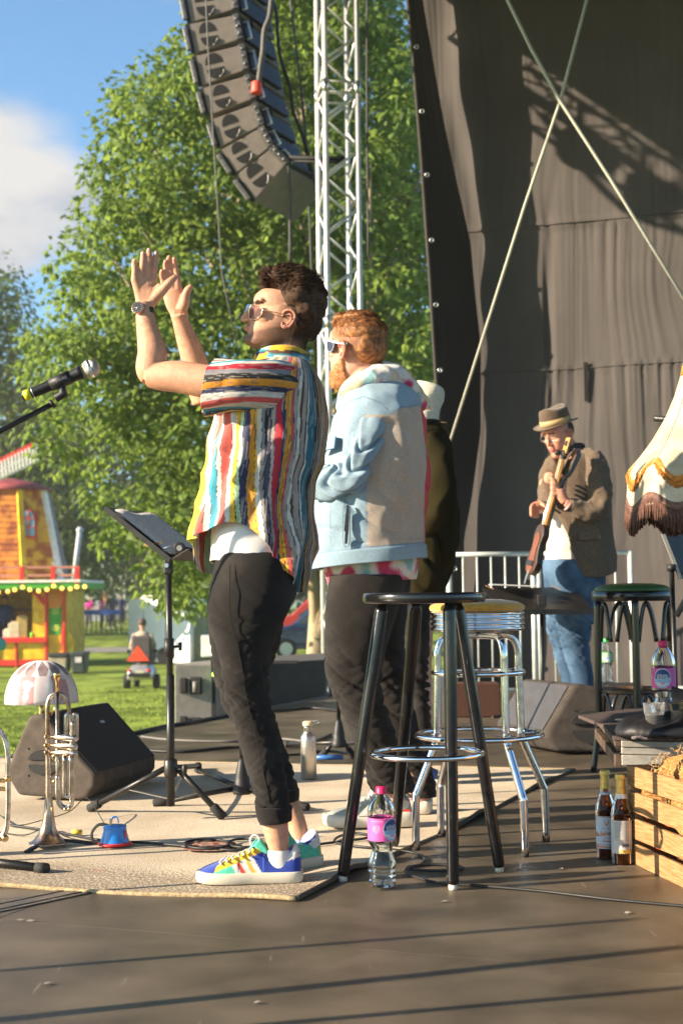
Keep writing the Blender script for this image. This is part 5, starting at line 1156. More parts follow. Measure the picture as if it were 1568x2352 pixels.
def dome_lamp():
 D = 5.95; q = lambda x, y: P(x, y, D); c = q(96, 1615); zb = q(96,1614).z; zt = q(96,1517).z; r = (q(180,1600).x-q(12,1600).x)/2
 t = thing('dome_lamp', 'small lamp with a pink and white patterned dome shade on the left monitor', 'lamp', (c.x, D, q(96,1650).z))
 n = 96; rows = []
 for i in range(17):
  s = i/16; a = s*math.pi/2; rows.append([Vector((c.x, D, zb))+Vector((math.cos(th)*r*math.cos(a)**.85*(1+.006*math.cos(th*12)), math.sin(th)*r*math.cos(a)**.85*(1+.006*math.cos(th*12)), (zt-zb)*math.sin(a))) for th in [2*math.pi*k/n for k in range(n)]])
 m = MB().grid(rows, True, False, False, uv=1)
 sm = bpy.data.materials.new('patterned_shade'); sm.use_nodes = True; nt = sm.node_tree; N = nt.nodes; L = nt.links; b = N['Principled BSDF']; b.inputs['Roughness'].default_value = .8
 tc = N.new('ShaderNodeTexCoord'); sp = N.new('ShaderNodeSeparateXYZ'); L.new(tc.outputs['UV'], sp.inputs[0])
 def M_(op, a, b2=None):
  x = N.new('ShaderNodeMath'); x.operation = op
  for i_, v in enumerate((a, b2)):
   if v is None: continue
   if isinstance(v, (int,float)): x.inputs[i_].default_value = v
   else: L.new(v, x.inputs[i_])
  return x.outputs[0]
 fr_ = M_('ABSOLUTE', M_('SUBTRACT', M_('FRACT', M_('MULTIPLY', sp.outputs[0], 12)), .5))
 petal = M_('GREATER_THAN', M_('SUBTRACT', .46, M_('MULTIPLY', M_('ABSOLUTE', M_('SUBTRACT', sp.outputs[1], .62)), 1.35)), fr_)
 low = M_('LESS_THAN', sp.outputs[1], .46)
 nz = N.new('ShaderNodeTexNoise'); nz.inputs['Scale'].default_value = 22; L.new(tc.outputs['Object'], nz.inputs['Vector'])
 r1 = N.new('ShaderNodeValToRGB'); e = r1.color_ramp.elements; e[0].position = .38; e[0].color = (.62,.58,.57,1); e[1].position = .6; e[1].color = (.50,.24,.25,1); x = e.new(.5); x.color = (.34,.25,.27,1); L.new(nz.outputs['Fac'], r1.inputs[0])
 r2 = N.new('ShaderNodeValToRGB'); e = r2.color_ramp.elements; e[0].position = .4; e[0].color = (.20,.13,.13,1); e[1].position = .6; e[1].color = (.34,.25,.25,1); L.new(nz.outputs['Fac'], r2.inputs[0])
 mx = N.new('ShaderNodeMix'); mx.data_type = 'RGBA'; L.new(petal, mx.inputs[0]); mx.inputs[6].default_value = (.80,.76,.74,1); L.new(r2.outputs[0], mx.inputs[7])
 mx2 = N.new('ShaderNodeMix'); mx2.data_type = 'RGBA'; L.new(low, mx2.inputs[0]); L.new(mx.outputs[2], mx2.inputs[6]); L.new(r1.outputs[0], mx2.inputs[7]); 
 alt = M_('GREATER_THAN', M_('FRACT', M_('MULTIPLY', sp.outputs[0], 6)), .5); lowalt = M_('MULTIPLY', alt, M_('MULTIPLY', low, .75)); mx3 = N.new('ShaderNodeMix'); mx3.data_type = 'RGBA'; L.new(lowalt, mx3.inputs[0]); L.new(mx2.outputs[2], mx3.inputs[6]); mx3.inputs[7].default_value = (.75,.7,.68,1)
 L.new(mx3.outputs[2], b.inputs['Base Color'])
 o = ob('lamp_shade', m, sm, t); s_ = o.modifiers.new('s','SOLIDIFY'); s_.thickness = .003
 m = MB(); m.lathe([(.035,0),(.035,.006),(.016,.012),(.011,.02),(.014,.03),(.010,.04),(.012,.05),(.007,.06),(.007,.11)], Vector((c.x, D, q(96,1652).z)), seg=20); ob('lamp_stem', m, brass, t)
dome_lamp()
# ================================================================ MUSIC STANDS, MIC STANDS
blk_paint = mat('stand_black', (.016,.015,.014), .38, .2, .2, 30, .15, 150, spec=.6)
def tripod(t, c, feet, zc, hub=.5, r=.011, zlow=.08):
 """sleeve, three tubular legs with rubber feet and braces"""
 m = MB(); m.lathe([(.021,zc-.03),(.024,zc-.02),(.024,zc+.03),(.019,zc+.035)], (c.x,c.y,0), seg=20); hb = ob('leg_hub', m, blk_paint, t)
 k = MB(); k.tube([c+Vector((.02,-.01,zc)), c+Vector((.05,-.02,zc))], .004, 8); k.tube([c+Vector((.045,-.02,zc)), c+Vector((.058,-.024,zc))], .017, 10, flat=.5, up=(0,0,1)); ob('wing_knob', k, black_plastic, hb)
 for f in feet:
  d = Vector((f.x-c.x, f.y-c.y, 0)).normalized(); a = c+d*.025+Vector((0,0,zc)); b = Vector((f.x, f.y, .022+f.z))
  m = MB(); m.tube([a, b], r, 12); lg = ob('leg', m, blk_paint, t)
  e = (b-a).normalized(); m = MB(); m.tube([b-e*.045, b-e*.04, b+e*.012, b+e*.016], [.013,.0165,.0175,.013], 14); ob('rubber_foot', m, rubber, lg)
  m = MB(); mid = a.lerp(b, .52); m.beam(c+Vector((0,0,zlow)), mid, .012, .004); ob('brace', m, mat('brace_grey', (.12,.11,.10), .5, .4), t)
def left_stand():
 D = 5.12; c = Vector((P(392,1700,D).x, D, 0)); t = thing('music_stand', 'black music stand holding a tilted board of sheet music beside the clapping man', 'music stand', c)
 top = P(385, 1296, D-.02); feet = [F(212,1868), F(508,1886), F(455,1770)]
 zc = .79-(1757-1372)/3267*D
 tripod(t, c, feet, zc)
 m = MB(); m.tube([c+Vector((0,0,.055)), c+Vector((0,0,.52))], .0145, 16); ob('lower_tube', m, blk_paint, t)
 zk = .79-(1480-1372)/3267*D; tp = Vector((c.x+(top.x-c.x), D, top.z-.02)); 
 m = MB(); m.tube([c+Vector((0,0,.4)), tp], .0115, 16); ob('upper_tube', m, blk_paint, t)
 kc = c.lerp(tp, .69); kc.z = zk; m = MB(); m.tube([Vector((kc.x,D,zk-.035)), Vector((kc.x,D,zk+.03))], .018, 16); cl = ob('clutch', m, black_plastic, t)
 m = MB(); m.tube([Vector((kc.x+.015,D,zk)), Vector((kc.x+.036,D,zk))], .005, 8); m.tube([Vector((kc.x+.034,D,zk)), Vector((kc.x+.046,D,zk))], .015, 10, flat=.5, up=(0,0,1)); ob('wing_knob', m, black_plastic, cl)
 m = MB(); m.box(tp+Vector((0,0,.01)), (.034,.03,.055)); h = ob('tilt_head', m, black_plastic, t, bevel=.008); m = MB(); m.cyl(tp+Vector((-.004,-.02,.016)), tp+Vector((-.004,-.014,.016)), .008); ob('bolt', m, alu, h)
 p0, p1 = P(243,1165,D+.0), P(392,1284,D-.06)       # rear edge up-left, lip edge low-right
 sl = (p1-p0); W = Vector((.30*.42,.42,0))           # width direction away from us, turned a little right
 n_ = sl.cross(W).normalized(); n_ = n_ if n_.z > 0 else -n_
 W0 = W*-.35; q0, q1 = p0+W0*.0, p1+W0*.0
 b = MB(); b.prism([q0, q1, q1+W, q0+W], -n_*.004); ob('desk', b, blk_paint, t, bevel=.001)
 b = MB(); b.beam(q0-n_*.004, q1-n_*.004, .006, .018, up=n_); ob('desk_rim', b, blk_paint, t)
 lp = MB(); l0, l1 = q1, q1+W; out = (n_*.8+sl.normalized()*.35).normalized()
 lp.prism([l0, l1, l1+out*.075, l0+out*.075], sl.normalized()*.003); ob('lip', lp, mat('lip_grey', (.09,.075,.065), .45, .3), t)
 pm = mat('printed_paper', (.58,.56,.54), .6, 0, .1, 40, col2=(.30,.29,.31), mix2=.54, stretch=(6,6,1), detail=9)
 s = MB(); f0 = q0+sl*.08+W*.06+n_*.006; s.grid([[f0+sl*(.86*i/10)+W*(.86*j/8)+n_*(.006*math.sin(j*1.3)+.004) for j in range(9)] for i in range(11)], False); sh = ob('sheet_music', s, pm, None, loc=f0); tag(sh, 'printed sheets of music lying on the left music stand', 'sheet music'); so2 = sh.modifiers.new('s','SOLIDIFY'); so2.thickness = .004
 pg = MB(); k = P(330,1250,D-.03); pg.beam(k, k+Vector((.065,0,.004)), .008, .004); pg.beam(k+Vector((0,0,-.006)), k+Vector((.065,0,.006)), .008, .004); o = ob('clothes_peg', pg, mat('peg_wood', (.5,.3,.13), .7), loc=k, kind=None); tag(o, 'wooden clothes peg clipped to the edge of the left music stand', 'clothes peg')
 k = P(413,1259,D-.05); t3 = thing('clip_lamp', 'small black clip lamp fixed at the lip of the left music stand', 'clip lamp', k)
 m = MB(); m.cyl(k+Vector((0,-.012,0)), k+Vector((0,.014,0)), .021, seg=24); ob('lamp_disc', m, black_plastic, t3, bevel=.003)
 m = MB(); m.cyl(k+Vector((0,-.014,0)), k+Vector((0,-.012,0)), .010, seg=20); ob('emblem', m, mat('grey_print', (.25,.25,.25), .5), t3)
 m = MB(); m.tube(cat([k+Vector((.02,0,0)), k+Vector((.04,0,-.006)), k+Vector((.055,0,-.02)), k+Vector((.06,0,-.035))], 4), .006, 8); ob('clip_arm', m, black_plastic, t3)
 m = MB(); m.tube([k+Vector((-.02,0,.012)), k+Vector((-.06,0,.0)), k+Vector((-.058,0,-.006)), k+Vector((.0,0,-.03))], .0014, 5); ob('wire_clip', m, chrome, t3)
left_stand()
def cone_stand(c, feet, label, top, tilt=(0,0), zc=.085, r=.0095):
 t = thing('microphone_stand', label, 'microphone stand', c)
 m = MB(); m.lathe([(.034,zc-.035),(.036,zc-.03),(.036,zc-.005),(.030,zc),(.028,zc+.03),(.016,zc+.085),(.011,zc+.10)], (c.x,c.y,0), seg=28); ob('base_cone', m, black_plastic, t)
 m = MB(); m.tube([c+Vector((0,0,zc+.09)), c+Vector((tilt[0],tilt[1],top))], r, 12); ob('upright', m, blk_paint, t)
 for f in feet:
  d = Vector((f.x-c.x, f.y-c.y, 0)).normalized(); a = c+d*.03+Vector((0,0,zc-.015)); b = Vector((f.x, f.y, .02)); e = (b-a).normalized()
  m = MB(); m.tube([a, b], .010, 12); lg = ob('leg', m, blk_paint, t); m = MB(); m.tube([b-e*.045, b-e*.04, b+e*.012, b+e*.016], [.012,.0155,.0165,.013], 14); ob('rubber_foot', m, rubber, lg)
 return t
c1 = Vector((P(556,1750,5.45).x, 5.45, 0)); cone_stand(c1, [F(362,1856), F(700,1866), F(455,1778)], 'microphone stand with cone base behind the legs of the clapping man', .82)
c2 = Vector((P(778,1700,6.95).x, 6.95, 0)); cone_stand(c2, [F(738,1745), F(655,1718), F(810,1744)], 'microphone stand with cone base behind the steel bottle', 1.05, zc=.10)
m = MB(); a_ = c2+Vector((.06,-.02,.16)); a_ = c2+Vector((.0,-.12,.03)); m.tube([a_+Vector((-.12,0,0)), a_+Vector((.02,0,.0))], .012, 8); o = ob('cable_plug', m, mat('plug_blue', (.03,.12,.35), .4)); tag(o, 'blue and steel cable plugs beside the cone base', 'cable plug')
def mic():
 D = 3.75; q = lambda x, y, d=0: P(x, y, D+d)
 t = thing('microphone', 'black handheld microphone with yellow ring and silver mesh head on a boom at the left', 'microphone', q(140,880))
 a, b = q(52,912), q(205,848); ax = (b-a).normalized()
 m = MB(); L_ = (b-a).length; R0 = .0150
 m.tube([a, a+ax*.006, a+ax*L_*.20, a+ax*L_*.5, a+ax*L_*.84, a+ax*L_*.9], [R0*.75,R0*.88,R0*.95,R0,R0*1.12,R0*1.35], 24); ob('mic_body', m, mat('mic_black', (.02,.02,.021), .42, .3, .15, 20), t)
 m = MB(); m.tube([a+ax*.006, a+ax*L_*.13], [R0*.92,R0*.96], 24); ob('yellow_ring', m, mat('ring_yellow', (.62,.60,.02), .5), t)
 m = MB(); m.tube([a+ax*L_*.155, a+ax*L_*.165], [R0*1.0,R0*1.0], 24); ob('seam_ring', m, alu, t)
 rot = ax.to_track_quat('Z','Y').to_matrix()
 hb = b+ax*.004; m = MB(); rows = []
 for i, (rr, h) in enumerate(((.020,-.016),(.0235,-.008),(.0245,0),(.0240,.008),(.0205,.0165),(.013,.0225),(.004,.0245))):
  rows.append([hb+rot@Vector((math.cos(2*math.pi*k/40)*rr, math.sin(2*math.pi*k/40)*rr, h)) for k in range(40)])
 m.grid(rows, True, True, True); mm = mat('mic_mesh', (.40,.38,.36), .35, .9, .1, 50); 
 nt = mm.node_tree; N = nt.nodes; L = nt.links; tc = N.new('ShaderNodeTexCoord'); v = N.new('ShaderNodeTexVoronoi'); v.inputs['Scale'].default_value = 480; L.new(tc.outputs['Object'], v.inputs['Vector']); bp = N.new('ShaderNodeBump'); bp.inputs['Distance'].default_value = .002; L.new(v.outputs['Distance'], bp.inputs['Height']); L.new(bp.outputs[0], N['Principled BSDF'].inputs['Normal'])
 ob('mesh_head', m, mm, t); m = MB(); m.tube([hb-ax*.005, hb+ax*.003], .0252, 32); ob('head_band', m, alu, t)
 m = MB(); m.tube([a+ax*L_*.42, a+ax*L_*.72], [R0*1.12,R0*1.25], 20); cl = ob('clip_sleeve', m, black_plastic, t)
 text = MB(); n0 = Vector((0,-1,0)); up = n0.cross(ax).normalized(); up = up if up.z > 0 else -up
 text_mb(text, 'SHURE', .011, lambda u, v_: a+ax*L_*.60+ax*u+up*v_+n0*.0195); ob('lettering', text, mat('print_dim', (.16,.16,.16), .5), cl, smooth=False, fix=False)
 t2 = thing('boom_arm', 'black microphone boom rising from the left edge under the microphone', 'microphone stand', q(0,1003))
 j = q(147,905); e0 = q(118,930); st = q(-260,1125)
 m = MB(); m.tube([a+ax*L_*.56-up*.012, j, q(128,915)], [.010,.013,.012], 14); ob('clip_joint', m, black_plastic, t2, bevel=.002)
 m = MB(); m.tube([e0+(j-e0)*.2, e0], [.0125,.0125], 14); ob('ferrule', m, black_plastic, t2)
 m = MB(); m.tube([e0, st], .0078, 12); ob('boom_tube', m, blk_paint, t2)
 base = Vector((st.x, st.y, 0)); m = MB(); m.tube([base, Vector((st.x, st.y, st.z+.02))], .0095, 12); ob('upright', m, blk_paint, t2); m = MB(); m.lathe([(.13,0),(.13,.015),(.03,.022),(.015,.05)], base, seg=32); ob('round_base', m, blk_paint, t2)
mic()
for i, (x, y, h, tl, lab) in enumerate(((-2.35, 2.64, 1.22, (.0,.0), 'unseen microphone stand added left of the frame for its floor shadow, nearest the camera'), (-2.0, 2.30, 1.35, (.10,.22), 'unseen tilted microphone stand added left of the frame for its floor shadow'), (-1.7, 2.28, 1.1, (.06,-.05), 'unseen low microphone stand added left of the frame for its floor shadow'))):
 c = Vector((x, y, 0)); cone_stand(c, [c+Vector((.3*math.cos(k*2.09+i), .3*math.sin(k*2.09+i), 0)) for k in range(3)], lab, h, tl, r=(.012,.019,.013)[i])  # unseen stands, placed and thickened so their shadows stripe the floor
def right_stand():
 D = 8.0; q = lambda x, y, d=0: P(x, y, D+d); c = Vector((q(1240,1400).x, D, 0)); t = thing('music_stand', 'black perforated music stand seen from below in front of the bass player', 'music stand', c)
 a, b, cc, d = q(1108,1350,.18), q(1346,1350,.18), q(1352,1403,-.10), q(1152,1405,-.10)
 a, b, cc, d = q(1106,1351,.2), q(1322,1348,.25), q(1362,1405,-.1), q(1150,1406,-.14)
 m = MB(); m.prism([a, b, cc, d], (0,0,-.004)); ds = ob('desk', m, blk_paint, t, bevel=.001)
 m = MB(); m.beam(d, cc, .004, .03); ob('lip', m, blk_paint, t)
 hm = mat('hole_dark', (.05,.045,.045), .8); holes = MB()
 for i in range(5):
  for j in range(13):
   p = a.lerp(d, (i+1)/6).lerp(b.lerp(cc, (i+1)/6), (j+1)/14); n2 = (b-a).cross(d-a).normalized(); n2 = n2 if n2.z < 0 else -n2
   holes.prism([p+n2*.0045+(b-a).normalized()*math.cos(x)*.009+(d-a).normalized()*math.sin(x)*.012 for x in [k*math.pi/4 for k in range(8)]], n2*.001)
 ob('perforation', holes, hm, ds, kind='stuff')
 m = MB(); m.tube([c, q(1243,1405)], .011, 12); ob('upright', m, blk_paint, t); m = MB(); m.ball(q(1243,1400), .03, 10, 8); m.box(q(1243,1380), (.05,.05,.07)); ob('tilt_head', m, black_plastic, t, bevel=.004)
 for k in range(3): e = c+Vector((.26*math.cos(k*2.09+.5), .26*math.sin(k*2.09+.5), .02)); m = MB(); m.tube([c+Vector((0,0,.28)), e], .008, 8); ob('leg', m, blk_paint, t)
 s = MB(); s.box(q(1170,1347,.1)+Vector((.02,0,.005)), (.26,.2,.006), Matrix.Rotation(R(3),3,'Y')); tag(ob('sheet_music', s, mat('paper_white', (.6,.58,.55), .7), loc=q(1170,1347)), 'white sheets lying on the perforated music stand', 'sheet music')
 for i, x in enumerate((1114, 1266)):
  pg = MB(); k = q(x,1345,.0); pg.beam(k+Vector((0,0,.0)), k+Vector((.045,0,-.02)), .01, .004); tag(ob('clothes_peg', pg, mat('peg_wood_lit', (.55,.25,.10), .7), loc=k), 'wooden clothes peg at the %s of the perforated music stand' % ('left corner' if i == 0 else 'middle'), 'clothes peg')
 D3 = 5.6; r = lambda x, y: P(x, y, D3); c3 = Vector((r(1547,1400).x, D3, 0)); t = thing('music_stand', 'black music stand seen edge on at the right edge under the fringed lampshade', 'music stand', c3)
 m = MB(); p0, p1 = r(1521,1226), r(1562,1330); Wd = Vector((.30,.20,0)); m.prism([p0, p1, p1+Wd, p0+Wd], (.006,0,.006)); ob('desk', m, blk_paint, t, bevel=.001)
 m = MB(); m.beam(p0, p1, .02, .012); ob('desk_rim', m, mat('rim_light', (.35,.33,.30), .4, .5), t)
 m = MB(); m.tube([c3, r(1541,1300)], .010, 12); ob('upright', m, blk_paint, t); m = MB(); m.tube([r(1541,1296), r(1541,1312)], .018, 12); m.tube([r(1541,1300), r(1566,1318)], .007, 8); ob('tilt_head', m, black_plastic, t)
 m = MB(); m.tube([c3+Vector((0,0,.0)), c3+Vector((0,0,.015))], .13, 24); ob('round_base', m, blk_paint, t)
 m = MB(); a = P(1500,961,5.9); m.tube([a, a+Vector((.5,.02,-.04))], .0125, 16); t = tag(ob('pole_end', m, blk_paint), 'round black tube end pointing left behind the fringed lampshade', 'tube')
 D4 = 5.2; m = MB(); a, b = P(1552,1415,D4), P(1590,1350,D4); t = thing('microphone', 'grey knurled microphone tip low at the right edge', 'microphone', a); m.tube([a, b], [.0105,.013], 16); ob('mic_body', m, mat('knurled', (.14,.13,.12), .5, .5, .2, 200, .8, 600), t)
 m = MB(); m.tube([b, P(1640,1340,D4)], .008, 8); m.tube([P(1640,1340,D4), Vector((P(1640,1340,D4).x, D4, 0))], .009, 8); ob('mic_arm', m, blk_paint, t)
right_stand()
# ================================================================ BIG FRINGED LAMPSHADE
def lampshade():
 D = 4.7; q = lambda x, y: P(x, y, D); cx = q(1622,1200).x; t = thing('fringed_lampshade', 'large cream lampshade with orange braid and brown fringe on a lamp at the right edge', 'lampshade', (cx, D, 0))
 z = lambda y: q(1500, y).z; n = 160
 prof = [(1165,1437),(1085,1440),(1050,1490),(1010,1512),(960,1535),(910,1552),(860,1566),(800,1578),(760,1584)]
 tab = [(y, cx-q(x, y).x) for y, x in ((760,1584),(800,1578),(860,1566),(910,1551),(960,1530),(1010,1500),(1050,1470),(1082,1440),(1120,1441),(1165,1437))]
 def rad(y, a): 
  r = interp(y, tab); pan = abs(math.sin(4*(a+.2))); return r*(.985-.05*(1-pan)*0-.045*pan*(1 if y < 1085 else .3))
 ysx = [760+k*(1165-760)/60 for k in range(61)]
 rows = [[Vector((cx+math.cos(a)*rad(y,a), D+math.sin(a)*rad(y,a), z(y))) for a in [2*math.pi*k/n for k in range(n)]] for y in ysx]
 silk = mat('cream_silk', (.39,.32,.22), .6, 0, .06, 14, .3, 40, sheen=.1, col2=(.48,.41,.29), mix2=.5, detail=6); o = ob('silk', MB().grid(rows, True), silk, t, fix=False); s = o.modifiers.new('s','SOLIDIFY'); s.thickness = .002
 og = mat('orange_braid', (.55,.20,.03), .8, 0, .35, 120, .9, 300); bf = mat('brown_fringe', (.11,.05,.035), .85, 0, .4, 90, .6, 300); bb = mat('brown_braid', (.15,.08,.06), .8, 0, .3, 120, .6, 300)
 rib = MB()
 for k in range(8):
  a = k*math.pi/4-.2; rib = MB(); rib.tube([Vector((cx+math.cos(a)*(rad(y,a)+.002), D+math.sin(a)*(rad(y,a)+.002), z(y))) for y in range(765,1080,12)], .0025, 6); ob('rib', rib, mat('rib_silk', (.48,.38,.28), .8), t)
 ymid = lambda a: 1062+20*math.cos(8*(a+.2))*(-1)+14*math.cos(8*(a+.2)+math.pi)
 def band(y0f, y1f, m_, nm, out):
  rows = []
  for k in range(n*2+1):
   a = 2*math.pi*k/(n*2); ya, yb = y0f(a), y1f(a); rows.append([Vector((cx+math.cos(a)*(rad(y,a)+o_), D+math.sin(a)*(rad(y,a)+o_), z(y))) for y, o_ in ((ya,0),(ya,out),(yb,out),(yb,0))])
  ob(nm, MB().grid(rows, False), m_, t)
 sc = lambda a: math.cos(8*(a+.2))            # scallops, points at the ribs
 band(lambda a: 1082+26*sc(a)*-.9, lambda a: 1096+26*sc(a)*-.9, og, 'braid', .004)
 band(lambda a: 1150-14*sc(a), lambda a: 1168-14*sc(a), bb, 'lower_braid', .003)
 band(lambda a: 838, lambda a: 862, og, 'top_braid', .006)
 fr = MB(); r_ = random.Random(5)
 for k in range(620):
  a = 2*math.pi*k/620; y0 = 1095+26*sc(a)*-.9; rr = rad(y0,a)+.004; p = Vector((cx+math.cos(a)*rr, D+math.sin(a)*rr, z(y0))); e = p+Vector((math.cos(a)*.006*r_.random(), math.sin(a)*.006*r_.random(), -.016-.008*r_.random())); fr.tube([p, (p+e)/2+Vector((0,0,0))+Vector((math.cos(a),math.sin(a),0))*.003, e], [.0014,.0022,.0008], 4)
 ob('loop_trim', fr, og, t, kind='stuff')
 fr = MB()
 for k in range(560):
  a = 2*math.pi*(k+r_.random()*.3)/560; y0 = 1166-14*sc(a); rr = rad(y0,a)+.003; p = Vector((cx+math.cos(a)*rr, D+math.sin(a)*rr, z(y0))); L_ = .058+.014*r_.random(); sw = Vector((r_.uniform(-.006,.006), r_.uniform(-.006,.006), 0))
  fr.tube([p, p+Vector((0,0,-L_*.5))+sw*.4, p+Vector((0,0,-L_))+sw], [.0019,.0022,.0026], 5)
 ob('fringe', fr, bf, t, kind='stuff')
 st = MB(); st.tube([Vector((cx,D,0)), Vector((cx,D,z(860)))], .012, 12); ob('stem', st, brass, t); st = MB(); st.lathe([(.14,0),(.14,.012),(.05,.03),(.016,.06)], (cx,D,0), seg=32); ob('foot', st, brass, t)
lampshade()
# ================================================================ BRASS INSTRUMENTS, TOY, CABLES, SUBS
tr_silver = mat('worn_silver', (.56,.47,.38), .22, 1, .25, 30, .12, 60, col2=(.70,.62,.54)); tr_bell = mat('tarnished_bell', (.42,.27,.18), .26, 1, .2, 18, .15, 60, col2=(.58,.45,.36))
Zt = zmap(0, 2350, .76531)
def trumpet():
 D = 4.60; q = lambda x, y, d=0: P(*Zt(x, y), D+d)
 c = q(232, 975); t = thing('trumpet', 'tarnished silver trumpet standing on its bell with the mouthpiece up', 'trumpet', (c.x, D, .012)); k = .76531/1.59439/3267*D
 pts = [(330,400),(332,330),(322,285),(300,255),(270,248),(244,262),(231,295),(228,340),(229,450),(231,560),(233,650),(234,720),(236,790),(234,850),(232,900),(231,930),(231,950),(231,962)]
 rad = [10,10,10,10,10.5,10.5,11,11,11.5,12.5,14,16,20,28,40,56,74,88]
 pp = cat([(*q(x,y), r*k) for (x, y), r in zip(pts, rad)], 5)
 m = MB(); m.tube([p[:3] for p in pp], [p[3] for p in pp], 28); ob('bell', m, tr_bell, t)
 m = MB(); m.tube([q(231+88*math.cos(a), 962)+Vector((0, 88*k*math.sin(a), 0)) for a in [2*math.pi*i/40 for i in range(40)]], .0022, 8, closed=True); ob('bell_rim', m, tr_silver, t)
 m = MB(); m.tube([q(275,245,-.01), q(277,640,-.01), q(276,700,-.01)], [.0062,.0072,.0072], 14); ob('leadpipe', m, tr_silver, t)
 m = MB(); pr = [(275,245,6),(275,215,8),(275,190,9),(274,178,14),(274,165,17),(274,155,18),(274,150,16)]; m.tube([q(x,y,-.01) for x,y,r in pr], [r*k for x,y,r in pr], 20); ob('mouthpiece', m, mat('gold_plate', (.85,.55,.22), .15, 1), t)
 m = MB(); m.tube(cat([q(276,640,-.01), q(278,740,-.01), q(288,778,-.01), q(310,795,-.01), q(334,785,-.01), q(345,755,-.01), q(345,560,-.01), q(350,380,-.01)], 6), .0085, 14); sl = ob('tuning_slide', m, tr_silver, t)
 m = MB(); m.tube([q(305,800,-.02), q(330,806,-.02)], .004, 8); m.ball(q(332,800,-.025), .006, 8, 6); ob('water_key', m, brass, sl)
 for y in (460, 500, 534):
  v = MB(); v.tube([q(246,y-4,-.012), q(262,y-3,-.012), q(264,y-3,-.012), q(350,y+2,-.012), q(352,y+2,-.012), q(368,y+3,-.012), q(371,y+3,-.012)], [x*k for x in (9,9,15,15.5,16.5,16.5,12)], 20); vv = ob('valve', v, tr_silver, t)
  v = MB(); v.tube([q(228,y-4,-.012), q(246,y-4,-.012)], [.0024,.0024], 8); v.tube([q(216,y-4,-.012), q(222,y-4,-.012)], [.008,.008], 14); ob('valve_button', v, brass, vv)
  v = MB(); v.tube([q(374,y+3,-.012), q(371,y+3,-.012)], [.003,.006], 8); ob('valve_cap', v, dull_chrome, vv)
 for (x, y0, y1, dx, d) in ((318,350,450,18,.0),(318,545,735,22,-.02),(352,350,470,12,.02)):
  m = MB(); xx = x; pts = [q(xx,y1,d), q(xx,y0+14,d), q(xx+dx*.3,y0,d), q(xx+dx,y0,d), q(xx+dx*1.3,y0+14,d), q(xx+dx*1.3,y1,d)]
  if y0 > 500: pts = [q(xx-8,545,d), q(xx-8,720,d), q(xx,738,d), q(xx+dx-8,738,d), q(xx+dx,720,d), q(xx+dx,545,d)]
  m.tube(cat(pts, 5), .0072, 12); ob('valve_slide', m, tr_silver, t)
 m = MB(); m.tube([q(228+8,520,-.005), q(276,555,-.01)], .003, 8); m.tube([q(236,690), q(272,650,-.01)], .003, 8); m.tube([q(244,350), q(275,300,-.01)], .0028, 8)
 ob('brace', m, brass, t, kind=None)
 m = MB(); m.tube([q(262+10*math.cos(a), 555+14*math.sin(a), -.02) for a in [2*math.pi*i/16 for i in range(16)]], .0018, 6, closed=True); ob('finger_ring', m, brass, t)
 t2 = thing('trumpet_stand', 'low black folding peg stand under the trumpet bell', 'instrument stand', (c.x, D, 0)); m = MB()
 for i, (x, y) in enumerate(((125,1018),(480,975),(250,930))):
  f = F(*Zt(x, y)); m = MB(); m.beam(Vector((c.x, D, .030)), Vector((f.x, f.y, .006)), .016, .010); ob('leg', m, black_plastic, t2, bevel=.002)
 m = MB(); m.lathe([(.014,.0),(.016,.02),(.022,.035),(.018,.06),(.01,.16)], (c.x, D, .012), seg=16); ob('peg', m, black_plastic, t2)
trumpet()
def second_horn():
 D = 4.45; q = lambda x, y, d=0: P(x, y, D+d); c = q(-40,1960)
 t = thing('flugelhorn', 'silver and brass flugelhorn standing on its bell at the left edge', 'flugelhorn', (c.x, D, .01))
 m = MB(); m.tube(cat([q(-60,1930), q(-60,1720), q(-48,1682), q(-22,1668), q(2,1680), q(17,1720), q(19,1790), q(18,1880), q(10,1915), q(-12,1932), q(-40,1930)], 6), .0085, 16); ob('loop', m, tr_silver, t)
 pr = [(-95,1700,8),(-95,1800,9),(-95,1880,14),(-95,1930,26),(-95,1965,46),(-95,1985,70)]; m = MB(); m.tube([q(x,y) for x,y,r in pr], [r/3267*D for x,y,r in pr], 24); ob('bell', m, tr_bell, t)
 m = MB(); m.tube([q(17,1786), q(21,1798)], .011, 12); m.tube([q(17,1850), q(20,1862)], .0105, 12); ob('ferrule', m, brass, t) if False else None
 for y in (1793, 1812):
  m = MB(); m.tube([q(-60,y), q(22,y)], .007, 10); ob('cross_tube', m, brass, t)
 m = MB(); m.tube([q(19,1782), q(19,1794)], .011, 14); ob('ferrule', m, brass, t)
 m = MB(); m.ball(q(12,1925,-.01), .012, 8, 6); ob('knob', m, brass, t)
 t2 = thing('instrument_stand', 'thick black stand leg with rubber end lying along the rug edge at the left', 'instrument stand', (c.x, D-.3, 0)); b = F(108,2013); a = F(-120,1990); m = MB(); m.tube([Vector((a.x,a.y,.03)), Vector((b.x,b.y,.022))], .0125, 14); ob('leg', m, blk_paint, t2); m = MB(); e = (b-a).normalized(); m.tube([Vector((b.x,b.y,.022))-e*.035, Vector((b.x,b.y,.022))], .016, 16); ob('rubber_foot', m, rubber, t2)
 m = MB(); m.tube([Vector((a.x,a.y,.03)), Vector((a.x,a.y,.35))], .012, 12); ob('upright', m, blk_paint, t2)
second_horn()
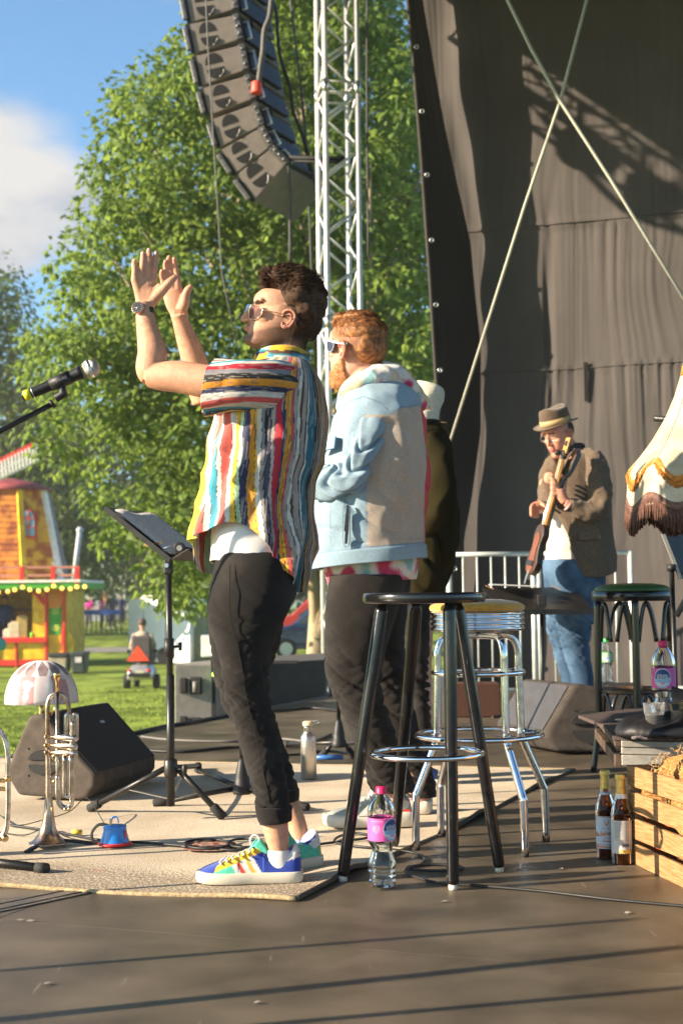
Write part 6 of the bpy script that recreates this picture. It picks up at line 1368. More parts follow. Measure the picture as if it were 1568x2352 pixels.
def toy():
 c = F(261, 1951); t = thing('toy_horn', 'small blue and red tin toy with metal clip standing on the rug', 'toy', (c.x, c.y, .008)); c = Vector((c.x, c.y+.03, .009)); bl = mat('toy_blue', (.015,.19,.62), .28, 0, .06, 10, coat=.5); rd = mat('toy_red', (.62,.03,.025), .3)
 b = MB().lathe([(.048,.006),(.046,.012),(.036,.052),(.036,.055)], c, seg=40); ob('toy_body', b, bl, t)
 b = MB().lathe([(.037,.052),(.038,.055),(.036,.062),(.01,.066),(.001,.066)], c, seg=40, cap1=False); ob('lid', b, bl, t, bevel=.001)
 b = MB(); b.lathe([(.048,0),(.054,.002),(.055,.006),(.049,.010)], c, seg=40); ob('base_ring', b, rd, t)
 g = mat('clip_metal', (.55,.48,.32), .3, 1); b = MB(); b.box(c+Vector((-.012,-.01,.072)), (.006,.012,.022)); ob('clip', b, g, t, bevel=.001)
 b = MB(); b.tube(cat([c+Vector((-.012,0,.068)), c+Vector((-.008,0,.086)), c+Vector((.006,0,.088)), c+Vector((.012,0,.070))], 4), .004, 8, flat=.5); ob('handle', b, bl, t)
 b = MB(); b.ball(c+Vector((.036,-.016,.034)), (.004,.010,.016), 10, 8); ob('emblem', b, rd, t)
 b = MB(); p0 = c+Vector((-.045,.0,.02)); b.tube(cat([p0+Vector((.03,0,.04)), p0+Vector((-.005,0,.045)), p0+Vector((-.028,0,.02)), p0+Vector((-.024,0,-.008)), p0+Vector((.0,0,-.012))], 4), [.006]*10+[.007]*7, 10, flat=.6); ob('strap', b, rubber, t)
toy()
cab = mat('cable_black', (.014,.014,.014), .5, 0, .2, 20, .2, 200)
def cable(pix, r_, lab, mm=cab, wig=0, z=0.0):
 pts = []
 for p in pix:
  f = F(p[0], p[1]); pts.append((f.x, f.y, r_+.001+(p[2] if len(p) > 2 else 0)+z))
 m = MB(); m.tube(cat(pts, 7), r_, 8); tag(ob('cable', m, mm), lab, 'cable')
cable([(20,1905,.01),(70,1912,.01),(150,1925,.01),(230,1940,.01),(330,1945,.008),(430,1953,.008),(500,1960,.008),(560,1962,.008),(700,1952,.008),(770,1944,.008),(800,1940,.008),(838,1935,.008),(850,1928,.008),(810,1923,.008),(776,1932,.008),(772,1945,.008),(830,1955,.008),(890,1958,.006),(950,1963),(975,1978),(960,1992),(935,1996),(936,2010),(965,2022),(1010,2033),(1100,2039),(1250,2052),(1400,2070),(1590,2088)], .0042, 'long black cable running across the rug, past the stools and off to the right')
cable([(930,2006),(945,1995),(985,1990),(1040,1992),(1062,1999),(1030,2005),(980,2004),(945,2002)], .0045, 'loose black cable loop lying behind the near leg of the black stool')
ring_pts = lambda cx, cy, rx, ry: [(cx+rx*math.cos(a), cy+ry*math.sin(a), .012) for a in [2*math.pi*k/14 for k in range(15)]]
cable(ring_pts(476,1951,52,11), .0042, 'round coil of black cable on the red patch of the rug')
cable(ring_pts(562,1949,38,10), .0042, 'smaller coil of black cable on the rug next to the rainbow shoe')
cable([(300,1690),(380,1672),(430,1665),(480,1655),(560,1640),(640,1636),(720,1630),(800,1640)], .011, 'thick black cable along the far edge of the stage')
cable([(325,1695),(400,1703),(520,1706),(640,1700),(760,1712),(900,1705)], .007, 'thin grey cable lying behind the music stand', mat('cable_grey2', (.13,.12,.11), .6))
cable([(290,1718),(350,1728),(430,1730),(520,1721),(620,1718),(700,1712),(740,1700),(760,1690)], .008, 'dark cable snaking behind the left music stand')
cable([(0,1880,.01),(40,1905,.012),(100,1898,.02),(160,1892,.04),(200,1880,.07),(235,1905,.03),(250,1925,.01)], .0018, 'thin black wire looping over the rug towards the toy')
cable([(0,1920,.01),(60,1928,.012),(110,1915,.02),(150,1930,.01),(190,1940,.01)], .0018, 'thin wire lying around the trumpet bell')
cable([(640,1738),(700,1735),(760,1728),(840,1742),(900,1738)], .006, 'cable running behind the steel bottle')
cable([(1130,1650),(1210,1640),(1290,1612),(1330,1595)], .008, 'dark cable running up to the right monitor')
cable([(1060,1668),(1130,1690),(1220,1700),(1262,1712)], .006, 'cable ending near the right monitor')
m = MB(); f = F(165,1925); m.tube([f+Vector((0,0,.02)), f+Vector((.035,.0,.018))], .009, 10); tag(ob('cable_plug', m, mat('plug_yellow', (.6,.45,.05), .4)), 'yellow banded cable plug beside the trumpet bell', 'cable plug')
m = MB(); f = F(1274,1716); m.ball(f+Vector((0,0,.015)), (.02,.012,.012), 8, 6); tag(ob('cable_plug', m, mat('plug_lime', (.45,.65,.03), .4)), 'lime green plug on the floor by the right monitor', 'cable plug')
for i, (x, y) in enumerate(((112,2262),(592,2306),(1022,2073),(1290,1998),(1442,2099),(70,2118),(50,2116))):
 f = F(x, y); r_ = random.Random(i); m = MB(); n = 6; pts = [f+Vector((math.cos(a)*.012*r_.uniform(.6,1.2), math.sin(a)*.008*r_.uniform(.6,1.2), .001+.005*r_.random())) for a in [2*math.pi*k/n for k in range(n)]]; m.v += pts+[f+Vector((0,0,.007))]
 for k in range(n): m.face((k, (k+1) % n, n))
 ww = ('front left','front centre','near stool leg','by the crate','below the crate','beside the floor rails','left of the floor rails')[i]
 tag(ob('paper_scrap', m, mat('scrap', (.22,.19,.16), .8), loc=None), 'tiny crumpled pale scrap on the stage floor, %s' % ww, 'scrap')
def subs():
 D = 9.9; q = lambda x, y, d=0: P(x, y, D+d); sm = mat('sub_grey', (.30,.27,.235), .8, 0, .12, 20, .8, 300); dk = blackgr
 a, b = q(400,1524), q(487,1536); t = thing('loudspeaker', 'grey loudspeaker cabinet with two handle openings standing beyond the stage edge', 'loudspeaker', ((a.x+b.x)/2, D, -1.1))
 m = MB(); m.prism([Vector((a.x,D,-1.1)), Vector((b.x,D+.05,-1.1)), Vector((b.x,D+.05,q(487,1527).z)), Vector((a.x,D,q(400,1524).z))], (.35,.8,0)); ob('cabinet', m, sm, t, bevel=.012)
 for (x0,y0,x1,y1) in ((412,1557,430,1593),(436,1555,464,1595),(412,1645,430,1680),(436,1648,464,1690)):
  c = q((x0+x1)/2, (y0+y1)/2, -.012+.05*((x0-400)/87)); m = MB(); w, h = q(x1,y0).x-q(x0,y0).x, q(x0,y0).z-q(x0,y1).z; m.box(c+Vector((0,.01,0)), (w,.03,h)); o = ob('handle_opening', m, dk, t, bevel=.012)
 m = MB(); m.tube([q(449,1565,-.03), q(449,1590,-.03)], .02, 10); ob('handle_bar', m, mat('bar_pale', (.16,.15,.14), .5), t)
 m = MB(); m.box(q(491,1590,.1), (.03,.1,.5)); ob('side_trim', m, dk, t)
 m = MB(); m.ball(q(491,1549,-.02), .014, 8, 6); ob('status_light', m, mat('led_green', (.3,.9,.05), .4, emit=(.4,1,.05), estr=2.5), t)
 D2 = 11.6; r = lambda x, y: P(x, y, D2); t = thing('subwoofer', 'long low black subwoofer stack behind the stage edge between the two men', 'subwoofer', (r(630,0).x, D2, -1.1))
 x0, x1 = r(480,0).x, r(729,0).x; zt = r(729,1515).z; m = MB(); m.prism([Vector((x0,D2-1.0,-1.1)), Vector((x1,D2,-1.1)), Vector((x1,D2,zt)), Vector((x0,D2-1.0,zt))], (.0,1.4,0)); ob('cabinet', m, mat('sub_black', (.075,.07,.065), .85, 0, .15, 8, .6, 200), t, bevel=.01)
 m = MB(); m.box(((x0+x1)/2, D2-.6, zt+.01), (.5,.1,.02)); ob('top_strip', m, dk, t)
 D3 = 9.4; c = P(1085,1600,D3); m = MB(); m.box((c.x+.02, D3, .11), (.30,.22,.22)); tag(ob('wooden_box', m, mat('red_wood', (.07,.028,.016), .5, 0, .2, 12, stretch=(3,3,12)), bevel=.008, loc=(c.x, D3, 0)), 'small reddish wooden box on the floor behind the chrome stool', 'box')
subs()
# ================================================================ PEOPLE: building blocks
def rp(r, D): return r*D/FPX
def limb(mb, pts, D, seg=20, n=5, flat=1.0, up=None):
 """pts: (px, py, dD, radius px); a tapered limb through them"""
 q = []
 for px, py, d, r in pts: p = P(px, py, D+d); q.append((p.x, p.y, p.z, rp(r, D+d)))
 q = cat(q, n); mb.tube([a[:3] for a in q], [max(a[3], .001) for a in q], seg, flat=flat, up=up); return mb
def garment(tab, D, nth=96, nv=60, hem=None, top=None, ex=2.2, rows_fn=None, tilt=0):
 """tab rows: (py, x left, x right, half depth in m, depth offset). angle 0 = +x, 270 = camera side. Returns rows of points"""
 t2 = cat(tab, 6); y0, y1 = tab[0][0], tab[-1][0]; rows = []
 for i in range(nv+1):
  v = i/nv; row = []
  for k in range(nth):
   th = 2*math.pi*k/nth; yt = top(th) if top else y0; yb = hem(th) if hem else y1; y = lerp(yt, yb, v)
   xl, xr, b, d = (interp(y, t2, c) for c in (1,2,3,4)); c, s = math.cos(th), math.sin(th)
   cc = math.copysign(abs(c)**(2/ex), c); ss = math.copysign(abs(s)**(2/ex), s)
   p = P((xl+xr)/2+(xr-xl)/2*cc, y, D+d); row.append(Vector((p.x, p.y+b*ss, p.z)))
  rows.append(row)
 return rows
def displace(rows, fn):
 """push each point of a closed tube outwards by fn(point, u, v)"""
 out = []
 m = len(rows)
 for i, row in enumerate(rows):
  n = len(row); c = sum(row, Vector())/n; o = []
  for k, p in enumerate(row):
   t = row[(k+1) % n]-row[k-1]; nn = Vector((t.y, -t.x, 0))
   if nn.length < 1e-7: o.append(p); continue
   nn.normalize()
   if nn.dot(p-c) < 0: nn = -nn
   o.append(p+nn*fn(p, k/n, i/(m-1)))
  out.append(o)
 return out
def ridge(x, y, z): return 1-abs(noise.noise(Vector((x, y, z))))*2
def push(me, fn):
 n = len(me.vertices); co = np.empty(n*3, np.float32); no = np.empty(n*3, np.float32)
 me.vertices.foreach_get('co', co); me.vertex_normals.foreach_get('vector', no)
 d = np.array([fn(Vector(co[3*i:3*i+3])) for i in range(n)], np.float32)
 me.vertices.foreach_set('co', (co.reshape(-1,3)+no.reshape(-1,3)*d[:,None]).ravel()); me.update()
def head_parts(b, M, sx=1.0, jaw=.82, sz=.92, ear=(1,-1), nose=1.0, w=1.0):
 """adds a head to b; local axes: x forward, y left, z up, origin between the ears"""
 def T(x, y, z):
  z = z*sz*(jaw if z < -.02 else 1)
  return M @ Vector((x*sx, y*w, z))
 R3 = M.to_3x3()
 def ball(x, y, z, r, seg=20, rings=14):
  rows = []
  for i in range(rings+1):
   a = math.pi*i/rings; q = max(math.sin(a), 1e-3); rows.append([T(x+r[0]*q*math.cos(2*math.pi*j/seg), y+r[1]*q*math.sin(2*math.pi*j/seg), z-r[2]*math.cos(a)) for j in range(seg)])
  b.grid(rows, True, True, True)
 ball(-.014, 0, .032, (.096,.076,.088), 32, 20)
 tab = [(-.119,.060,.030,.014),(-.112,.078,.010,.030),(-.098,.081,-.02,.040),(-.078,.079,-.045,.050),(-.055,.084,-.062,.0575),(-.03,.085,-.07,.063),(0,.080,-.085,.067),(.03,.077,-.09,.069),(.052,.088,-.09,.071),(.075,.086,-.09,.069),(.095,.072,-.085,.06)]
 rows = []
 for z, xf, xb, wd in cat(tab, 3):
  row = []
  for k in range(40):
   th = 2*math.pi*k/40; c, s = math.cos(th), math.sin(th); e = 2/2.35; cc = math.copysign(abs(c)**e, c); ss = math.copysign(abs(s)**e, s)
   row.append(T((xf+xb)/2+(xf-xb)/2*cc, wd*ss, z))
  rows.append(row)
 b.grid(rows, True, True, True)
 for x, z, r in ((.083,.036,.0085),(.089,.020,.0095),(.0945,.004,.0105),(.0995*nose,-.008,.0112),(.096,-.015,.0105)): ball(x, 0, z, (r, r*.85, r*1.3))
 for s in (-1,1):
  ball(.088, s*.011, -.014, (.010,.0075,.0085)); ball(.070, s*.032, .050, (.014,.028,.009)); ball(.047, s*.042, -.004, (.026,.021,.018))
 ball(.0875, 0, -.042, (.0085,.021,.0062)); ball(.0855, 0, -.054, (.0095,.019,.0068)); ball(.073, 0, -.096, (.014,.020,.018))
 return T
def ear_mesh(b, T, s):
 """a rim, a lobe and an inner bowl for one ear"""
 pts = []
 for k in range(15):
  a = R(-125+k*19); pts.append((-.012+.0165*math.cos(a+R(98))*.9-(.004), s*(.0755+.006+.004*math.sin(k/14*3.14)), .002+.030*math.sin(a+R(98))*1.0))
 path = [(.004,.073,.012),(.006,.080,.024),(-.004,.086,.033),(-.018,.089,.031),(-.026,.088,.018),(-.025,.086,.002),(-.018,.083,-.014),(-.010,.080,-.026),(-.002,.077,-.028),(.001,.074,-.018),(.002,.073,-.006)]
 pp = cat([(x, s*y, z) for x, y, z in path], 4)
 b.tube([T(*p) for p in pp], [.0042]*len(pp), 10)
 c = T(-.010, s*.0765, .004); cen = b
 rows = [[T(*( (-.010+(p[0]+.010)*q, s*(.0765)+(p[1]-s*.0765)*q*.75-s*.001, .004+(p[2]-.004)*q))) for p in pp] for q in (.05,.5,.98)]
 b.grid(rows, True, True)
 inner = cat([(x, s*y, z) for x, y, z in [(-.002,.079,.018),(-.012,.084,.022),(-.018,.085,.012),(-.015,.083,-.004),(-.008,.080,-.012)]], 4); b.tube([T(*p) for p in inner], .0026, 8)
 b.ball(T(-.006, s*.0785, -.026), (.006,.005,.007), 10, 8)
def hair_strands(mb, specs, seed, n, length, r0):
 """specs: function(rng) -> (root, direction, bend)"""
 rg = random.Random(seed)
 for _ in range(n):
  p, d, bd = specs(rg); L_ = length*rg.uniform(.6, 1.3); a = p; b = p+d*L_*.5+bd*L_*.12; c = p+d*L_*.85+bd*L_*.5
  mb.tube([a, b, c], [r0, r0*.8, r0*.15], 4)
skin = attr_mat('skin', .48, .13, 55, .5, 420, 0, .38, sub=.05)
def finger(b, pts, D, r0, r1, seg=12):
 q = []
 n = len(pts)
 for i, (x, y, d) in enumerate(pts): p = P(x, y, D+d); q.append((p.x, p.y, p.z, lerp(r0, r1, i/(n-1))*(1.06 if 0 < i < n-1 and i % 2 else 1)))
 q = cat(q, 4); b.tube([a[:3] for a in q], [a[3] for a in q], seg); e = q[-1]; b.ball(e[:3], e[3], 10, 8)
def ribbon_band(b, pts, w, th, up):
 for a, c in zip(pts, pts[1:]): b.beam(a, c, th, w, up=up)
denim_black = mat('black_denim', (.0155,.013,.012), .85, 0, .22, 6, .7, 900, spec=.2, sheen=.05, col2=(.028,.024,.021), mix2=.55)
def leg_cloth(name, parts, m, parent, amp=.005, vox=.0055, seed=1, knee=None, extra=None):
 """union of trouser lofts with creases that gather at knee and ankle"""
 b = MB()
 for p in parts: b.grid(p, True, True, True)
 L_ = root_loc(parent); me = fused(b, vox, 3, L_, name)
 def f(co):
  w = co+L_; g = .25
  for kz, ks, ka in knee or []: g += ka*math.exp(-((w.z-kz)/ks)**2)
  n1 = noise.noise(Vector((w.x*6+seed, w.y*6, w.z*21+w.x*13))); n2 = noise.noise(Vector((w.x*13, w.y*12, w.z*40-w.x*24+seed)))
  d = amp*g*(.35-1.5*max(0, 1-abs(n1)*4.5)+.55*n1)+amp*.45*g*(.2-max(0, 1-abs(n2)*4))
  d += amp*.5*noise.noise(Vector((w.x*5, w.y*5, w.z*5+seed)))
  return d
 push(me, f); me.update()
 return ob(name, me, m, parent)
# ================================================================ THE CLAPPING MAN
Z1 = zmap(400, 850, .57398); Zp = zmap(600, 1500, .70153); Z4 = zmap(0, 2350, .76531); Zs = zmap(600, 2850, .44643)
def man1():
 D = 4.10; base = Vector((P(640,1900,D).x, D, 0))
 t = thing('person', 'man in striped short sleeved shirt and sunglasses clapping his raised hands', 'person', base)
 z = lambda x, y, d=0, r=None: (*Z1(x, y), d) if r is None else (*Z1(x, y), d, r)
 b = MB()
 ec = P(*Z1(1092,596), D); tilt, yaw = R(14), R(10)
 fw = Vector((-math.cos(yaw), -math.sin(yaw), 0)); lf = Vector((math.sin(yaw), -math.cos(yaw), 0))   # his left is the camera side
 M3 = Matrix((fw, lf, Vector((0,0,1)))).transposed() @ Matrix.Rotation(-tilt, 3, 'Y'); M = Matrix.Translation(ec) @ M3.to_4x4()
 T = head_parts(b, M, 1.06, .74, .93)
 limb(b, [(676,745,.0,34),(668,778,0,36),(657,812,0,38),(648,860,0,52)], D, 24)
 limb(b, [(645,850,0,40),(640,890,0,80),(622,980,0,88),(605,1100,0,80),(590,1230,0,76),(588,1330,0,82)], D, 24, flat=1.5, up=(1,0,0))
 limb(b, [(580,1300,-.09,62),(556,1420,-.10,60),(560,1540,-.10,44),(585,1650,-.1,40),(612,1770,-.11,33),(630,1860,-.12,27)], D)
 limb(b, [(630,1850,-.12,31),(633,1900,-.12,29),(639,1945,-.12,25),(642,1985,-.12,22)], D)
 limb(b, [(590,1320,.09,60),(556,1450,.12,48),(556,1570,.13,32),(600,1690,.14,26),(648,1790,.15,22),(668,1850,.15,22),(684,1900,.15,21),(690,1950,.15,24)], D)
 limb(b, [(662,882,-.10,50),(620,880,-.17,46),(560,878,-.20,43),(483,877,-.19,39),(415,866,-.17,37.5),(372,864,-.155,34),(345,861,-.145,30)], D, 26)
 limb(b, [(352,872,-.145,27),(347,848,-.14,35),(350,812,-.135,34),(343,775,-.12,28.5),(336,742,-.11,23.5),(333,716,-.105,21.5),(333,700,-.10,22)], D, 26)
 hd = -.10
 kn = [((165,300),(163,240),(160,205),(163,186),9.2,7.0),((205,284),(212,215),(216,165),(217,137),10.0,7.6),((243,278),(250,205),(255,150),(255,116),10.2,7.8),((285,290),(292,220),(299,165),(300,133),10.0,7.6)]
 for i, (a, p1, p2, p3, r0, r1) in enumerate(kn):
  dz = hd+.012*(i-1.5)*.6
  finger(b, [(*Z1(*a), dz), (*Z1((a[0]+p1[0])/2, (a[1]+p1[1])/2), dz-.004), (*Z1(*p1), dz-.004), (*Z1(*p2), dz+.002), (*Z1(*p3), dz+.008)], D, .0098, .0074)
  finger(b, [(*Z1(229+(i-1.5)*12, 480), hd), (*Z1(a[0]*.55+229*.45, 390), hd-.003), (*Z1(a[0], a[1]), dz-.002)], D, .0150, .0125)
 limb(b, [(*Z1(230,470), hd, 21),(*Z1(232,400), hd, 25),(*Z1(228,330), hd, 25)], D, 20, flat=.55, up=(1,0,0))
 finger(b, [(*Z1(262,450), hd), (*Z1(305,408), hd-.006), (*Z1(345,368), hd-.010), (*Z1(385,322), hd-.010), (*Z1(416,293), hd-.006)], D, .0175, .0095)
 finger(b, [(*Z1(250,420), hd), (*Z1(300,375), hd), (*Z1(322,350), hd-.004)], D, .018, .011)
 limb(b, [(650,890,.12,50),(600,915,.18,42),(540,926,.18,36),(500,928,.17,31),(472,920,.165,29)], D, 22)
 limb(b, [(470,925,.165,28),(461,890,.16,31),(449,840,.15,30),(437,800,.14,27),(424,765,.13,22.5),(415,737,.12,19.5),(412,722,.115,21)], D, 24)
 hd = .11
 kn2 = [((352,352),(342,305),(337,275),(337,250),8.6),((370,318),(364,260),(360,215),(360,190),9.4),((398,305),(390,240),(384,190),(382,162),9.6),((436,312),(428,250),(420,205),(416,172),9.6)]
 for i, (a, p1, p2, p3, r0) in enumerate(kn2):
  finger(b, [(*Z1(*a), hd), (*Z1((a[0]+p1[0])/2, (a[1]+p1[1])/2), hd-.002), (*Z1(*p1), hd-.004), (*Z1(*p2), hd-.010), (*Z1(*p3), hd-.018)], D, .0094, .0072)
  finger(b, [(*Z1(447+(i-1.5)*10, 520), hd), (*Z1(a[0]*.6+447*.4, 420), hd), (*Z1(*a), hd)], D, .0150, .0118)
 limb(b, [(*Z1(450,530), hd, 19),(*Z1(428,450), hd, 26),(*Z1(408,375), hd, 25)], D, 20, flat=.5, up=(1,0,0))
 finger(b, [(*Z1(462,500), hd-.01), (*Z1(482,450), hd-.016), (*Z1(488,405), hd-.020), (*Z1(502,370), hd-.022), (*Z1(518,350), hd-.022)], D, .0165, .0090)
 me = fused(b, .0028, 3, base, 'body')
 Mi = M.inverted()
 def f(co):
  q = Mi @ (co+base); 
  if q.length > .2: return 0
  x, y, zz = q.x/1.06, q.y, q.z/.93
  if zz < -.02: zz = zz/.74
  d = 0
  for s in (-1,1): d -= .0085*math.exp(-((y-s*.030)/.014)**2-((zz-.030)/.010)**2)*(x > .03)
  d -= .0045*math.exp(-((zz+.0485)/.0028)**2-(y/.020)**4)*(x > .05)
  return d
 push(me, f); me.update()
 eb = MB(); ear_mesh(eb, T, 1); ear_mesh(eb, T, -1); em = eb.mesh('ear', base)
 bm = bmesh.new(); bm.from_mesh(me); bm.from_mesh(em); bm.to_mesh(me); bm.free(); bpy.data.meshes.remove(em)
 me.polygons.foreach_set('use_smooth', [True]*len(me.polygons))
 sk = Vector((.56,.285,.175)); pk = Vector((.58,.22,.15)); st = Vector((.055,.032,.022))
 hands = P(*Z1(330,300), D)
 def col(co, nn):
  w = co+base; q = Mi @ w; c = sk.copy()
  if q.length < .22:
   x, y, zz = q.x/1.06, q.y, q.z/.93
   if zz < -.02: zz = zz/.74
   if abs(y) < .02 and x > .06 and -.058 < zz < -.038: c = Vector((.50,.20,.17))
   s = 0; nz_ = noise.noise(Vector((x*60,y*60,zz*60)))*.15
   jl = interp(x, [(-.03,.03),(.0,-.004),(.03,-.028),(.055,-.044),(.072,-.060),(.1,-.066)])
   s = max(0, min(1, (jl-zz)/.018+nz_)) if x > -.03 else 0
   s = max(s, .8*math.exp(-((x-.006)/.014)**2)*(1 if zz < .05 else 0)*(abs(y) > .05))
   if x > .07 and -.038 < zz < -.024 and abs(y) < .024: s = max(s, .85)
   if x > .07 and -.072 < zz < -.062 and abs(y) < .01: s = max(s, .6)
   if zz < -.125: s *= max(0, 1-(-.125-zz)/.03)
   c = c.lerp(st, min(.66, s*.66))
   if x > .055 and   .040 < zz < .049 and .012 < abs(y) < .052: c = Vector((.05,.03,.02))
   if abs(y) > .078: c = c.lerp(pk, .6)
   fd = max(0, min(1, (-.02-x)/.02))*max(0, min(1, (zz+.10)/.05)); c = c.lerp(Vector((.050,.028,.017)), fd*.95)
  else:
   tip = (w-hands).length
   if tip < .2: c = c.lerp(pk, .35*max(0, min(1, (w.z-hands.z+.02)/.06)))
  return c
 paint(me, col); body = ob('body', me, skin, t)
 fh = MB(); rg = random.Random(8); n_ = len(me.vertices); zz0, zz1 = P(340,850,D).z, P(340,725,D).z
 vv = [(v.co+base, Vector(v.normal)) for v in me.vertices if zz0 < v.co.z+base.z < zz1 and v.co.x+base.x < P(470,800,D).x]
 for _ in range(700):
  p, nn = rg.choice(vv); d = (nn*.8+Vector((rg.uniform(-.5,.5),rg.uniform(-.3,.3),-.9))).normalized(); L_ = rg.uniform(.005,.011); fh.tube([p, p+d*L_*.6, p+d*L_+Vector((0,0,-.002))], [.00025,.0002,.0001], 3)
 ob('arm_hair', fh, mat('arm_hair_brown', (.10,.055,.03), .6), body, kind='stuff')
 nm = mat('nail', (.62,.40,.33), .25)
 for (x, y) in ((163,187),(217,140),(255,119),(300,137)):
  n_ = MB(); p = P(*Z1(x, y), D-.10-.004); n_.ball(p+Vector((0,-.006,0)), (.0045,.002,.006), 8, 6); ob('nail', n_, nm, body)
 hm = mat('brown_hair', (.042,.023,.014), .7, 0, .1, 60, .2, 500, spec=.15, col2=(.075,.042,.025), stretch=(1,1,2))
 hb = MB()
 def hball(x, y, r, b_, dd=0): p = P(*Z1(x, y), D+dd); k = rp(r*.36, D); hb.ball(p, (k, b_, k), 28, 18)
 hball(1205,430,148,.088); hball(1250,520,110,.083); hball(1222,606,70,.066)
 limb(hb, [z(990,318,0,14),z(1040,296,0,22),z(1120,290,0,26),z(1210,312,0,28),z(1285,370,0,27),z(1325,450,0,24),z(1330,530,0,18)], D, 24, flat=2.2, up=(-1,0,1))
 hme = fused(hb, .004, 2, base, 'hair')
 push(hme, lambda co: .0030*noise.noise(Vector((co.x*35, co.y*35, co.z*35)))+.0012*noise.noise(Vector((co.x*120, co.y*120, co.z*60)))*1.0)
 hme.update(); hair = ob('hair', hme, hm, t)
 up_ = Vector((0,0,1))
 hv = [v for v in hme.vertices]; nv_ = len(hv); sm = MB(); rg = random.Random(3)
 for _ in range(7500):
  v = hv[rg.randrange(nv_)]; p = v.co+base; n_ = Vector(v.normal)
  tx, ty = (p.x-ec.x), (p.z-ec.z)
  topness = max(0, min(1, (ty-.06)/.05)); L_ = lerp(.006, .030, topness)*rg.uniform(.7,1.2)
  flow = Vector((.8, 0, .1)) if tx > -.02 else Vector((-.45, 0, .75))
  wv = noise.noise(Vector((p.x*38, p.y*38, p.z*38))); flow = flow+Vector((wv*.9, noise.noise(Vector((p.x*30, p.y*30, 7)))*1.0, noise.noise(Vector((p.x*34+5, p.y*30, 3)))*.9))
  flow = (flow-n_*flow.dot(n_)); flow.normalize()
  if topness < .1: flow = Vector((.3,0,-.9)); flow -= n_*flow.dot(n_); flow.normalize()
  d = (flow+n_*lerp(.10,.42,topness)*rg.uniform(.6,1.3)).normalized()
  a = p-n_*.002; e = a+d*L_; curl = n_*(-.28*L_)+Vector((rg.uniform(-.1,.1),rg.uniform(-.1,.1),rg.uniform(-.1,.1)))*L_
  sm.tube([a, a+d*L_*.55, e+curl], [.0011,.0010,.0002], 3)
 for v in me.vertices:
  q = Mi @ (v.co+base)
  if q.length > .17 or rg.random() > .55: continue
  x, y, zz = q.x/1.06, q.y, q.z/.93
  if zz < -.02: zz = zz/.74
  n_ = Vector(v.normal); p = v.co+base
  side = abs(y) > .045 and zz > .012 and x < .004+.6*max(0,zz-.055) and x > -.10 and not (abs(y) > .077 and x > -.03 and zz < .035)
  back = x < -.03 and zz > -.085
  jl = interp(x, [(-.03,.03),(.0,-.004),(.03,-.028),(.055,-.044),(.072,-.060),(.1,-.066)]); beard = x > -.012 and -.125 < zz < jl+.004 and rg.random() < .5
  if side or back: d = (n_*.55+Vector((.2,0,-.8))).normalized(); L_ = rg.uniform(.003,.007)
  elif beard: d = (n_*.8+Vector((0,0,-.5))).normalized(); L_ = rg.uniform(.0015,.003)
  else: continue
  w_ = .00035 if beard and not (side or back) else .0006; sm.tube([p-n_*.001, p+d*L_], [w_, w_*.4], 3)
 ob('hair_lock', sm, hm, hair, kind='stuff')
 gs = thing_g = None
 gold = mat('gold_wire', (.55,.42,.28), .25, 1); lens = mat('tinted_lens', (.40,.27,.25), .05, 0, .05, 3, trans=.8, ior=1.05, spec=.8); blens = mat('blue_reflection_lens', (.06,.10,.18), .08, .5, .05, 3)  # blue of the far lens stands for a reflection
 g = MB(); nl = [(906,470,-.026),(930,462,-.040),(962,466,-.056),(984,492,-.066),(975,530,-.064),(945,556,-.050),(915,560,-.034),(898,540,-.026),(897,500,-.024)]
 def Q(x, y, d): return P(*Z1(x-6, y+2), D+d-.012)
 pts = [Q(*p) for p in nl]; c = sum(pts, Vector())/len(pts)
 fl = [(912,462,.010),(893,458,.030),(882,470,.048),(880,505,.056),(886,540,.046),(896,556,.028),(906,548,.014),(914,500,.008)]
 pf = [Q(*p) for p in fl]
 g.tube(pts, .0011, 6, closed=True); gl = ob('sunglasses', g, gold, t)
 g = MB(); g.tube(pf, .0011, 6, closed=True); ob('rim', g, gold, gl)
 g = MB(); g.v += pts; g.face(range(len(pts)), True); o = ob('lens', g, lens, gl); s = o.modifiers.new('s','SOLIDIFY'); s.thickness = .0015
 g = MB(); g.v += pf; g.face(range(len(pf)), True); o = ob('lens', g, blens, gl); s = o.modifiers.new('s','SOLIDIFY'); s.thickness = .0015
 g = MB(); g.tube([Q(984,492,-.066), Q(1040,505,-.076), P(*Z1(1100,522), D-.090), P(*Z1(1160,537), D-.094), P(*Z1(1185,575), D-.090), P(*Z1(1196,615), D-.084)], .0013, 6); ob('temple', g, mat('temple_brown', (.16,.09,.06), .35, .3), gl)
 g = MB(); g.tube([Q(897,495,-.024), Q(905,478,-.006), Q(914,480,.008)], .0011, 6); ob('bridge', g, gold, gl)
 wc = P(*Z1(222,502), D-.105); n_ = Vector((-.30,-.93,.18)).normalized(); wm = mat('watch_black', (.012,.012,.013), .3)
 cx_ = P(*Z1(228,512), D-.105); ax = (P(*Z1(226,460), D-.10)-P(*Z1(232,560), D-.11)).normalized(); u = ax.cross(Vector((0,-1,0))).normalized(); w_ = ax.cross(u)
 g = MB(); ring = [[cx_+ax*h+(u*math.cos(a)*.0272+w_*math.sin(a)*.0262) for a in [2*math.pi*k/40 for k in range(40)]] for h in (-.009,.009)]
 g.grid(ring, True); st_ = ob('watch_strap', g, mat('leather_black', (.015,.012,.012), .5, 0, .2, 60, .3, 300), t); s = st_.modifiers.new('s','SOLIDIFY'); s.thickness = .003
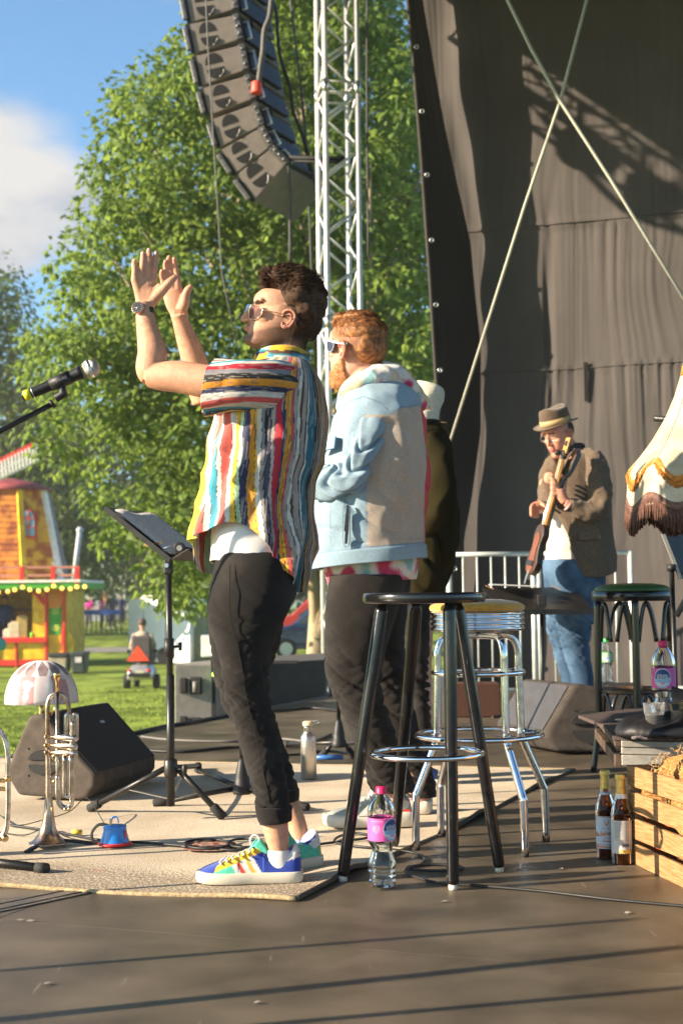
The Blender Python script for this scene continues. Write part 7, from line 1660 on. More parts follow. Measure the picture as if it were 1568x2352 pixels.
 fc = cx_+n_*.0275-ax*0+Vector((-.006,0,.002)); g = MB(); g.cyl(fc, fc+n_*.006, .0185, seg=36); case = ob('watch_case', g, mat('rose_gold', (.62,.36,.22), .25, 1), st_, bevel=.001)
 g = MB(); g.cyl(fc+n_*.006, fc+n_*.0068, .0168, seg=36); ob('watch_dial', g, mat('dial_grey', (.035,.033,.033), .2), st_)
 q1 = n_.cross(ax).normalized(); g = MB(); f0 = fc+n_*.0072; g.beam(f0, f0+q1*.011+ax*.001, .0008, .0004, up=n_); g.beam(f0, f0+q1*.005-ax*.006, .0009, .0004, up=n_)
 for k in range(12): a = k*math.pi/6; d_ = q1*math.cos(a)+ax*math.sin(a); g.beam(f0+d_*.013, f0+d_*.0155, .0006, .0004, up=n_)
 ob('watch_hands', g, mat('pale_metal', (.6,.55,.5), .3, .6), st_, kind='stuff')
 tab = [(828,612,704,.075,0),(840,600,712,.115,0),(854,580,722,.155,0),(878,552,733,.190,0),(908,520,739,.205,0),(950,494,743,.205,0),(1000,487,740,.20,0),(1060,480,731,.195,0),(1120,468,718,.19,0),(1180,456,714,.19,0),(1240,441,722,.19,0),(1300,446,712,.18,0),(1370,470,694,.165,0)]
 hemt = [(0,1345),(45,1330),(90,1322),(135,1318),(160,1306),(172,1275),(182,1246),(210,1236),(232,1220),(252,1207),(268,1216),(285,1258),(300,1308),(318,1350),(330,1360),(345,1356),(360,1345)]
 ht = cat(hemt, 4)
 hem = lambda th: interp(math.degrees(th) % 360, ht)
 NT, NV = 440, 250
 rows = garment(tab, D, NT, NV, hem=hem, ex=2.25)
 def folds(p, u, v):
  th = u*360; g = .35+.9*v
  a = .016*g*noise.noise(Vector((math.cos(u*6.283)*3.4, math.sin(u*6.283)*3.4, v*1.1+2)))
  a += .013*g*math.sin(u*6.283*11+3*noise.noise(Vector((u*5,v*2,0)))+v*4.5)*(.5+.5*noise.noise(Vector((u*7,v*1.5,4))))
  dgl = p.x*14+p.z*9; a += .014*(ridge(dgl*.8, p.y*3, 1)-.4)*max(0, 1-abs(v-.5)*1.5)
  a += .004*noise.noise(Vector((p.x*24,p.y*24,p.z*9)))
  return a*(min(1, v*7))
 rows = displace(rows, folds)
 mb = MB().grid(rows, True)
 WH=(.62,.57,.50); TE=(.02,.26,.36); CO=(.62,.09,.07); YE=(.72,.42,.02); MI=(.42,.58,.36); NA=(.022,.028,.08); BK=(.012,.010,.010); CR=(.45,.008,.03); OR=(.68,.27,.02); TA=(.36,.29,.25); DT=(.015,.12,.17); OC=(.38,.20,.05); PI=(.55,.22,.20); GR=(.22,.21,.23); GN=(.35,.45,.03); BR=(.09,.045,.02)
 seq = [(180,GN),(188,YE),(196,WH),(204,PI),(208,CO),(213,WH),(218,TE),(225,WH),(229,CO),(236,WH),(241,YE),(245,MI),(249,NA),(255,OR),(260,YE),(262,WH),(266,GR),(269,BK),(272,NA),(275,TA),(278,CR),(284,NA),(287,OR),(291,YE),(293,CO),(296,TA),(300,WH),(303,BR),(305,TA),(311,BK),(313,WH),(315,DT),(322,BK),(328,OC),(331,BR),(335,OC),(338,NA),(341,TA),(345,OC),(349,BK),(352,PI),(356,OC),(360,BR),(366,TA),(372,TE),(380,BK),(386,OR),(392,NA),(398,WH),(406,CR),(414,TA),(420,TE),(428,BK),(436,YE),(442,WH),(450,CO),(458,NA),(466,WH),(474,OR),(482,TE),(490,WH),(498,MI),(506,CO),(514,WH),(522,NA),(530,YE),(536,GN),(540,GN)]
 def stripe(deg, n1, n2):
  if deg < 180: deg += 360
  c = seq[0][1]; e = 9; ix = 0
  for a, k in seq:
   if deg >= a: c = k; e = deg-a; ix = a
   else: break
  if e < .4 and int(ix) % 3 != 1: c = BK if ix % 2 else NA
  return c
 meS = mb.mesh('shirt', base, fix=False)
 ca = meS.color_attributes.new('Col', 'FLOAT_COLOR', 'POINT'); arr = np.ones((len(meS.vertices), 4), np.float32)
 for i in range(NV+1):
  for k in range(NT):
   deg = 360*k/NT; v = i/NV; w = 2.6*noise.noise(Vector((deg*.045, v*2.2, 1)))+1.1*noise.noise(Vector((deg*.3, v*9, 5)))
   fray = .7*noise.noise(Vector((deg*1.8, v*14, 9)))
   sh_ = -15*v*v*max(0, math.sin(math.radians(deg-180))) if deg > 180 else 0
   c = stripe((deg+w+fray+sh_) % 360, 0, 0)
   br = noise.noise(Vector((deg*1.5, v*6, 20)))
   s = 1
   if br > .22: c = tuple(lerp(x, y, .45) for x, y in zip(c, (.5,.45,.38) if c in (NA,BK,DT,BR) else (.1,.08,.07)))
   arr[i*NT+k, :3] = c
 ca.data.foreach_set('color', arr.ravel())
 clothm = attr_mat('printed_viscose', .62, .10, 60, .35, 700, sheen=.1)
 shirt = ob('shirt', meS, clothm, t); s = shirt.modifiers.new('s','SOLIDIFY'); s.thickness = .0018; s.offset = -1
 def sleeve(pts, flat, nm, off, seed):
  q = []
  for px, py, d, r in pts: p = P(px, py, D+d); q.append((p.x, p.y, p.z, rp(r, D+d)))
  q = cat(q, 16); seg = 200; m = MB(); m.tube([a[:3] for a in q], [a[3] for a in q], seg, caps=False, flat=flat, up=(0,0,1))
  n = len(q); rows = [m.v[i*seg:(i+1)*seg] for i in range(n)]
  dirv = (Vector(q[-1][:3])-Vector(q[-5][:3])).normalized(); out = []
  for i, row in enumerate(rows):
   c = Vector(q[i][:3]); v = i/(n-1); o = []
   for k, p in enumerate(row):
    rv = p-c; a = 2*math.pi*k/seg; d = .006*noise.noise(Vector((math.cos(a)*2.2, math.sin(a)*2.2, v*1.6+seed)))*(1+v)+.006*math.sin(a*5+v*5+seed)*(.3+.7*v)*(.5+noise.noise(Vector((a,v*3,seed))))+.004*ridge(v*5+a*1.2, a, seed)*(1-v)
    slant = dirv*(-rv.z*.27*v)                       # lower edge reaches further back
    o.append(p+rv.normalized()*d+slant)
   out.append(o)
  g = MB().grid(out, True); me_ = g.mesh(nm, base, fix=False); ca = me_.color_attributes.new('Col', 'FLOAT_COLOR', 'POINT'); arr = np.ones((n*seg, 4), np.float32)
  seqs = [(0,WH),(10,CR),(16,WH),(24,PI),(30,WH),(38,NA),(46,BK),(60,GR),(70,MI),(78,NA),(86,OC),(92,NA),(100,BK),(108,CR),(122,GR),(130,OR),(136,BK),(142,CR),(148,WH),(166,TA),(178,YE),(186,NA),(194,TE),(206,WH),(222,CO),(236,WH),(250,NA),(262,OR),(276,BK),(290,GR),(304,CR),(318,WH),(330,TE),(342,WH),(352,CR)]
  for i in range(n):
   for k in range(seg):
    a = (360*k/seg+off) % 360; v = i/(n-1); a2 = (a+4*noise.noise(Vector((a*.05, v*1.6, seed)))+1.8*noise.noise(Vector((a*.4, v*5, seed+4)))) % 360; c = WH
    for s0, k0 in seqs:
     if a2 >= s0: c = k0
    if noise.noise(Vector((a*.35, v*14, seed+9))) > .25: c = tuple(lerp(x, y, .5) for x, y in zip(c, (.45,.4,.3) if sum(c) < .5 else (.15,.12,.12)))
    arr[i*seg+k, :3] = c
  ca.data.foreach_set('color', arr.ravel()); o = ob(nm, me_, clothm, t); s = o.modifiers.new('s','SOLIDIFY'); s.thickness = .0018; s.offset = -1
 sleeve([(690,900,-.05,62),(655,893,-.12,62),(612,886,-.175,60),(555,884,-.20,57),(518,887,-.195,58),(481,892,-.185,61)], .82, 'sleeve', 0, 1)
 sleeve([(680,905,.06,58),(640,900,.14,58),(590,905,.18,54),(540,912,.185,50),(505,922,.18,50)], .8, 'sleeve', 90, 6)
 rowsC = []
 for i in range(13):
  v = i/12; row = []
  for k in range(90):
   th = R(-158)+R(316)*k/89; c, s = math.cos(th), math.sin(th)
   a_ = lerp(.050,.074,v**.7); b_ = lerp(.066,.092,v**.7); yy = lerp(806, 838, v)+(1-c)*-3-(10*v if k in (0,) else 0)
   fr = max(0, -c); p = P(654-6*fr, yy+fr*2-24*0, D); row.append(Vector((p.x+c*a_-fr*v*.012, p.y+s*b_, p.z+.006*math.sin(v*3.14))))
  rowsC.append(row)
 g = MB().grid(rowsC, False); mc = g.mesh('collar', base, fix=False)
 ca = mc.color_attributes.new('Col', 'FLOAT_COLOR', 'POINT'); arr = np.ones((len(mc.vertices), 4), np.float32)
 for i in range(13):
  for k in range(90):
   q = k/89; n1 = noise.noise(Vector((q*10, i*.3, 2)))
   band = (i+2.5*n1)
   c = (YE if band < 7 else BR if band < 9 else TE if band < 11 else WH)
   if q < .12 or q > .88: c = (MI if band < 4 else TE if band < 7 else NA if band < 9 else YE)
   arr[i*90+k,:3] = tuple(x*.85 for x in c)
 ca.data.foreach_set('color', arr.ravel()); o = ob('collar', mc, clothm, t); s = o.modifiers.new('s','SOLIDIFY'); s.thickness = .003
 tabt = [(1080,500,690,.15,0),(1180,492,690,.16,0),(1240,488,688,.165,0),(1290,486,684,.165,0),(1310,484,680,.165,0)]
 rows = garment(tabt, D, 120, 50, hem=lambda th: 1292+14*max(0, math.cos(th))+4*math.sin(th*3), ex=2.3)
 rows = displace(rows, lambda p, u, v: .006*noise.noise(Vector((u*14, v*3, 1)))*(.4+v)+.004*noise.noise(Vector((p.x*22,p.y*22,p.z*14))))
 o = ob('undershirt', MB().grid(rows, True), mat('white_cotton', (.72,.69,.66), .85, 0, .04, 30, .3, 600), t, fix=False); s = o.modifiers.new('s','SOLIDIFY'); s.thickness = .002
 near = [(1270,500,668,.12,-.05),(1300,493,682,.13,-.06),(1363,480,680,.125,-.08),(1420,477,657,.11,-.10),(1490,499,626,.085,-.11),(1535,507,618,.075,-.11),(1600,517,622,.068,-.11),(1666,541,638,.062,-.11),(1714,552,647,.058,-.11),(1771,568,657,.055,-.12),(1838,584,668,.053,-.12),(1852,586,669,.053,-.12)]
 far = [(1270,505,672,.12,.05),(1300,498,684,.125,.06),(1363,482,682,.12,.08),(1420,478,655,.11,.10),(1490,484,640,.09,.12),(1557,493,612,.075,.13),(1584,499,612,.07,.13),(1632,519,622,.062,.13),(1680,548,640,.056,.14),(1740,584,664,.052,.14),(1800,622,680,.050,.15),(1822,632,684,.050,.15)]
 kz = P(560,1600,D).z; az = P(600,1800,D).z; hz = P(560,1430,D).z
 leg_cloth('jeans', [garment(near, D, 64, 60), garment(far, D, 64, 60)], denim_black, t, .0036, .0045, 2, [(kz,.12,1.5),(az,.09,1.2),(hz,.05,.5)])
 for tb, d_, nm in (([(1850,586,670,.056,-.12),(1853,585,672,.057,-.12),(1870,589,670,.056,-.12),(1885,593,669,.056,-.12),(1888,596,666,.053,-.12)], 0, 'cuff'), ([(1810,628,684,.052,.15),(1813,627,686,.053,.15),(1826,632,686,.053,.15),(1837,636,685,.053,.15),(1840,640,682,.050,.15)], 0, 'cuff')):
  rows = garment(tb, D, 64, 14, hem=lambda th, y=tb[-1][0]: y-4*math.cos(th)); rows = displace(rows, lambda p, u, v: .003*noise.noise(Vector((p.x*40,p.y*40,p.z*30)))); ob(nm, MB().grid(rows, True, True, True), denim_black, t)
 sea = MB(); limb(sea, [(528,1295,-.185,1.2),(528,1363,-.212,1.2),(530,1420,-.215,1.2),(548,1490,-.198,1.2),(556,1535,-.188,1.2),(566,1600,-.182,1.2),(586,1680,-.175,1.2),(602,1760,-.178,1.2),(620,1845,-.176,1.2)], D, 5); ob('seam', sea, denim_black, t)
 def shoe(Dn, heel_x, toe_x, ybot, cols, nm, far_=False, parent=t, rot=0):
  hx, tx = P(heel_x, ybot, Dn).x, P(toe_x, ybot, Dn).x; L_ = tx-hx; zb = 0.010; k = abs(L_)
  def tw(p): q = p-Vector((hx+.03, Dn, 0)); return Vector((hx+.03, Dn, 0))+Matrix.Rotation(rot, 3, 'Z')@q
  top = cat([(0,.072),(.04,.100),(.10,.092),(.20,.068),(.30,.070),(.38,.100),(.42,.118),(.46,.105),(.52,.086),(.60,.076),(.70,.066),(.80,.055),(.90,.045),(.97,.036),(1.0,.026)], 5)
  wid = cat([(0,.018),(.03,.030),(.10,.036),(.25,.038),(.45,.040),(.62,.047),(.75,.050),(.88,.045),(.96,.030),(1.0,.012)], 5)
  NU, NW = 130, 56; rows = []
  for i in range(NU+1):
   u = i/NU; h = interp(u, top); w = interp(u, wid); row = []
   for j in range(NW+1):
    a = math.pi*j/NW; c, s = math.cos(a), math.sin(a); e = .62
    yy = math.copysign(abs(c)**e, c)*w; zz = .020+(h-.020)*abs(s)**.8
    tn = 1-(.42 if u > .36 else .16)*((zz-.02)/.1)**1.0*(1 if u < .6 else .7); rr = yy*max(tn, .3)
    row.append(Vector((hx+L_*u, Dn+rr, zb+zz)))
   rows.append(row)
  flatrows = rows; rows = [[tw(p) for p in r_] for r_ in rows]; g = MB().grid(rows, False); mu = g.mesh('upper', base, fix=False)
  polys = cols
  def colf(co, n__):
   w = co+base; w = Matrix.Rotation(-rot, 3, 'Z')@(w-Vector((hx+.03, Dn, 0)))+Vector((hx+.03, Dn, 0)); u = (w.x-hx)/L_; sxz = 1121-u*843; syz = 838-(w.z-zb)*FPX/4.0*1.59439/.44643*.985
   if w.y > Dn+.006 and not far_: pass
   c = polys[0]
   for pl_, cc in polys[1]:
    if inpoly(sxz, syz, pl_): c = cc
   return c
  paint(mu, colf); o = ob('upper', mu, attr_mat('suede', .85, .12, 90, .4, 500, sheen=.3), parent)
  so_ = MB(); rows = []
  for z0, gr, in_ in ((0,.0035,0),(.003,.006,0),(.014,.007,0),(.027,.0065,0),(.030,.003,0)):
   row = []
   for j in range(72):
    a = 2*math.pi*j/72; u = .5+.5*math.cos(a); w = interp(min(max(u,0),1), wid)
    yy = math.copysign(1, math.sin(a))*w if abs(math.sin(a)) > 1e-6 else 0
    u2 = min(1, max(0, u)); row.append(Vector((hx+L_*u2+math.cos(a)*gr*(1 if L_ > 0 else -1), Dn+yy+math.sin(a)*gr, zb+z0+(.004*max(0,u2-.85)/.15))))
   rows.append([tw(p) for p in row])
  so_.grid(rows, True, True, True); ob('sole', so_, mat('cream_rubber', (.60,.54,.42), .6, 0, .06, 20, .2, 200), parent)
  return rows, hx, L_, zb, top, wid
 BL=(.015,.045,.30); YL=(.66,.40,.03); MT=(.08,.50,.34); WT=(.68,.64,.60); RD=(.60,.06,.03)
 near_cols = (BL, [([(410,778),(425,735),(455,690),(560,640),(830,560),(830,640),(700,780)], MT),
  ([(420,745),(440,700),(520,650),(640,600),(780,560),(810,590),(800,606),(560,694),(430,742)], YL),
  ([(725,628),(830,590),(1130,560),(1130,850),(825,850)], BL),
  ([(560,690),(600,680),(668,800),(628,800)], WT), ([(600,680),(628,668),(703,800),(668,800)], RD), ([(628,668),(668,650),(752,800),(703,800)], WT), ([(668,650),(695,640),(794,800),(752,800)], YL), ([(695,640),(727,628),(842,800),(794,800)], WT),
  ([(500,600),(700,540),(780,470),(870,500),(860,612),(800,575),(770,560),(640,598),(520,648)], MT),
  ([(800,590),(815,588),(880,628),(960,648),(1040,605),(1070,520),(1100,520),(1062,610),(965,664),(870,644)], RD),
  ([(972,655),(1060,580),(1078,500),(1150,500),(1150,640),(1090,645),(1010,672)], WT)])
 shoe(3.985, 691, 455, 2018, near_cols, 'near')
 far_cols = (MT, [([(1050,560),(1090,500),(1160,500),(1160,850),(1085,850)], YL), ([(960,640),(1040,560),(1060,480),(1160,480),(1160,640),(1010,690)], WT), ([(300,600),(700,560),(600,800),(280,800)], BL), ([(860,630),(960,655),(1050,600),(1050,585),(960,640)], BL)])
 shoe(4.255, 722, 500, 1978, far_cols, 'far', True, rot=R(42))
 lw = mat('lace_white', (.72,.70,.66), .8)
 for (x0,y0,x1,y1) in ((455,690,530,640),(505,672,570,628),(550,650,620,612),(600,630,665,596),(640,612,715,572),(690,592,760,556)):
  g = MB(); a, c = P(*Zs(x0,y0), 3.95), P(*Zs(x1,y1), 3.985); g.tube(cat([a, (a+c)/2+Vector((0,-.003,.004)), c], 4), .0026, 8, flat=.6); ob('lace', g, lw, t)
  g = MB(); a, c = P(*Zs(x0+8,y0-4), 3.958), P(*Zs(x0+18,y0+18), 3.944); g.tube([a, c], .0026, 8); ob('lace', g, lw, t)
 g = MB(); g.tube(cat([P(*Zs(x,y), 3.97) for x, y in ((715,540),(710,500),(735,468),(770,475),(782,505),(760,540))], 5), .0028, 8); ob('lace_bow', g, lw, t)
 tg = MB(); pts = [P(*Zs(x,y), 3.985) for x, y in ((745,545),(765,510),(790,495),(845,560),(862,600),(858,618),(800,590))]; tg.prism([p+Vector((0,-.024,0)) for p in pts], (0,.046,0)); ob('tongue', tg, mat('mint_suede', MT, .85, 0, .1, 80, .3, 400), t, bevel=.006)
 sm_ = mat('white_sock', (.70,.67,.66), .9, 0, .05, 60, .4, 300, stretch=(8,8,1))
 for tb, dd in (([(1950,613,667,.031,-.12),(1956,612,669,.032,-.12),(1990,610,672,.030,-.12)], 0), ([(1924,664,700,.029,.15),(1930,664,704,.030,.15),(1960,664,712,.030,.15)], 0)):
  ob('sock', MB().grid(garment(tb, D, 40, 8), True), sm_, t)
 hm_ = MB(); text_mb(hm_, 'adidas', .011, lambda u, v: P(*Zs(1112,612), 3.93)+Vector((u*.45, -.002+u*.3, v))); 
 ob('lettering', hm_, mat('print_black', (.02,.02,.02), .5), t, smooth=False, fix=False)
man1()
# ================================================================ MAN IN THE DENIM JACKET
Zm = zmap(1100, 1100, .46763); Zk = zmap(1100, 2050, .63776)
def man2():
 D = 4.98; base = Vector((P(850,1800,D).x, D, 0))
 t = thing('person', 'bearded red haired man in a light denim jacket standing turned away beside the clapping man', 'person', base)
 b = MB(); ec = P(*Zm(430,418), D); yaw = R(-38); tilt = R(2)
 fw = Vector((-math.cos(yaw), -math.sin(yaw), 0)); lf = Vector((math.sin(yaw), -math.cos(yaw), 0))
 M3 = Matrix((fw, lf, Vector((0,0,1)))).transposed() @ Matrix.Rotation(-tilt, 3, 'Y'); M = Matrix.Translation(ec) @ M3.to_4x4()
 T = head_parts(b, M, 1.06, 1.0, 1.0, w=1.10)
 limb(b, [(842,800,.0,34),(838,845,0,38),(840,890,0,48)], D, 24, flat=1.1, up=(1,0,0))
 limb(b, [(845,900,0,60),(850,1000,0,84),(848,1150,0,86),(845,1300,0,84)], D, 24, flat=1.3, up=(1,0,0))
 limb(b, [(842,1330,-.09,58),(812,1450,-.1,50),(808,1560,-.1,40),(860,1700,-.09,32),(900,1800,-.08,24),(905,1850,-.08,22)], D)
 limb(b, [(862,1330,.10,58),(870,1450,.12,50),(880,1600,.13,38),(930,1740,.16,30),(968,1840,.18,22)], D)
 limb(b, [(850,940,-.15,30),(820,1080,-.19,28),(740,1095,-.14,22),(700,1078,-.08,18),(690,1070,-.06,18)], D)
 limb(b, [(690,1070,-.06,18),(676,1064,-.05,20),(664,1060,-.05,15)], D)
 for i in range(4): finger(b, [(676,1058+i*5,-.06-.008*i),(662,1054+i*6,-.062-.008*i),(654,1062+i*6,-.05-.008*i)], D, .0095, .0075)
 finger(b, [(682,1058,-.06),(674,1046,-.07),(664,1042,-.07)], D, .011, .008)
 limb(b, [(860,940,.15,30),(830,1080,.2,26),(770,1085,.12,22),(735,1075,.06,18)], D)
 me = fused(b, .0034, 3, base, 'body'); Mi = M.inverted()
 def f(co):
  q = Mi @ (co+base)
  if q.length > .2: return 0
  x, y, zz = q.x/1.06, q.y/1.1, q.z; d = 0
  for s in (-1,1): d -= .0085*math.exp(-((y-s*.030)/.014)**2-((zz-.030)/.010)**2)*(x > .03)
  jl = interp(x, [(-.02,.03),(.0,-.01),(.03,-.04),(.06,-.052),(.1,-.056)]); s = max(0, min(1, (jl-zz)/.02))*(x > .0)*max(0, min(1, (zz+.15)/.02))
  d += s*(.009+.004*noise.noise(Vector((x*90,y*90,zz*60))))
  return d
 push(me, f)
 eb = MB(); ear_mesh(eb, T, 1); ear_mesh(eb, T, -1); em = eb.mesh('ear', base); bm = bmesh.new(); bm.from_mesh(me); bm.from_mesh(em); bm.to_mesh(me); bm.free()
 me.polygons.foreach_set('use_smooth', [True]*len(me.polygons))
 sk = Vector((.60,.29,.20)); bd = Vector((.42,.17,.055)); pk = Vector((.62,.19,.13))
 def col(co, _):
  w = co+base; q = Mi @ w; c = sk.copy()
  if q.length < .22:
   x, y, zz = q.x/1.06, q.y/1.1, q.z
   jl = interp(x, [(-.02,.03),(.0,-.0),(.03,-.03),(.06,-.045),(.1,-.05)]); s = max(0, min(1, (jl-zz)/.025+.3*noise.noise(Vector((x*70,y*70,zz*50)))))*(x > -.004)*max(0, min(1, (zz+.15)/.015))
   if x > .07 and -.036 < zz < -.022 and abs(y) < .026: s = .8
   c = c.lerp(bd, s*.9)
   if abs(y) > .077: c = c.lerp(pk, .8)
   fd = max(0, min(1, (-.008-x+max(0,zz-.015)*1.6)/.03))*max(0, min(1, (zz+.05)/.06))*(x < .06); c = c.lerp(Vector((.30,.12,.045)), fd*.85)
  return c
 paint(me, col); body = ob('body', me, skin, t)
 rg = random.Random(2); bw = MB(); cnt = 0
 vv = [(v.co.copy(), Vector(v.normal)) for v in me.vertices]; cos_ = [a for a, b_ in vv[::9]]; nos = [b_ for a, b_ in vv[::9]]
 for co, n_ in zip(cos_, nos):
  q = Mi @ (co+base)
  if q.length > .2: continue
  x, y, zz = q.x/1.06, q.y/1.1, q.z; jl = interp(x, [(-.02,.03),(.0,-.01),(.03,-.04),(.06,-.05),(.1,-.055)])
  if x > .0 and -.14 < zz < jl:
   d = (n_*.6+Vector((-.2,0,-.7))+Vector((rg.uniform(-.3,.3),rg.uniform(-.3,.3),0))).normalized(); p = co+base; L_ = rg.uniform(.008,.016); bw.tube([p-n_*.002, p+d*L_*.6, p+d*L_], [.0008,.0006,.0002], 3)
 ob('beard', bw, mat('beard_red', (.50,.22,.07), .6, 0, .3, 40), body, kind='stuff')
 hm = mat('ginger_hair', (.24,.085,.022), .5, 0, .35, 50, .6, 260, spec=.45, col2=(.38,.16,.05), stretch=(1,2.5,1))
 hb = MB()
 hb.ball(M@Vector((-.022,0,.068)), (.098,.0870,.068), 32, 22, rot=M3); hb.ball(M@Vector((-.062,0,.022)), (.055,.074,.072), 28, 18, rot=M3)
 for q0, r_ in (((.066,0,.112),(.022,.052,.016)),((.035,0,.128),(.045,.062,.017)),((-.02,0,.128),(.06,.066,.020))): hb.ball(M@Vector(q0), r_, 24, 14, rot=M3)
 hme = fused(hb, .004, 2, base, 'hair'); push(hme, lambda co: .0015*noise.noise(Vector((co.x*40, co.y*40, co.z*40))))
 hair = ob('hair', hme, hm, t); sm = MB(); vs = [(v.co.copy(), Vector(v.normal)) for v in hme.vertices]
 for _ in range(5000):
  co, n_ = rg.choice(vs); p = co+base; tz = p.z-ec.z; top = max(0, min(1, (tz-.055)/.04)); fl = Vector((.9,.15,-.15)) if top > .1 else Vector((.25,0,-.9)); fl = fl-n_*fl.dot(n_); fl.normalize(); L_ = lerp(.005,.022,top)*rg.uniform(.7,1.2)
  d = (fl+n_*lerp(.12,.25,top)+Vector((rg.uniform(-.15,.15),rg.uniform(-.15,.15),rg.uniform(-.1,.1)))).normalized(); sm.tube([p-n_*.001, p+d*L_*.6, p+d*L_-n_*L_*.2], [.0008,.0007,.0002], 3)
 for co, n_ in vv:
  q = Mi @ (co+base)
  if q.length > .17 or rg.random() > .6: continue
  x, y, zz = q.x/1.06, q.y/1.1, q.z
  if (abs(y) > .04 and zz > .025 and x < .05 and not (abs(y) > .077 and x > -.03 and zz < .035)) or (x < -.035 and zz > -.05): p = co+base; d = (n_*.5+Vector((.25,0,-.8))).normalized(); L_ = rg.uniform(.003,.006); sm.tube([p-n_*.001, p+d*L_], [.0006, .0002], 3)
 ob('hair_lock', sm, hm, hair, kind='stuff')
 fm = mat('clear_grey_frame', (.30,.34,.40), .15, 0, .05, 5, coat=.5); g = MB(); q = lambda x, y, d=0: P(*Zm(x, y), D+d)
 g.beam(q(246,322,-.055), q(365,342,-.095), .004, .010, up=(0,0,1)); gl = ob('sunglasses', g, fm, t, bevel=.001)
 g = MB(); pts = [q(207,312,-.0),q(262,318,-.056),q(262,350,-.056),(q(250,392,-.05)),(q(232,402,-.03)),(q(216,395,-.01)),(q(208,350,0))]; g.prism([p+Vector((-.002,0,0)) for p in pts], (.004,-.004,0)); ob('lens', g, mat('smoke_lens', (.035,.03,.04), .08), gl, bevel=.001)
 g = MB(); pt = pts+[pts[0]]; g.tube(pts, .0022, 6, closed=True); g.beam(q(207,312,-.002), q(262,320,-.058), .006, .008, up=(0,0,1)); ob('rim', g, fm, gl)
 tab = [(880,796,905,.10,0),(893,786,936,.15,0),(910,780,952,.19,0),(940,776,962,.22,0),(970,768,971,.225,0),(1042,752,979,.225,0),(1100,738,984,.22,0),(1144,722,981,.215,0),(1188,716,973,.21,0),(1247,714,972,.21,0),(1300,712,973,.21,0),(1316,712,973,.21,0)]
 hemf = lambda th: 1296+14*max(0,-math.cos(th))-15*max(0, math.cos(th))
 NT, NV = 300, 170; rows = garment(tab, D, NT, NV, hem=hemf, ex=2.4)
 def fol(p, u, v):
  a = .008*noise.noise(Vector((math.cos(u*6.28)*2.6, math.sin(u*6.28)*2.6, v*2.2+8)))
  a -= .009*max(0, 1-abs(noise.noise(Vector((p.x*6+p.z*5, p.y*5, p.z*6+2))))*4)*(1 if v < .9 else .2)-.004
  a += .005*noise.noise(Vector((p.x*22, p.y*22, p.z*22)))
  if v > .925: a = a*.35+.006
  return a*min(1, v*9)
 rows = displace(rows, fol); mj = MB().grid(rows, True).mesh('jacket', base, fix=False)
 LB = Vector((.235,.34,.42)); L2 = Vector((.17,.27,.36)); TN = Vector((.43,.36,.30)); RDs = Vector((.50,.03,.05))
 x0m = lambda w: ((w.x/D*FPX+CX)*1.59439-1100)/.46763
 def jcol(co, _):
  w = co+base; pc = (w.x*FPX/D+CX, 1372-(w.z-CAMH)*FPX/D); x = (pc[0]*1.59439-1100)/.46763; y = (pc[1]*1.59439-1100)/.46763
  n1 = noise.noise(Vector((w.x*14,w.y*14,w.z*14))); c = LB*(1+.10*n1)
  hemy = 1998-(x-90)*.098
  if w.y < D+.12 or x > 700:
   yoke = interp(x, [(500,820),(640,900),(700,960),(780,910),(905,872),(990,870)])
   if x > 508 and y > max(yoke, 960 if x < 720 else yoke) and y < hemy:
    c = TN*(1+.06*n1)
    if x > interp(y, [(900,930),(1000,945),(1200,968),(1350,966),(1500,950),(1700,945),(2000,950)]): c = RDs.copy()
  for a_, b_ in ((hemy,4),):
   if abs(y-a_) < b_: c = L2*.8
  if 345 < x < 352 or 240 < x < 246 or 505 < x < 511: 
   if 1580 < y < hemy: c = L2*.85
  if w.y < D and 600 < y < 960 and abs(y-interp(x, [(320,870),(500,820),(640,880),(700,960),(780,905),(910,868)])) < 5: c = L2*.8
  return c
 paint(mj, jcol); dm = attr_mat('light_denim', .85, .10, 120, .5, 900, sheen=.15); j = ob('jacket', mj, dm, t); s = j.modifiers.new('s','SOLIDIFY'); s.thickness = .004
 def slv(pts, nm, seed):
  g = MB(); q2 = cat([(*P(px, py, D+d), rp(r, D+d)) for px, py, d, r in pts], 18); seg = 100; g.tube([a[:3] for a in q2], [a[3] for a in q2], seg, caps=False); n = len(q2)
  out = []
  for i in range(n):
   c = Vector(q2[i][:3]); v = i/(n-1); o = []
   for k in range(seg):
    p = g.v[i*seg+k]; rv = (p-c).normalized(); a = 2*math.pi*k/seg
    d = (.008-.022*max(0, 1-abs(noise.noise(Vector((v*7.5+math.sin(a+1)*1.6, math.cos(a)*1.5, seed))))*3.6))*(1 if v < .93 else .2)+.010*noise.noise(Vector((math.cos(a)*2, math.sin(a)*2, v*5+seed)))+.005*noise.noise(Vector((p.x*30,p.y*30,p.z*30)))
    o.append(p+rv*d*min(1, .3+v*4))
   out.append(o)
  m_ = MB().grid(out, True).mesh(nm, base, fix=False); paint(m_, lambda co, _: LB*(1+.1*noise.noise((co+base)*14)) ); o = ob(nm, m_, dm, t); s = o.modifiers.new('s','SOLIDIFY'); s.thickness = .004
  return out
 o1 = slv([(882,928,-.09,36),(866,950,-.15,38),(846,1000,-.185,39),(826,1056,-.20,39),(806,1092,-.205,37),(776,1108,-.19,36),(742,1108,-.16,35),(716,1100,-.13,37)], 'sleeve', 3)
 slv([(880,930,.09,36),(860,960,.17,37),(840,1050,.2,36),(800,1095,.18,33),(750,1095,.10,30)], 'sleeve', 9)
 g = MB()
 def on(x, y, dd=-.235): return P(*Zm(x, y), D+dd)
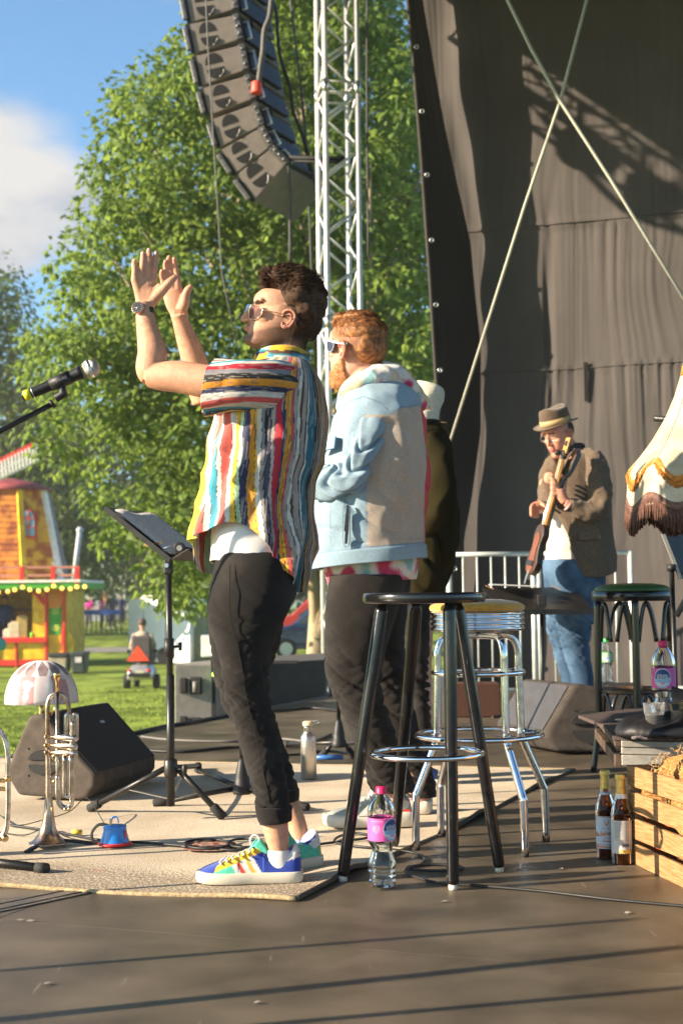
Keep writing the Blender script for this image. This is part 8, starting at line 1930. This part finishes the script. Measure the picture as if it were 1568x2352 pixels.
 sp = MB(); pts = [on(362,1600),on(378,1600),(on(382,1700)),(on(378,1800)),(on(366,1905)),(on(345,1905)),(on(350,1810)),(on(340,1800)),(on(352,1700))]; sp.prism([p+Vector((0,.018,0)) for p in pts], (0,-.010,0)); ob('pocket_slit', sp, mat('pocket_dark', (.02,.03,.04), .9), j)
 sd = mat('seam_denim', (.17,.27,.36), .85, 0, .1, 60)
 for line in (((335,1610,-.232),(330,1760,-.232),(338,1912,-.232),(378,1915,-.232),(388,1760,-.232),(384,1610,-.232)),):
  g = MB(); limb(g, [(*Zm(x,y), d+.012, 1.0) for x,y,d in line], D, 5); ob('seam', g, sd, j)
 fl = MB(); pts = [on(222,1050,-.14),on(282,1062,-.18),on(270,1160,-.19),on(215,1175,-.16),on(180,1200,-.13)]; fl.prism(pts, (-.004,-.012,0)); ob('pocket_flap', fl, mat('flap_denim', (.20,.33,.44), .85, 0, .1, 60, .4, 500), j, bevel=.002)
 def tie(c1, co, w):
  n1 = noise.noise(Vector((w.x*15, w.y*15, w.z*15+3))); n2 = noise.noise(Vector((w.x*11+9, w.y*11, w.z*11))); c = Vector((.66,.60,.54))
  if n1 > .08: c = c.lerp(Vector((.50,.04,.11)), min(1, (n1-.08)*6))
  elif n1 < -.22: c = c.lerp(Vector((.22,.42,.42)), min(1, (-.22-n1)*5))
  if n2 > .33: c = c.lerp(Vector((.66,.45,.20)), .6)
  return c
 hb = MB(); limb(hb, [(*Zm(345,735), -.10, 11),(*Zm(400,690), -.125, 20),(*Zm(520,640), -.13, 26),(*Zm(640,600), -.09, 30),(*Zm(730,620), -.02, 32),(*Zm(810,690), 0, 31),(*Zm(880,760), .01, 26),(*Zm(925,795), .01, 19)], D, 24, flat=1.25, up=(0,0,1))
 limb(hb, [(*Zm(330,735), .08, 11),(*Zm(420,640), .13, 20),(*Zm(560,580), .12, 26),(*Zm(680,570), .06, 28),(*Zm(760,640), 0, 28)], D, 24)
 limb(hb, [(*Zm(560,640),0,40),(*Zm(640,640),0,44),(*Zm(720,700),0,38)], D, 20, flat=1.8, up=(1,0,0)); limb(hb, [(*Zm(900,790),-.05,17),(*Zm(940,800),-.01,19),(*Zm(930,800),.05,17)], D, 18)
 hme = fused(hb, .005, 5, base, 'hood'); push(hme, lambda co: .010*(ridge(co.x*9+co.z*8, co.y*8, 2)-.4)+.004*noise.noise(co*30)); paint(hme, lambda co, _: tie(0, co, co+base)); td = attr_mat('tie_dye', .9, .06, 60, .5, 500, sheen=.3); ob('hood', hme, td, t)
 rows = garment([(1262,742,958,.16,0),(1300,744,957,.165,0),(1345,756,951,.16,0)], D, 160, 30, hem=lambda th: 1338+(10 if math.cos(th) < -.8 else 0)-8*max(0,math.cos(th)), ex=2.3)
 rows = displace(rows, lambda p, u, v: .004*noise.noise(Vector((u*20, v*2, 3)))+.0012*math.sin(u*6.28*90)*(v > .4)); mh = MB().grid(rows, True).mesh('hoodie_hem', base, fix=False); paint(mh, lambda co, _: tie(0, co, co+base+Vector((.05,.3,.1)))); o = ob('hoodie_hem', mh, td, t); s = o.modifiers.new('s','SOLIDIFY'); s.thickness = .003
 near = [(1320,756,935,.125,-.06),(1345,753,930,.125,-.07),(1406,747,912,.115,-.09),(1486,745,888,.095,-.10),(1540,748,878,.085,-.10),(1598,766,880,.078,-.10),(1650,790,898,.072,-.10),(1726,822,922,.066,-.09),(1786,838,946,.062,-.08),(1812,850,956,.06,-.08),(1820,853,957,.058,-.08)]
 far = [(1320,770,945,.125,.07),(1406,790,935,.115,.10),(1486,815,930,.095,.12),(1598,850,945,.078,.13),(1700,890,968,.066,.15),(1790,925,1000,.058,.18),(1830,935,1004,.056,.18)]
 kz = P(800,1590,D).z; az = P(850,1780,D).z; leg_cloth('trousers', [garment(near, D, 56, 60), garment(far, D, 56, 60)], mat('washed_black_denim', (.019,.016,.015), .85, 0, .22, 6, .7, 900, spec=.2, sheen=.05, col2=(.034,.029,.026), mix2=.55), t, .0045, .0052, 9, [(kz,.12,1.3),(az,.10,1.3)])
 gm = mat('sneaker_grey', (.25,.27,.25), .7, 0, .12, 25, .3, 300); g2 = mat('sneaker_light', (.60,.58,.54), .7, 0, .08, 25, .3, 300); sl = mat('sneaker_sole', (.58,.54,.46), .6, 0, .08, 20); rd = mat('sneaker_red', (.62,.06,.04), .5); dg = mat('sneaker_dark', (.16,.15,.15), .8)
 def sneaker(hx, yb, L_, Dn, rot):
  c = P(hx, yb, Dn); 
  def T2(u, v, z): q_ = Matrix.Rotation(rot, 3, 'Z')@Vector((-u, v, 0)); return Vector((c.x+q_.x, Dn+q_.y, .012+z))
  top = cat([(0,.055),(.03,.09),(.10,.105),(.18,.085),(.27,.09),(.36,.125),(.42,.12),(.52,.092),(.64,.074),(.78,.062),(.90,.054),(.97,.044),(1,.03)], 4); wid = cat([(0,.022),(.05,.034),(.25,.040),(.5,.043),(.7,.050),(.85,.047),(.95,.034),(1,.014)], 4)
  rows = []
  for i in range(71):
   u = i/70; h = interp(u, top); w = interp(u, wid); rows.append([T2(u*L_, math.copysign(abs(math.cos(a))**.65, math.cos(a))*w*(1-.4*max(0,(abs(math.sin(a))**.8*(h-.02)))/.1), .02+(h-.02)*abs(math.sin(a))**.8) for a in [math.pi*j/28 for j in range(29)]])
  ob('upper', MB().grid(rows, False), gm, t)
  rows = []
  for z0, g_ in ((0,-.002),(.004,.004),(.022,.007),(.036,.006),(.040,.001)):
   rows.append([T2((.5+.5*math.cos(a))*L_+math.cos(a)*g_+(.0), math.sin(a)/max(abs(math.sin(a)),1e-6)*(interp(.5+.5*math.cos(a), wid)+g_)*min(1, abs(math.sin(a))*6), z0+.012*max(0,(.5+.5*math.cos(a))-.8)*2+(.012 if (.5+.5*math.cos(a)) < .3 and z0 > .02 else 0)) for a in [2*math.pi*j/60 for j in range(60)]])
  ob('sole', MB().grid(rows, True, True, True), sl, t)
  def patch(uv, m_, nm, off=.004):
   pts = []
   for u, z in uv:
    w = interp(u, wid)*(1-.4*max(0,(z-.02))/.1)+off; pts.append(T2(u*L_, w if False else -(-w) if rot > 5 else w, z))
   pts2 = [T2(u*L_, -(interp(u, wid)*(1-.35*max(0,(z-.02))/.1)+off), z) for u, z in uv]; g = MB(); g.prism(pts2, T2(0,-.004,0)-T2(0,0,0)); ob(nm, g, m_, t)
  patch([(.02,.036),(.30,.036),(.20,.056),(.03,.060)], rd, 'heel_band'); patch([(.04,.066),(.16,.062),(.14,.092),(.08,.10),(.03,.085)], dg, 'heel_patch'); patch([(.30,.045),(.62,.040),(.50,.075),(.36,.085)], g2, 'side_panel')
  g = MB(); g.tube(cat([T2(.36*L_,0,.10), T2(.33*L_,0,.14), T2(.35*L_,0,.155), T2(.39*L_,0,.13), T2(.42*L_,0,.10)], 4), .016, 12, flat=1.3); ob('tongue', g, g2, t)
  for k in range(5): u = .42+k*.055; g = MB(); g.tube([T2(u*L_,-.025,interp(u,top)-.010), T2((u+.02)*L_,0,interp(u,top)+.004), T2(u*L_,.025,interp(u,top)-.010)], .0026, 6); ob('lace', g, g2, t)
 sneaker(946, 1900, .298, 4.90, R(180+0)*0+0); sneaker(988, 1875, .298, 5.16, R(-14))
man2()
# ================================================================ PERSON WITH BEANIE, BEHIND
def man3():
 D = 6.1; base = Vector((P(960,1700,D).x, D, 0))
 t = thing('person', 'person in a cream beanie and dark olive coat behind the man in denim', 'person', base)
 b = MB(); limb(b, [(960,905,0,40),(962,945,0,46),(965,975,0,42)], D, 24); limb(b, [(965,970,0,26),(968,1000,0,28),(968,1040,0,50),(965,1180,0,62),(960,1330,0,56)], D, 20, flat=1.3, up=(1,0,0))
 for s in (-1,1): limb(b, [(960,1340,s*.09,40),(962,1500,s*.09,30),(966,1650,s*.1,24),(968,1760,s*.1,18)], D)
 me = fused(b, .006, 3, base, 'body'); paint(me, lambda co, _: Vector((.5,.27,.18))); ob('body', me, skin, t)
 hb = MB(); limb(hb, [(972,972,0,33),(970,952,0,37),(971,930,0,40),(978,908,0,41),(985,892,0,38),(988,884,0,31)], D, 28, flat=1.05)
 hme = fused(hb, .005, 4, base, 'beanie'); push(hme, lambda co: .004*(ridge(co.x*8, co.y*8, co.z*10)-.4)+.002*noise.noise(co*28)); bm_ = mat('cream_knit', (.60,.54,.42), .95, 0, .08, 60, .9, 260, sheen=.4); bn = ob('beanie', hme, bm_, t)
 cf = MB(); rows = garment([(948,930,1008,.100,0),(964,930,1006,.102,0),(980,936,1002,.096,0)], D, 60, 8, hem=lambda th: 972+6*math.cos(th)); cf.grid(rows, True); o = ob('beanie_cuff', cf, bm_, t); s = o.modifiers.new('s','SOLIDIFY'); s.thickness = .006
 hr = MB(); r_ = random.Random(3)
 for _ in range(160): p = P(r_.uniform(990,1018), r_.uniform(968,978), D-.03+r_.uniform(-.06,.06)); e = p+Vector((r_.uniform(0,.03), r_.uniform(-.02,.02), r_.uniform(-.06,-.01))); hr.tube([p, (p+e)/2+Vector((.008,0,.004)), e], [.0012,.001,.0003], 3)
 ob('hair', hr, mat('dark_blond', (.16,.09,.04), .6), t, kind='stuff')
 tab = [(978,940,1010,.10,0),(990,925,1020,.16,0),(1010,912,1030,.21,0),(1071,900,1042,.235,0),(1188,893,1053,.245,0),(1247,892,1053,.25,0),(1300,900,1042,.24,0),(1340,908,1026,.22,0),(1372,915,1010,.2,0)]
 rows = displace(garment(tab, D, 200, 110, ex=2.3), lambda p, u, v: (.016*noise.noise(Vector((math.cos(u*6.28)*2.4, math.sin(u*6.28)*2.4, v*2.5)))-.028*max(0,1-abs(noise.noise(Vector((p.x*7+p.z*4, p.y*6, p.z*3))))*4)+.006*noise.noise(p*22))*min(1,v*8)); om = mat('olive_cord', (.022,.018,.008), 1.0, 0, .2, 10, .7, 300, spec=.03, sheen=0, stretch=(1,1,.1)); o = ob('coat', MB().grid(rows, True, False, True), om, t, fix=False)
 for s in (-1,1):
  g = MB(); limb(g, [(990,1010,s*.17,34),(1010,1090,s*.25,34),(1005,1170,s*.27,32),(960,1215,s*.2,28),(925,1220,s*.1,24)], D, 24); m_ = fused(g, .008, 3, base, 'sleeve'); push(m_, lambda co: .012*(ridge(co.x*9, co.y*9, co.z*10)-.4)); ob('sleeve', m_, om, t)
 g = MB(); limb(g, [(940,988,-.08,17),(968,982,-.11,20),(996,982,-.06,20),(1004,984,.06,18)], D, 16); ob('collar', g, om, t)
 legs = [[(1330,922,992,.11,s*.07),(1450,928,988,.09,s*.09),(1560,935,985,.075,s*.1),(1660,946,990,.065,s*.1),(1750,950,992,.06,s*.1),(1764,950,992,.06,s*.1)] for s in (-1,1)]
 leg_cloth('trousers', [garment(l, D, 40, 40) for l in legs], denim_black, t, .008, .008, 4, [(P(960,1570,D).z,.1,1.2),(P(960,1740,D).z,.08,1.1)])
 wm = mat('shoe_white', (.55,.52,.48), .6); bl = mat('shoe_blue', (.05,.09,.25), .7)
 for s, dx in ((-1,0),(1,-14)):
  c = P(975+dx, 1772, D+s*.1); g = MB(); g.tube([Vector((c.x+.05,c.y,.035)), Vector((c.x,c.y,.045)), Vector((c.x-.12,c.y,.04)), Vector((c.x-.2,c.y,.03))], [.03,.042,.04,.025], 16); ob('shoe', g, bl, t); g = MB(); g.box((c.x-.075, c.y, .016), (.30,.09,.026)); ob('sole', g, wm, t, bevel=.01)
man3()
# ================================================================ BASS PLAYER
Zg = zmap(1800, 1300, .46763); Zr2 = zmap(1800, 2100, .5102)
def bassist():
 D = 8.35; base = Vector((P(1310,1600,D).x, D, 0)); g_ = lambda x, y, d=0, r=None: (*Zg(x,y), d) if r is None else (*Zg(x,y), d, r)
 t = thing('person', 'man in brown hat and tweed jacket looking down while playing the bass guitar', 'person', base)
 b = MB(); ec = P(*Zg(520,640), D+.03); yaw = R(42); tilt = R(-24)
 fw = Vector((-math.cos(yaw), -math.sin(yaw), 0)); lf = Vector((math.sin(yaw), -math.cos(yaw), 0))
 M3 = Matrix((fw, lf, Vector((0,0,1)))).transposed() @ Matrix.Rotation(-tilt, 3, 'Y'); M = Matrix.Translation(ec) @ M3.to_4x4()
 T = head_parts(b, M, 1.06, .95, 1.0)
 limb(b, [g_(560,690,.03,22),g_(620,760,.05,24),g_(650,820,.06,30)], D, 20)
 limb(b, [g_(650,830,.05,30),g_(640,1000,.05,46),g_(620,1300,.04,44),g_(600,1640,.03,44)], D, 20, flat=1.4, up=(1,0,0))
 for s, dx in ((-1,20),(1,-60)): limb(b, [(1318+dx*.3,1300,s*.09,22),(1318+dx*.2,1440,s*.09,15),(1334+dx*.2,1600,s*.1,10),(1336+dx*.2,1672,s*.1,9)], D)
 limb(b, [g_(790,860,-.12,22),g_(840,1060,-.20,19),g_(820,1200,-.24,17),g_(700,1190,-.26,13),g_(610,1165,-.28,11.5),g_(575,1150,-.285,10.5)], D, 18)
 hd = -.29
 limb(b, [g_(575,1150,hd,10.5),g_(545,1105,hd,12.5),g_(525,1050,hd,12)], D, 16, flat=.7, up=(1,0,0))
 for i in range(4):
  y = 965+i*38; finger(b, [g_(520+i*4, 1040+i*14, hd), g_(484, y+18, hd-.01), g_(462+i*2, y, hd-.004), g_(478, y-18, hd+.03), g_(500,y-12,hd+.05)], D, .0105, .0080)
 finger(b, [g_(555,1080,hd), g_(572,1020,hd+.005), g_(560,965,hd+.03), g_(545,945,hd+.045)], D, .012, .009)
 limb(b, [g_(500,860,.14,22),g_(430,1020,.16,18),g_(440,1180,.10,14),g_(400,1190,.0,12),g_(385,1195,-.08,11)], D, 16)
 limb(b, [g_(390,1195,-.08,11),g_(355,1190,-.13,13.5),g_(330,1200,-.15,12)], D, 16)
 for i in range(4): finger(b, [g_(345,1165+i*22,-.14-.004*i), g_(318,1175+i*22,-.17), g_(306,1205+i*16,-.18), g_(330,1232+i*11,-.17), g_(360,1240+i*8,-.15)], D, .0105, .0085)
 finger(b, [g_(365,1150,-.12), g_(395,1168,-.16), g_(412,1185,-.19)], D, .012, .009)
 me = fused(b, .0042, 3, base, 'body'); Mi = M.inverted()
 def f(co):
  q = Mi @ (co+base)
  if q.length > .2: return 0
  d = 0
  for s in (-1,1): d -= .008*math.exp(-((q.y-s*.030)/.014)**2-((q.z-.030)/.010)**2)*(q.x > .03)
  return d-.005*math.exp(-((q.z+.046)/.004)**2-(q.y/.02)**4)*(q.x > .05)
 push(me, f); eb = MB(); ear_mesh(eb, T, 1); ear_mesh(eb, T, -1); em = eb.mesh('ear', base); bm = bmesh.new(); bm.from_mesh(me); bm.from_mesh(em); bm.to_mesh(me); bm.free(); me.polygons.foreach_set('use_smooth', [True]*len(me.polygons))
 def col(co, _):
  q = Mi @ (co+base); c = Vector((.58,.26,.17))
  if q.length < .2:
   if q.x > .06 and abs(q.y) < .022 and -.062 < q.z < -.036: c = Vector((.50,.13,.12))
   elif q.z < -.05 and q.x > 0: c = c.lerp(Vector((.25,.13,.08)), .35)
   if q.x > .05 and .042 < q.z < .054 and .012 < abs(q.y) < .05: c = Vector((.08,.045,.03))
  return c
 paint(me, col); body = ob('body', me, skin, t)
 hb = MB(); hb.ball(M@Vector((-.035,0,.03)), (.082,.078,.075), 20, 14); ob('hair', hb, mat('dark_hair', (.03,.02,.015), .6, 0, .2, 60, .5, 200), t)
 gl = MB()
 for s in (-1,1): gl.tube([M@Vector((.104-.010*abs(math.cos(a))*(1), s*.034+.021*math.cos(a), .026+.019*math.sin(a))) for a in [2*math.pi*k/20 for k in range(20)]], .0012, 5, closed=True)
 gl.tube([M@Vector((.104,-.012,.030)), M@Vector((.106,0,.033)), M@Vector((.104,.012,.030))], .0012, 5)
 for s in (-1,1): gl.tube([M@Vector((.094,s*.055,.032)), M@Vector((.0,s*.080,.030))], .0012, 5)
 ob('glasses', gl, mat('glasses_silver', (.6,.58,.55), .2, .8), t)
 hc = M@Vector((-.012,0,.085)); up = (M.to_3x3()@Vector((-.10,0,1))).normalized(); fx = (M.to_3x3()@Vector((1,0,.10))).normalized(); fy = up.cross(fx)
 def H(x, y, z): return hc+fx*x+fy*y+up*z
 hm = mat('brown_felt', (.085,.052,.030), .95, 0, .15, 30, .4, 300, sheen=.3); rows = []
 for rr, z in ((1.0,-.012),(1.0,.0),(.99,.03),(.95,.07),(.88,.095),(.6,.098),(.05,.085)):
  rows.append([H(math.cos(a)*.100*rr, math.sin(a)*.084*rr, z+(.012*math.cos(a*2)*(rr < .9)-.012*(rr < .9)*abs(math.cos(a)))) for a in [2*math.pi*k/48 for k in range(48)]])
 g = MB().grid(rows, True, False, True); ht = ob('hat', g, hm, t)
 rows = [[H(math.cos(a)*(.100+w), math.sin(a)*(.084+w), -.012+.30*w*(abs(math.sin(a))-.45)+(.003 if k2 else 0)) for a in [2*math.pi*k/60 for k in range(60)]] for w, k2 in ((0,0),(.02,0),(.042,0),(.046,1),(.02,1),(.0,1))]
 ob('brim', MB().grid(rows, True), hm, ht); rows = [[H(math.cos(a)*.1025*q, math.sin(a)*.0865*q, z) for a in [2*math.pi*k/48 for k in range(48)]] for z, q in ((-.008,1.0),(.028,.995))]
 o = ob('hat_band', MB().grid(rows, True), mat('tan_ribbon', (.45,.29,.13), .6), ht); s = o.modifiers.new('s','SOLIDIFY'); s.thickness = .002
 ts = mat('cream_jersey', (.60,.52,.44), .9, 0, .06, 30, .3, 400); rows = displace(garment([(1150,1262,1370,.13,.0),(1250,1254,1380,.14,.0),(1296,1250,1380,.145,.0)], D-.02, 90, 36), lambda p, u, v: .006*noise.noise(Vector((p.x*14,p.y*14,p.z*20)))); ob('undershirt', MB().grid(rows, True), ts, t)
 tab = [(1035,1325,1352,.07,.05),(1046,1302,1364,.13,.04),(1062,1280,1380,.175,.03),(1085,1258,1391,.20,.02),(1115,1247,1396,.20,.01),(1160,1246,1398,.195,0),(1200,1256,1401,.19,0),(1250,1262,1406,.19,0),(1290,1266,1409,.19,0),(1330,1270,1410,.185,0)]
 rowsF = garment(tab, D, 240, 130, ex=2.3, hem=lambda th: interp(math.degrees(th) % 360, [(0,1305),(180,1290),(232,1296),(262,1326),(290,1326),(320,1318),(360,1305)]))
 rowsF = displace(rowsF, lambda p, u, v: (.012*noise.noise(Vector((math.cos(u*6.28)*2.2, math.sin(u*6.28)*2.2, v*3)))+.007*(ridge(p.x*8+p.z*4, p.y*6, p.z*4)-.4))*min(1,v*8))
 def cut(v): return interp(v, [(0,262),(.10,236),(.30,216),(.45,214),(.55,222),(.72,240),(.85,246),(.95,254),(1,266)])
 rowsJ = []
 for i, row in enumerate(rowsF):
  v = i/130; a1 = cut(v); a0 = 150.0; n = 200; o = []
  for k in range(n+1):
   a = (a1+(360-a1+a0)*k/n) % 360; x = a/360*240; j0 = int(x) % 240; o.append(row[j0].lerp(row[(j0+1) % 240], x-int(x)))
  rowsJ.append(o)
 tw = mat('brown_tweed', (.105,.070,.045), .95, 0, .2, 160, .6, 420, sheen=.1, col2=(.15,.105,.07)); o = ob('jacket', MB().grid(rowsJ, False), tw, t, fix=False); s = o.modifiers.new('s','SOLIDIFY'); s.thickness = .008; jk = o
 g = MB(); pts = [P(*Zg(x,y), D-.205) for x, y in ((680,1385),(840,1365),(850,1430),(840,1440),(695,1455))]; g.prism([p+Vector((0,.01,0)) for p in pts], (0,-.02,0)); ob('pocket_flap', g, tw, jk, bevel=.003)
 g = MB(); g.tube(cat([P(*Zg(x,y), D+d) for x,y,d in ((640,745,-.03),(600,800,-.12),(560,880,-.17),(500,990,-.19),(460,1100,-.19),(470,1180,-.19))], 5), .018, 8, flat=.35, up=(0,-1,0)); ob('lapel', g, tw, jk)
 g = MB(); g.tube(cat([P(*Zg(x,y), D+d) for x,y,d in ((600,775,-.02),(650,720,.0),(710,720,.05),(700,740,.12))], 5), .022, 10, flat=.6); ob('collar', g, mat('dark_shirt', (.03,.025,.03), .9), t)
 def slv(pts, seed):
  g = MB(); limb(g, pts, D, 30); m_ = fused(g, .006, 3, base, 'sleeve'); push(m_, lambda co: .010*(ridge(co.x*12, co.y*10, co.z*13+seed)-.4)+.004*noise.noise(co*30)); ob('sleeve', m_, tw, t)
 slv([g_(760,800,-.05,24),g_(800,860,-.12,29),g_(830,980,-.18,29),g_(845,1100,-.22,28),g_(835,1190,-.24,27),g_(770,1225,-.25,24),g_(680,1205,-.26,20),g_(600,1180,-.275,17)], 2)
 slv([g_(540,820,.10,24),g_(490,880,.15,26),g_(440,1000,.18,24),g_(440,1130,.13,22),g_(420,1180,.05,17),g_(400,1190,-.03,15)], 5)
 g = MB(); limb(g, [g_(600,1178,-.277,15),g_(592,1172,-.278,15)], D, 20); ob('shirt_cuff', g, mat('pink_cuff', (.62,.42,.42), .8), t)
 k = lambda x, y: Zr2(x, y)
 n_ = [(1285,1246,1385,.12,-.05),(1310,1248,1388,.125,-.06),(1370,1270,1386,.11,-.08),(1430,1276,1362,.09,-.09),(1450,1280,1356,.085,-.09),(1500,1292,1354,.078,-.09),(1560,1310,1362,.072,-.1),(1640,1316,1358,.066,-.1),(1676,1318,1358,.065,-.1)]
 f_ = [(1285,1244,1380,.12,.06),(1370,1251,1350,.11,.08),(1430,1252,1330,.09,.1),(1450,1256,1326,.085,.1),(1500,1270,1322,.078,.11),(1560,1288,1334,.072,.11),(1640,1300,1345,.066,.11),(1668,1302,1345,.065,.11)]
 leg_cloth('jeans', [garment(n_, D, 48, 50), garment(f_, D, 48, 50)], mat('blue_jeans', (.035,.085,.16), .85, 0, .25, 5, .6, 500, col2=(.09,.17,.27), mix2=.52), t, .0055, .008, 6, [(P(1300,1450,D).z,.14,1.3),(P(1300,1640,D).z,.1,1.2)])
 for s in (-1,1): c = P(1335 if s < 0 else 1322, 1680, D+s*.1); g = MB(); g.tube([Vector((c.x+.05,c.y,.04)), Vector((c.x-.02,c.y,.05)), Vector((c.x-.14,c.y,.04)), Vector((c.x-.2,c.y,.03))], [.03,.042,.042,.025], 16); ob('shoe', g, black_plastic, t)
 bt = thing('bass_guitar', 'dark bass guitar with pale maple neck held almost upright by the man in the hat', 'bass guitar', base)
 q = lambda x, y, d=0: P(*Zg(x, y), D-.27+d)
 a, c = q(570,760,-.02), q(415,1340,0); ax = (c-a).normalized(); sd = Vector((.30,-.95,0)); sd = (sd-ax*sd.dot(ax)).normalized(); nr = ax.cross(sd)
 g = MB(); g.tube([a, c+ax*.05], [.021,.030], 12, flat=.55, up=sd); ob('neck', g, mat('maple_side', (.38,.18,.045), .4, coat=.2), bt)
 g = MB(); off = nr*(-.011 if nr.x > 0 else .011); g.beam(a+off, c+ax*.05+off, .036, .006, up=nr); ob('fingerboard', g, mat('maple_board', (.40,.32,.21), .5), bt)
 for s in range(4): g = MB(); o2 = off*1.6+sd*(-.013+.0087*s); g.tube([a+o2, c+ax*.32+o2], .0012, 4); ob('string', g, dull_chrome, bt)
 h0 = q(590,700,-.02); g = MB(); g.beam(a+ax*.01, h0-ax*.04, .055, .014, up=nr); ob('headstock', g, mat('maple_head', (.46,.24,.07), .4), bt, bevel=.004)
 for (x, y) in ((515,765),(592,695),(612,735),(568,770),(560,800)): g = MB(); p = q(x, y, -.03); g.ball(p, (.020,.012,.017), 10, 8); g.tube([p, q(575,745,-.02)], .004, 6); ob('tuner', g, black_plastic, bt)
 b0 = q(400,1370,0); L_ = (q(340,1775)-q(400,1370)).length; sl = []
 for i in range(29):
  u = i/28; w = interp(u, [(0,.025),(.06,.05),(.2,.068),(.4,.052),(.55,.056),(.75,.078),(.9,.064),(.97,.035),(1,.012)]); sl.append((u, w))
 poly = [b0+ax*(u*L_-.03)+sd*w for u, w in cat(sl, 1)]+[b0+ax*(u*L_-.03)-sd*w*.9 for u, w in sl[::-1]]; g = MB(); g.prism([p-nr*.02 for p in poly], nr*.042); ob('bass_body', g, mat('bass_dark', (.05,.026,.016), .45), bt, bevel=.006)
 g = MB(); pg = [b0+ax*(u*L_*.8+.02)+sd*w*.6+off*2.1 for u, w in sl]+[b0+ax*(u*L_*.8+.02)-sd*w*.5+off*2.1 for u, w in sl[::-1]]; g.prism(pg, off*.2); ob('pickguard', g, mat('tortoise', (.16,.05,.02), .4), bt)
 g = MB(); g.beam(b0+ax*.20-sd*.04+off*2.4, b0+ax*.20+sd*.04+off*2.4, .03, .012, up=nr); ob('pickup', g, black_plastic, bt)
 g = MB(); g.tube(cat([q(690,760,.05), q(660,830,-.0), q(610,930,-.04), q(560,990,-.03), q(480,1200,.02), q(440,1360,.04)], 6), .028, 8, flat=.12, up=(-.5,-.85,0)); ob('strap', g, mat('strap_grey', (.09,.10,.11), .7), bt)
 g = MB(); g.tube(cat([q(340,1740,.0), q(310,1660,-.0), q(275,1720,.0), q(255,1790,.02)], 5), .010, 6, flat=.3); ob('strap_tail', g, mat('strap_tail', (.12,.14,.15), .6), bt)
bassist()
# ================================================================ HAZE
def haze():  # added volume that lifts distant blacks, standing in for flare
 m = bpy.data.materials.new('haze'); m.use_nodes = True; nt = m.node_tree; nt.nodes.clear(); o = nt.nodes.new('ShaderNodeOutputMaterial'); v = nt.nodes.new('ShaderNodeVolumePrincipled')
 v.inputs['Color'].default_value = (.95,.93,.88,1); v.inputs['Density'].default_value = .0009; v.inputs['Anisotropy'].default_value = .3
 nt.links.new(v.outputs[0], o.inputs['Volume'])
 b = MB(); b.box((0, 60, 10), (260, 190, 24.6)); h = ob('haze', b, m, kind='stuff'); tag(h, 'thin haze volume added around the whole scene to lift far dark tones like lens flare', 'haze')
haze()
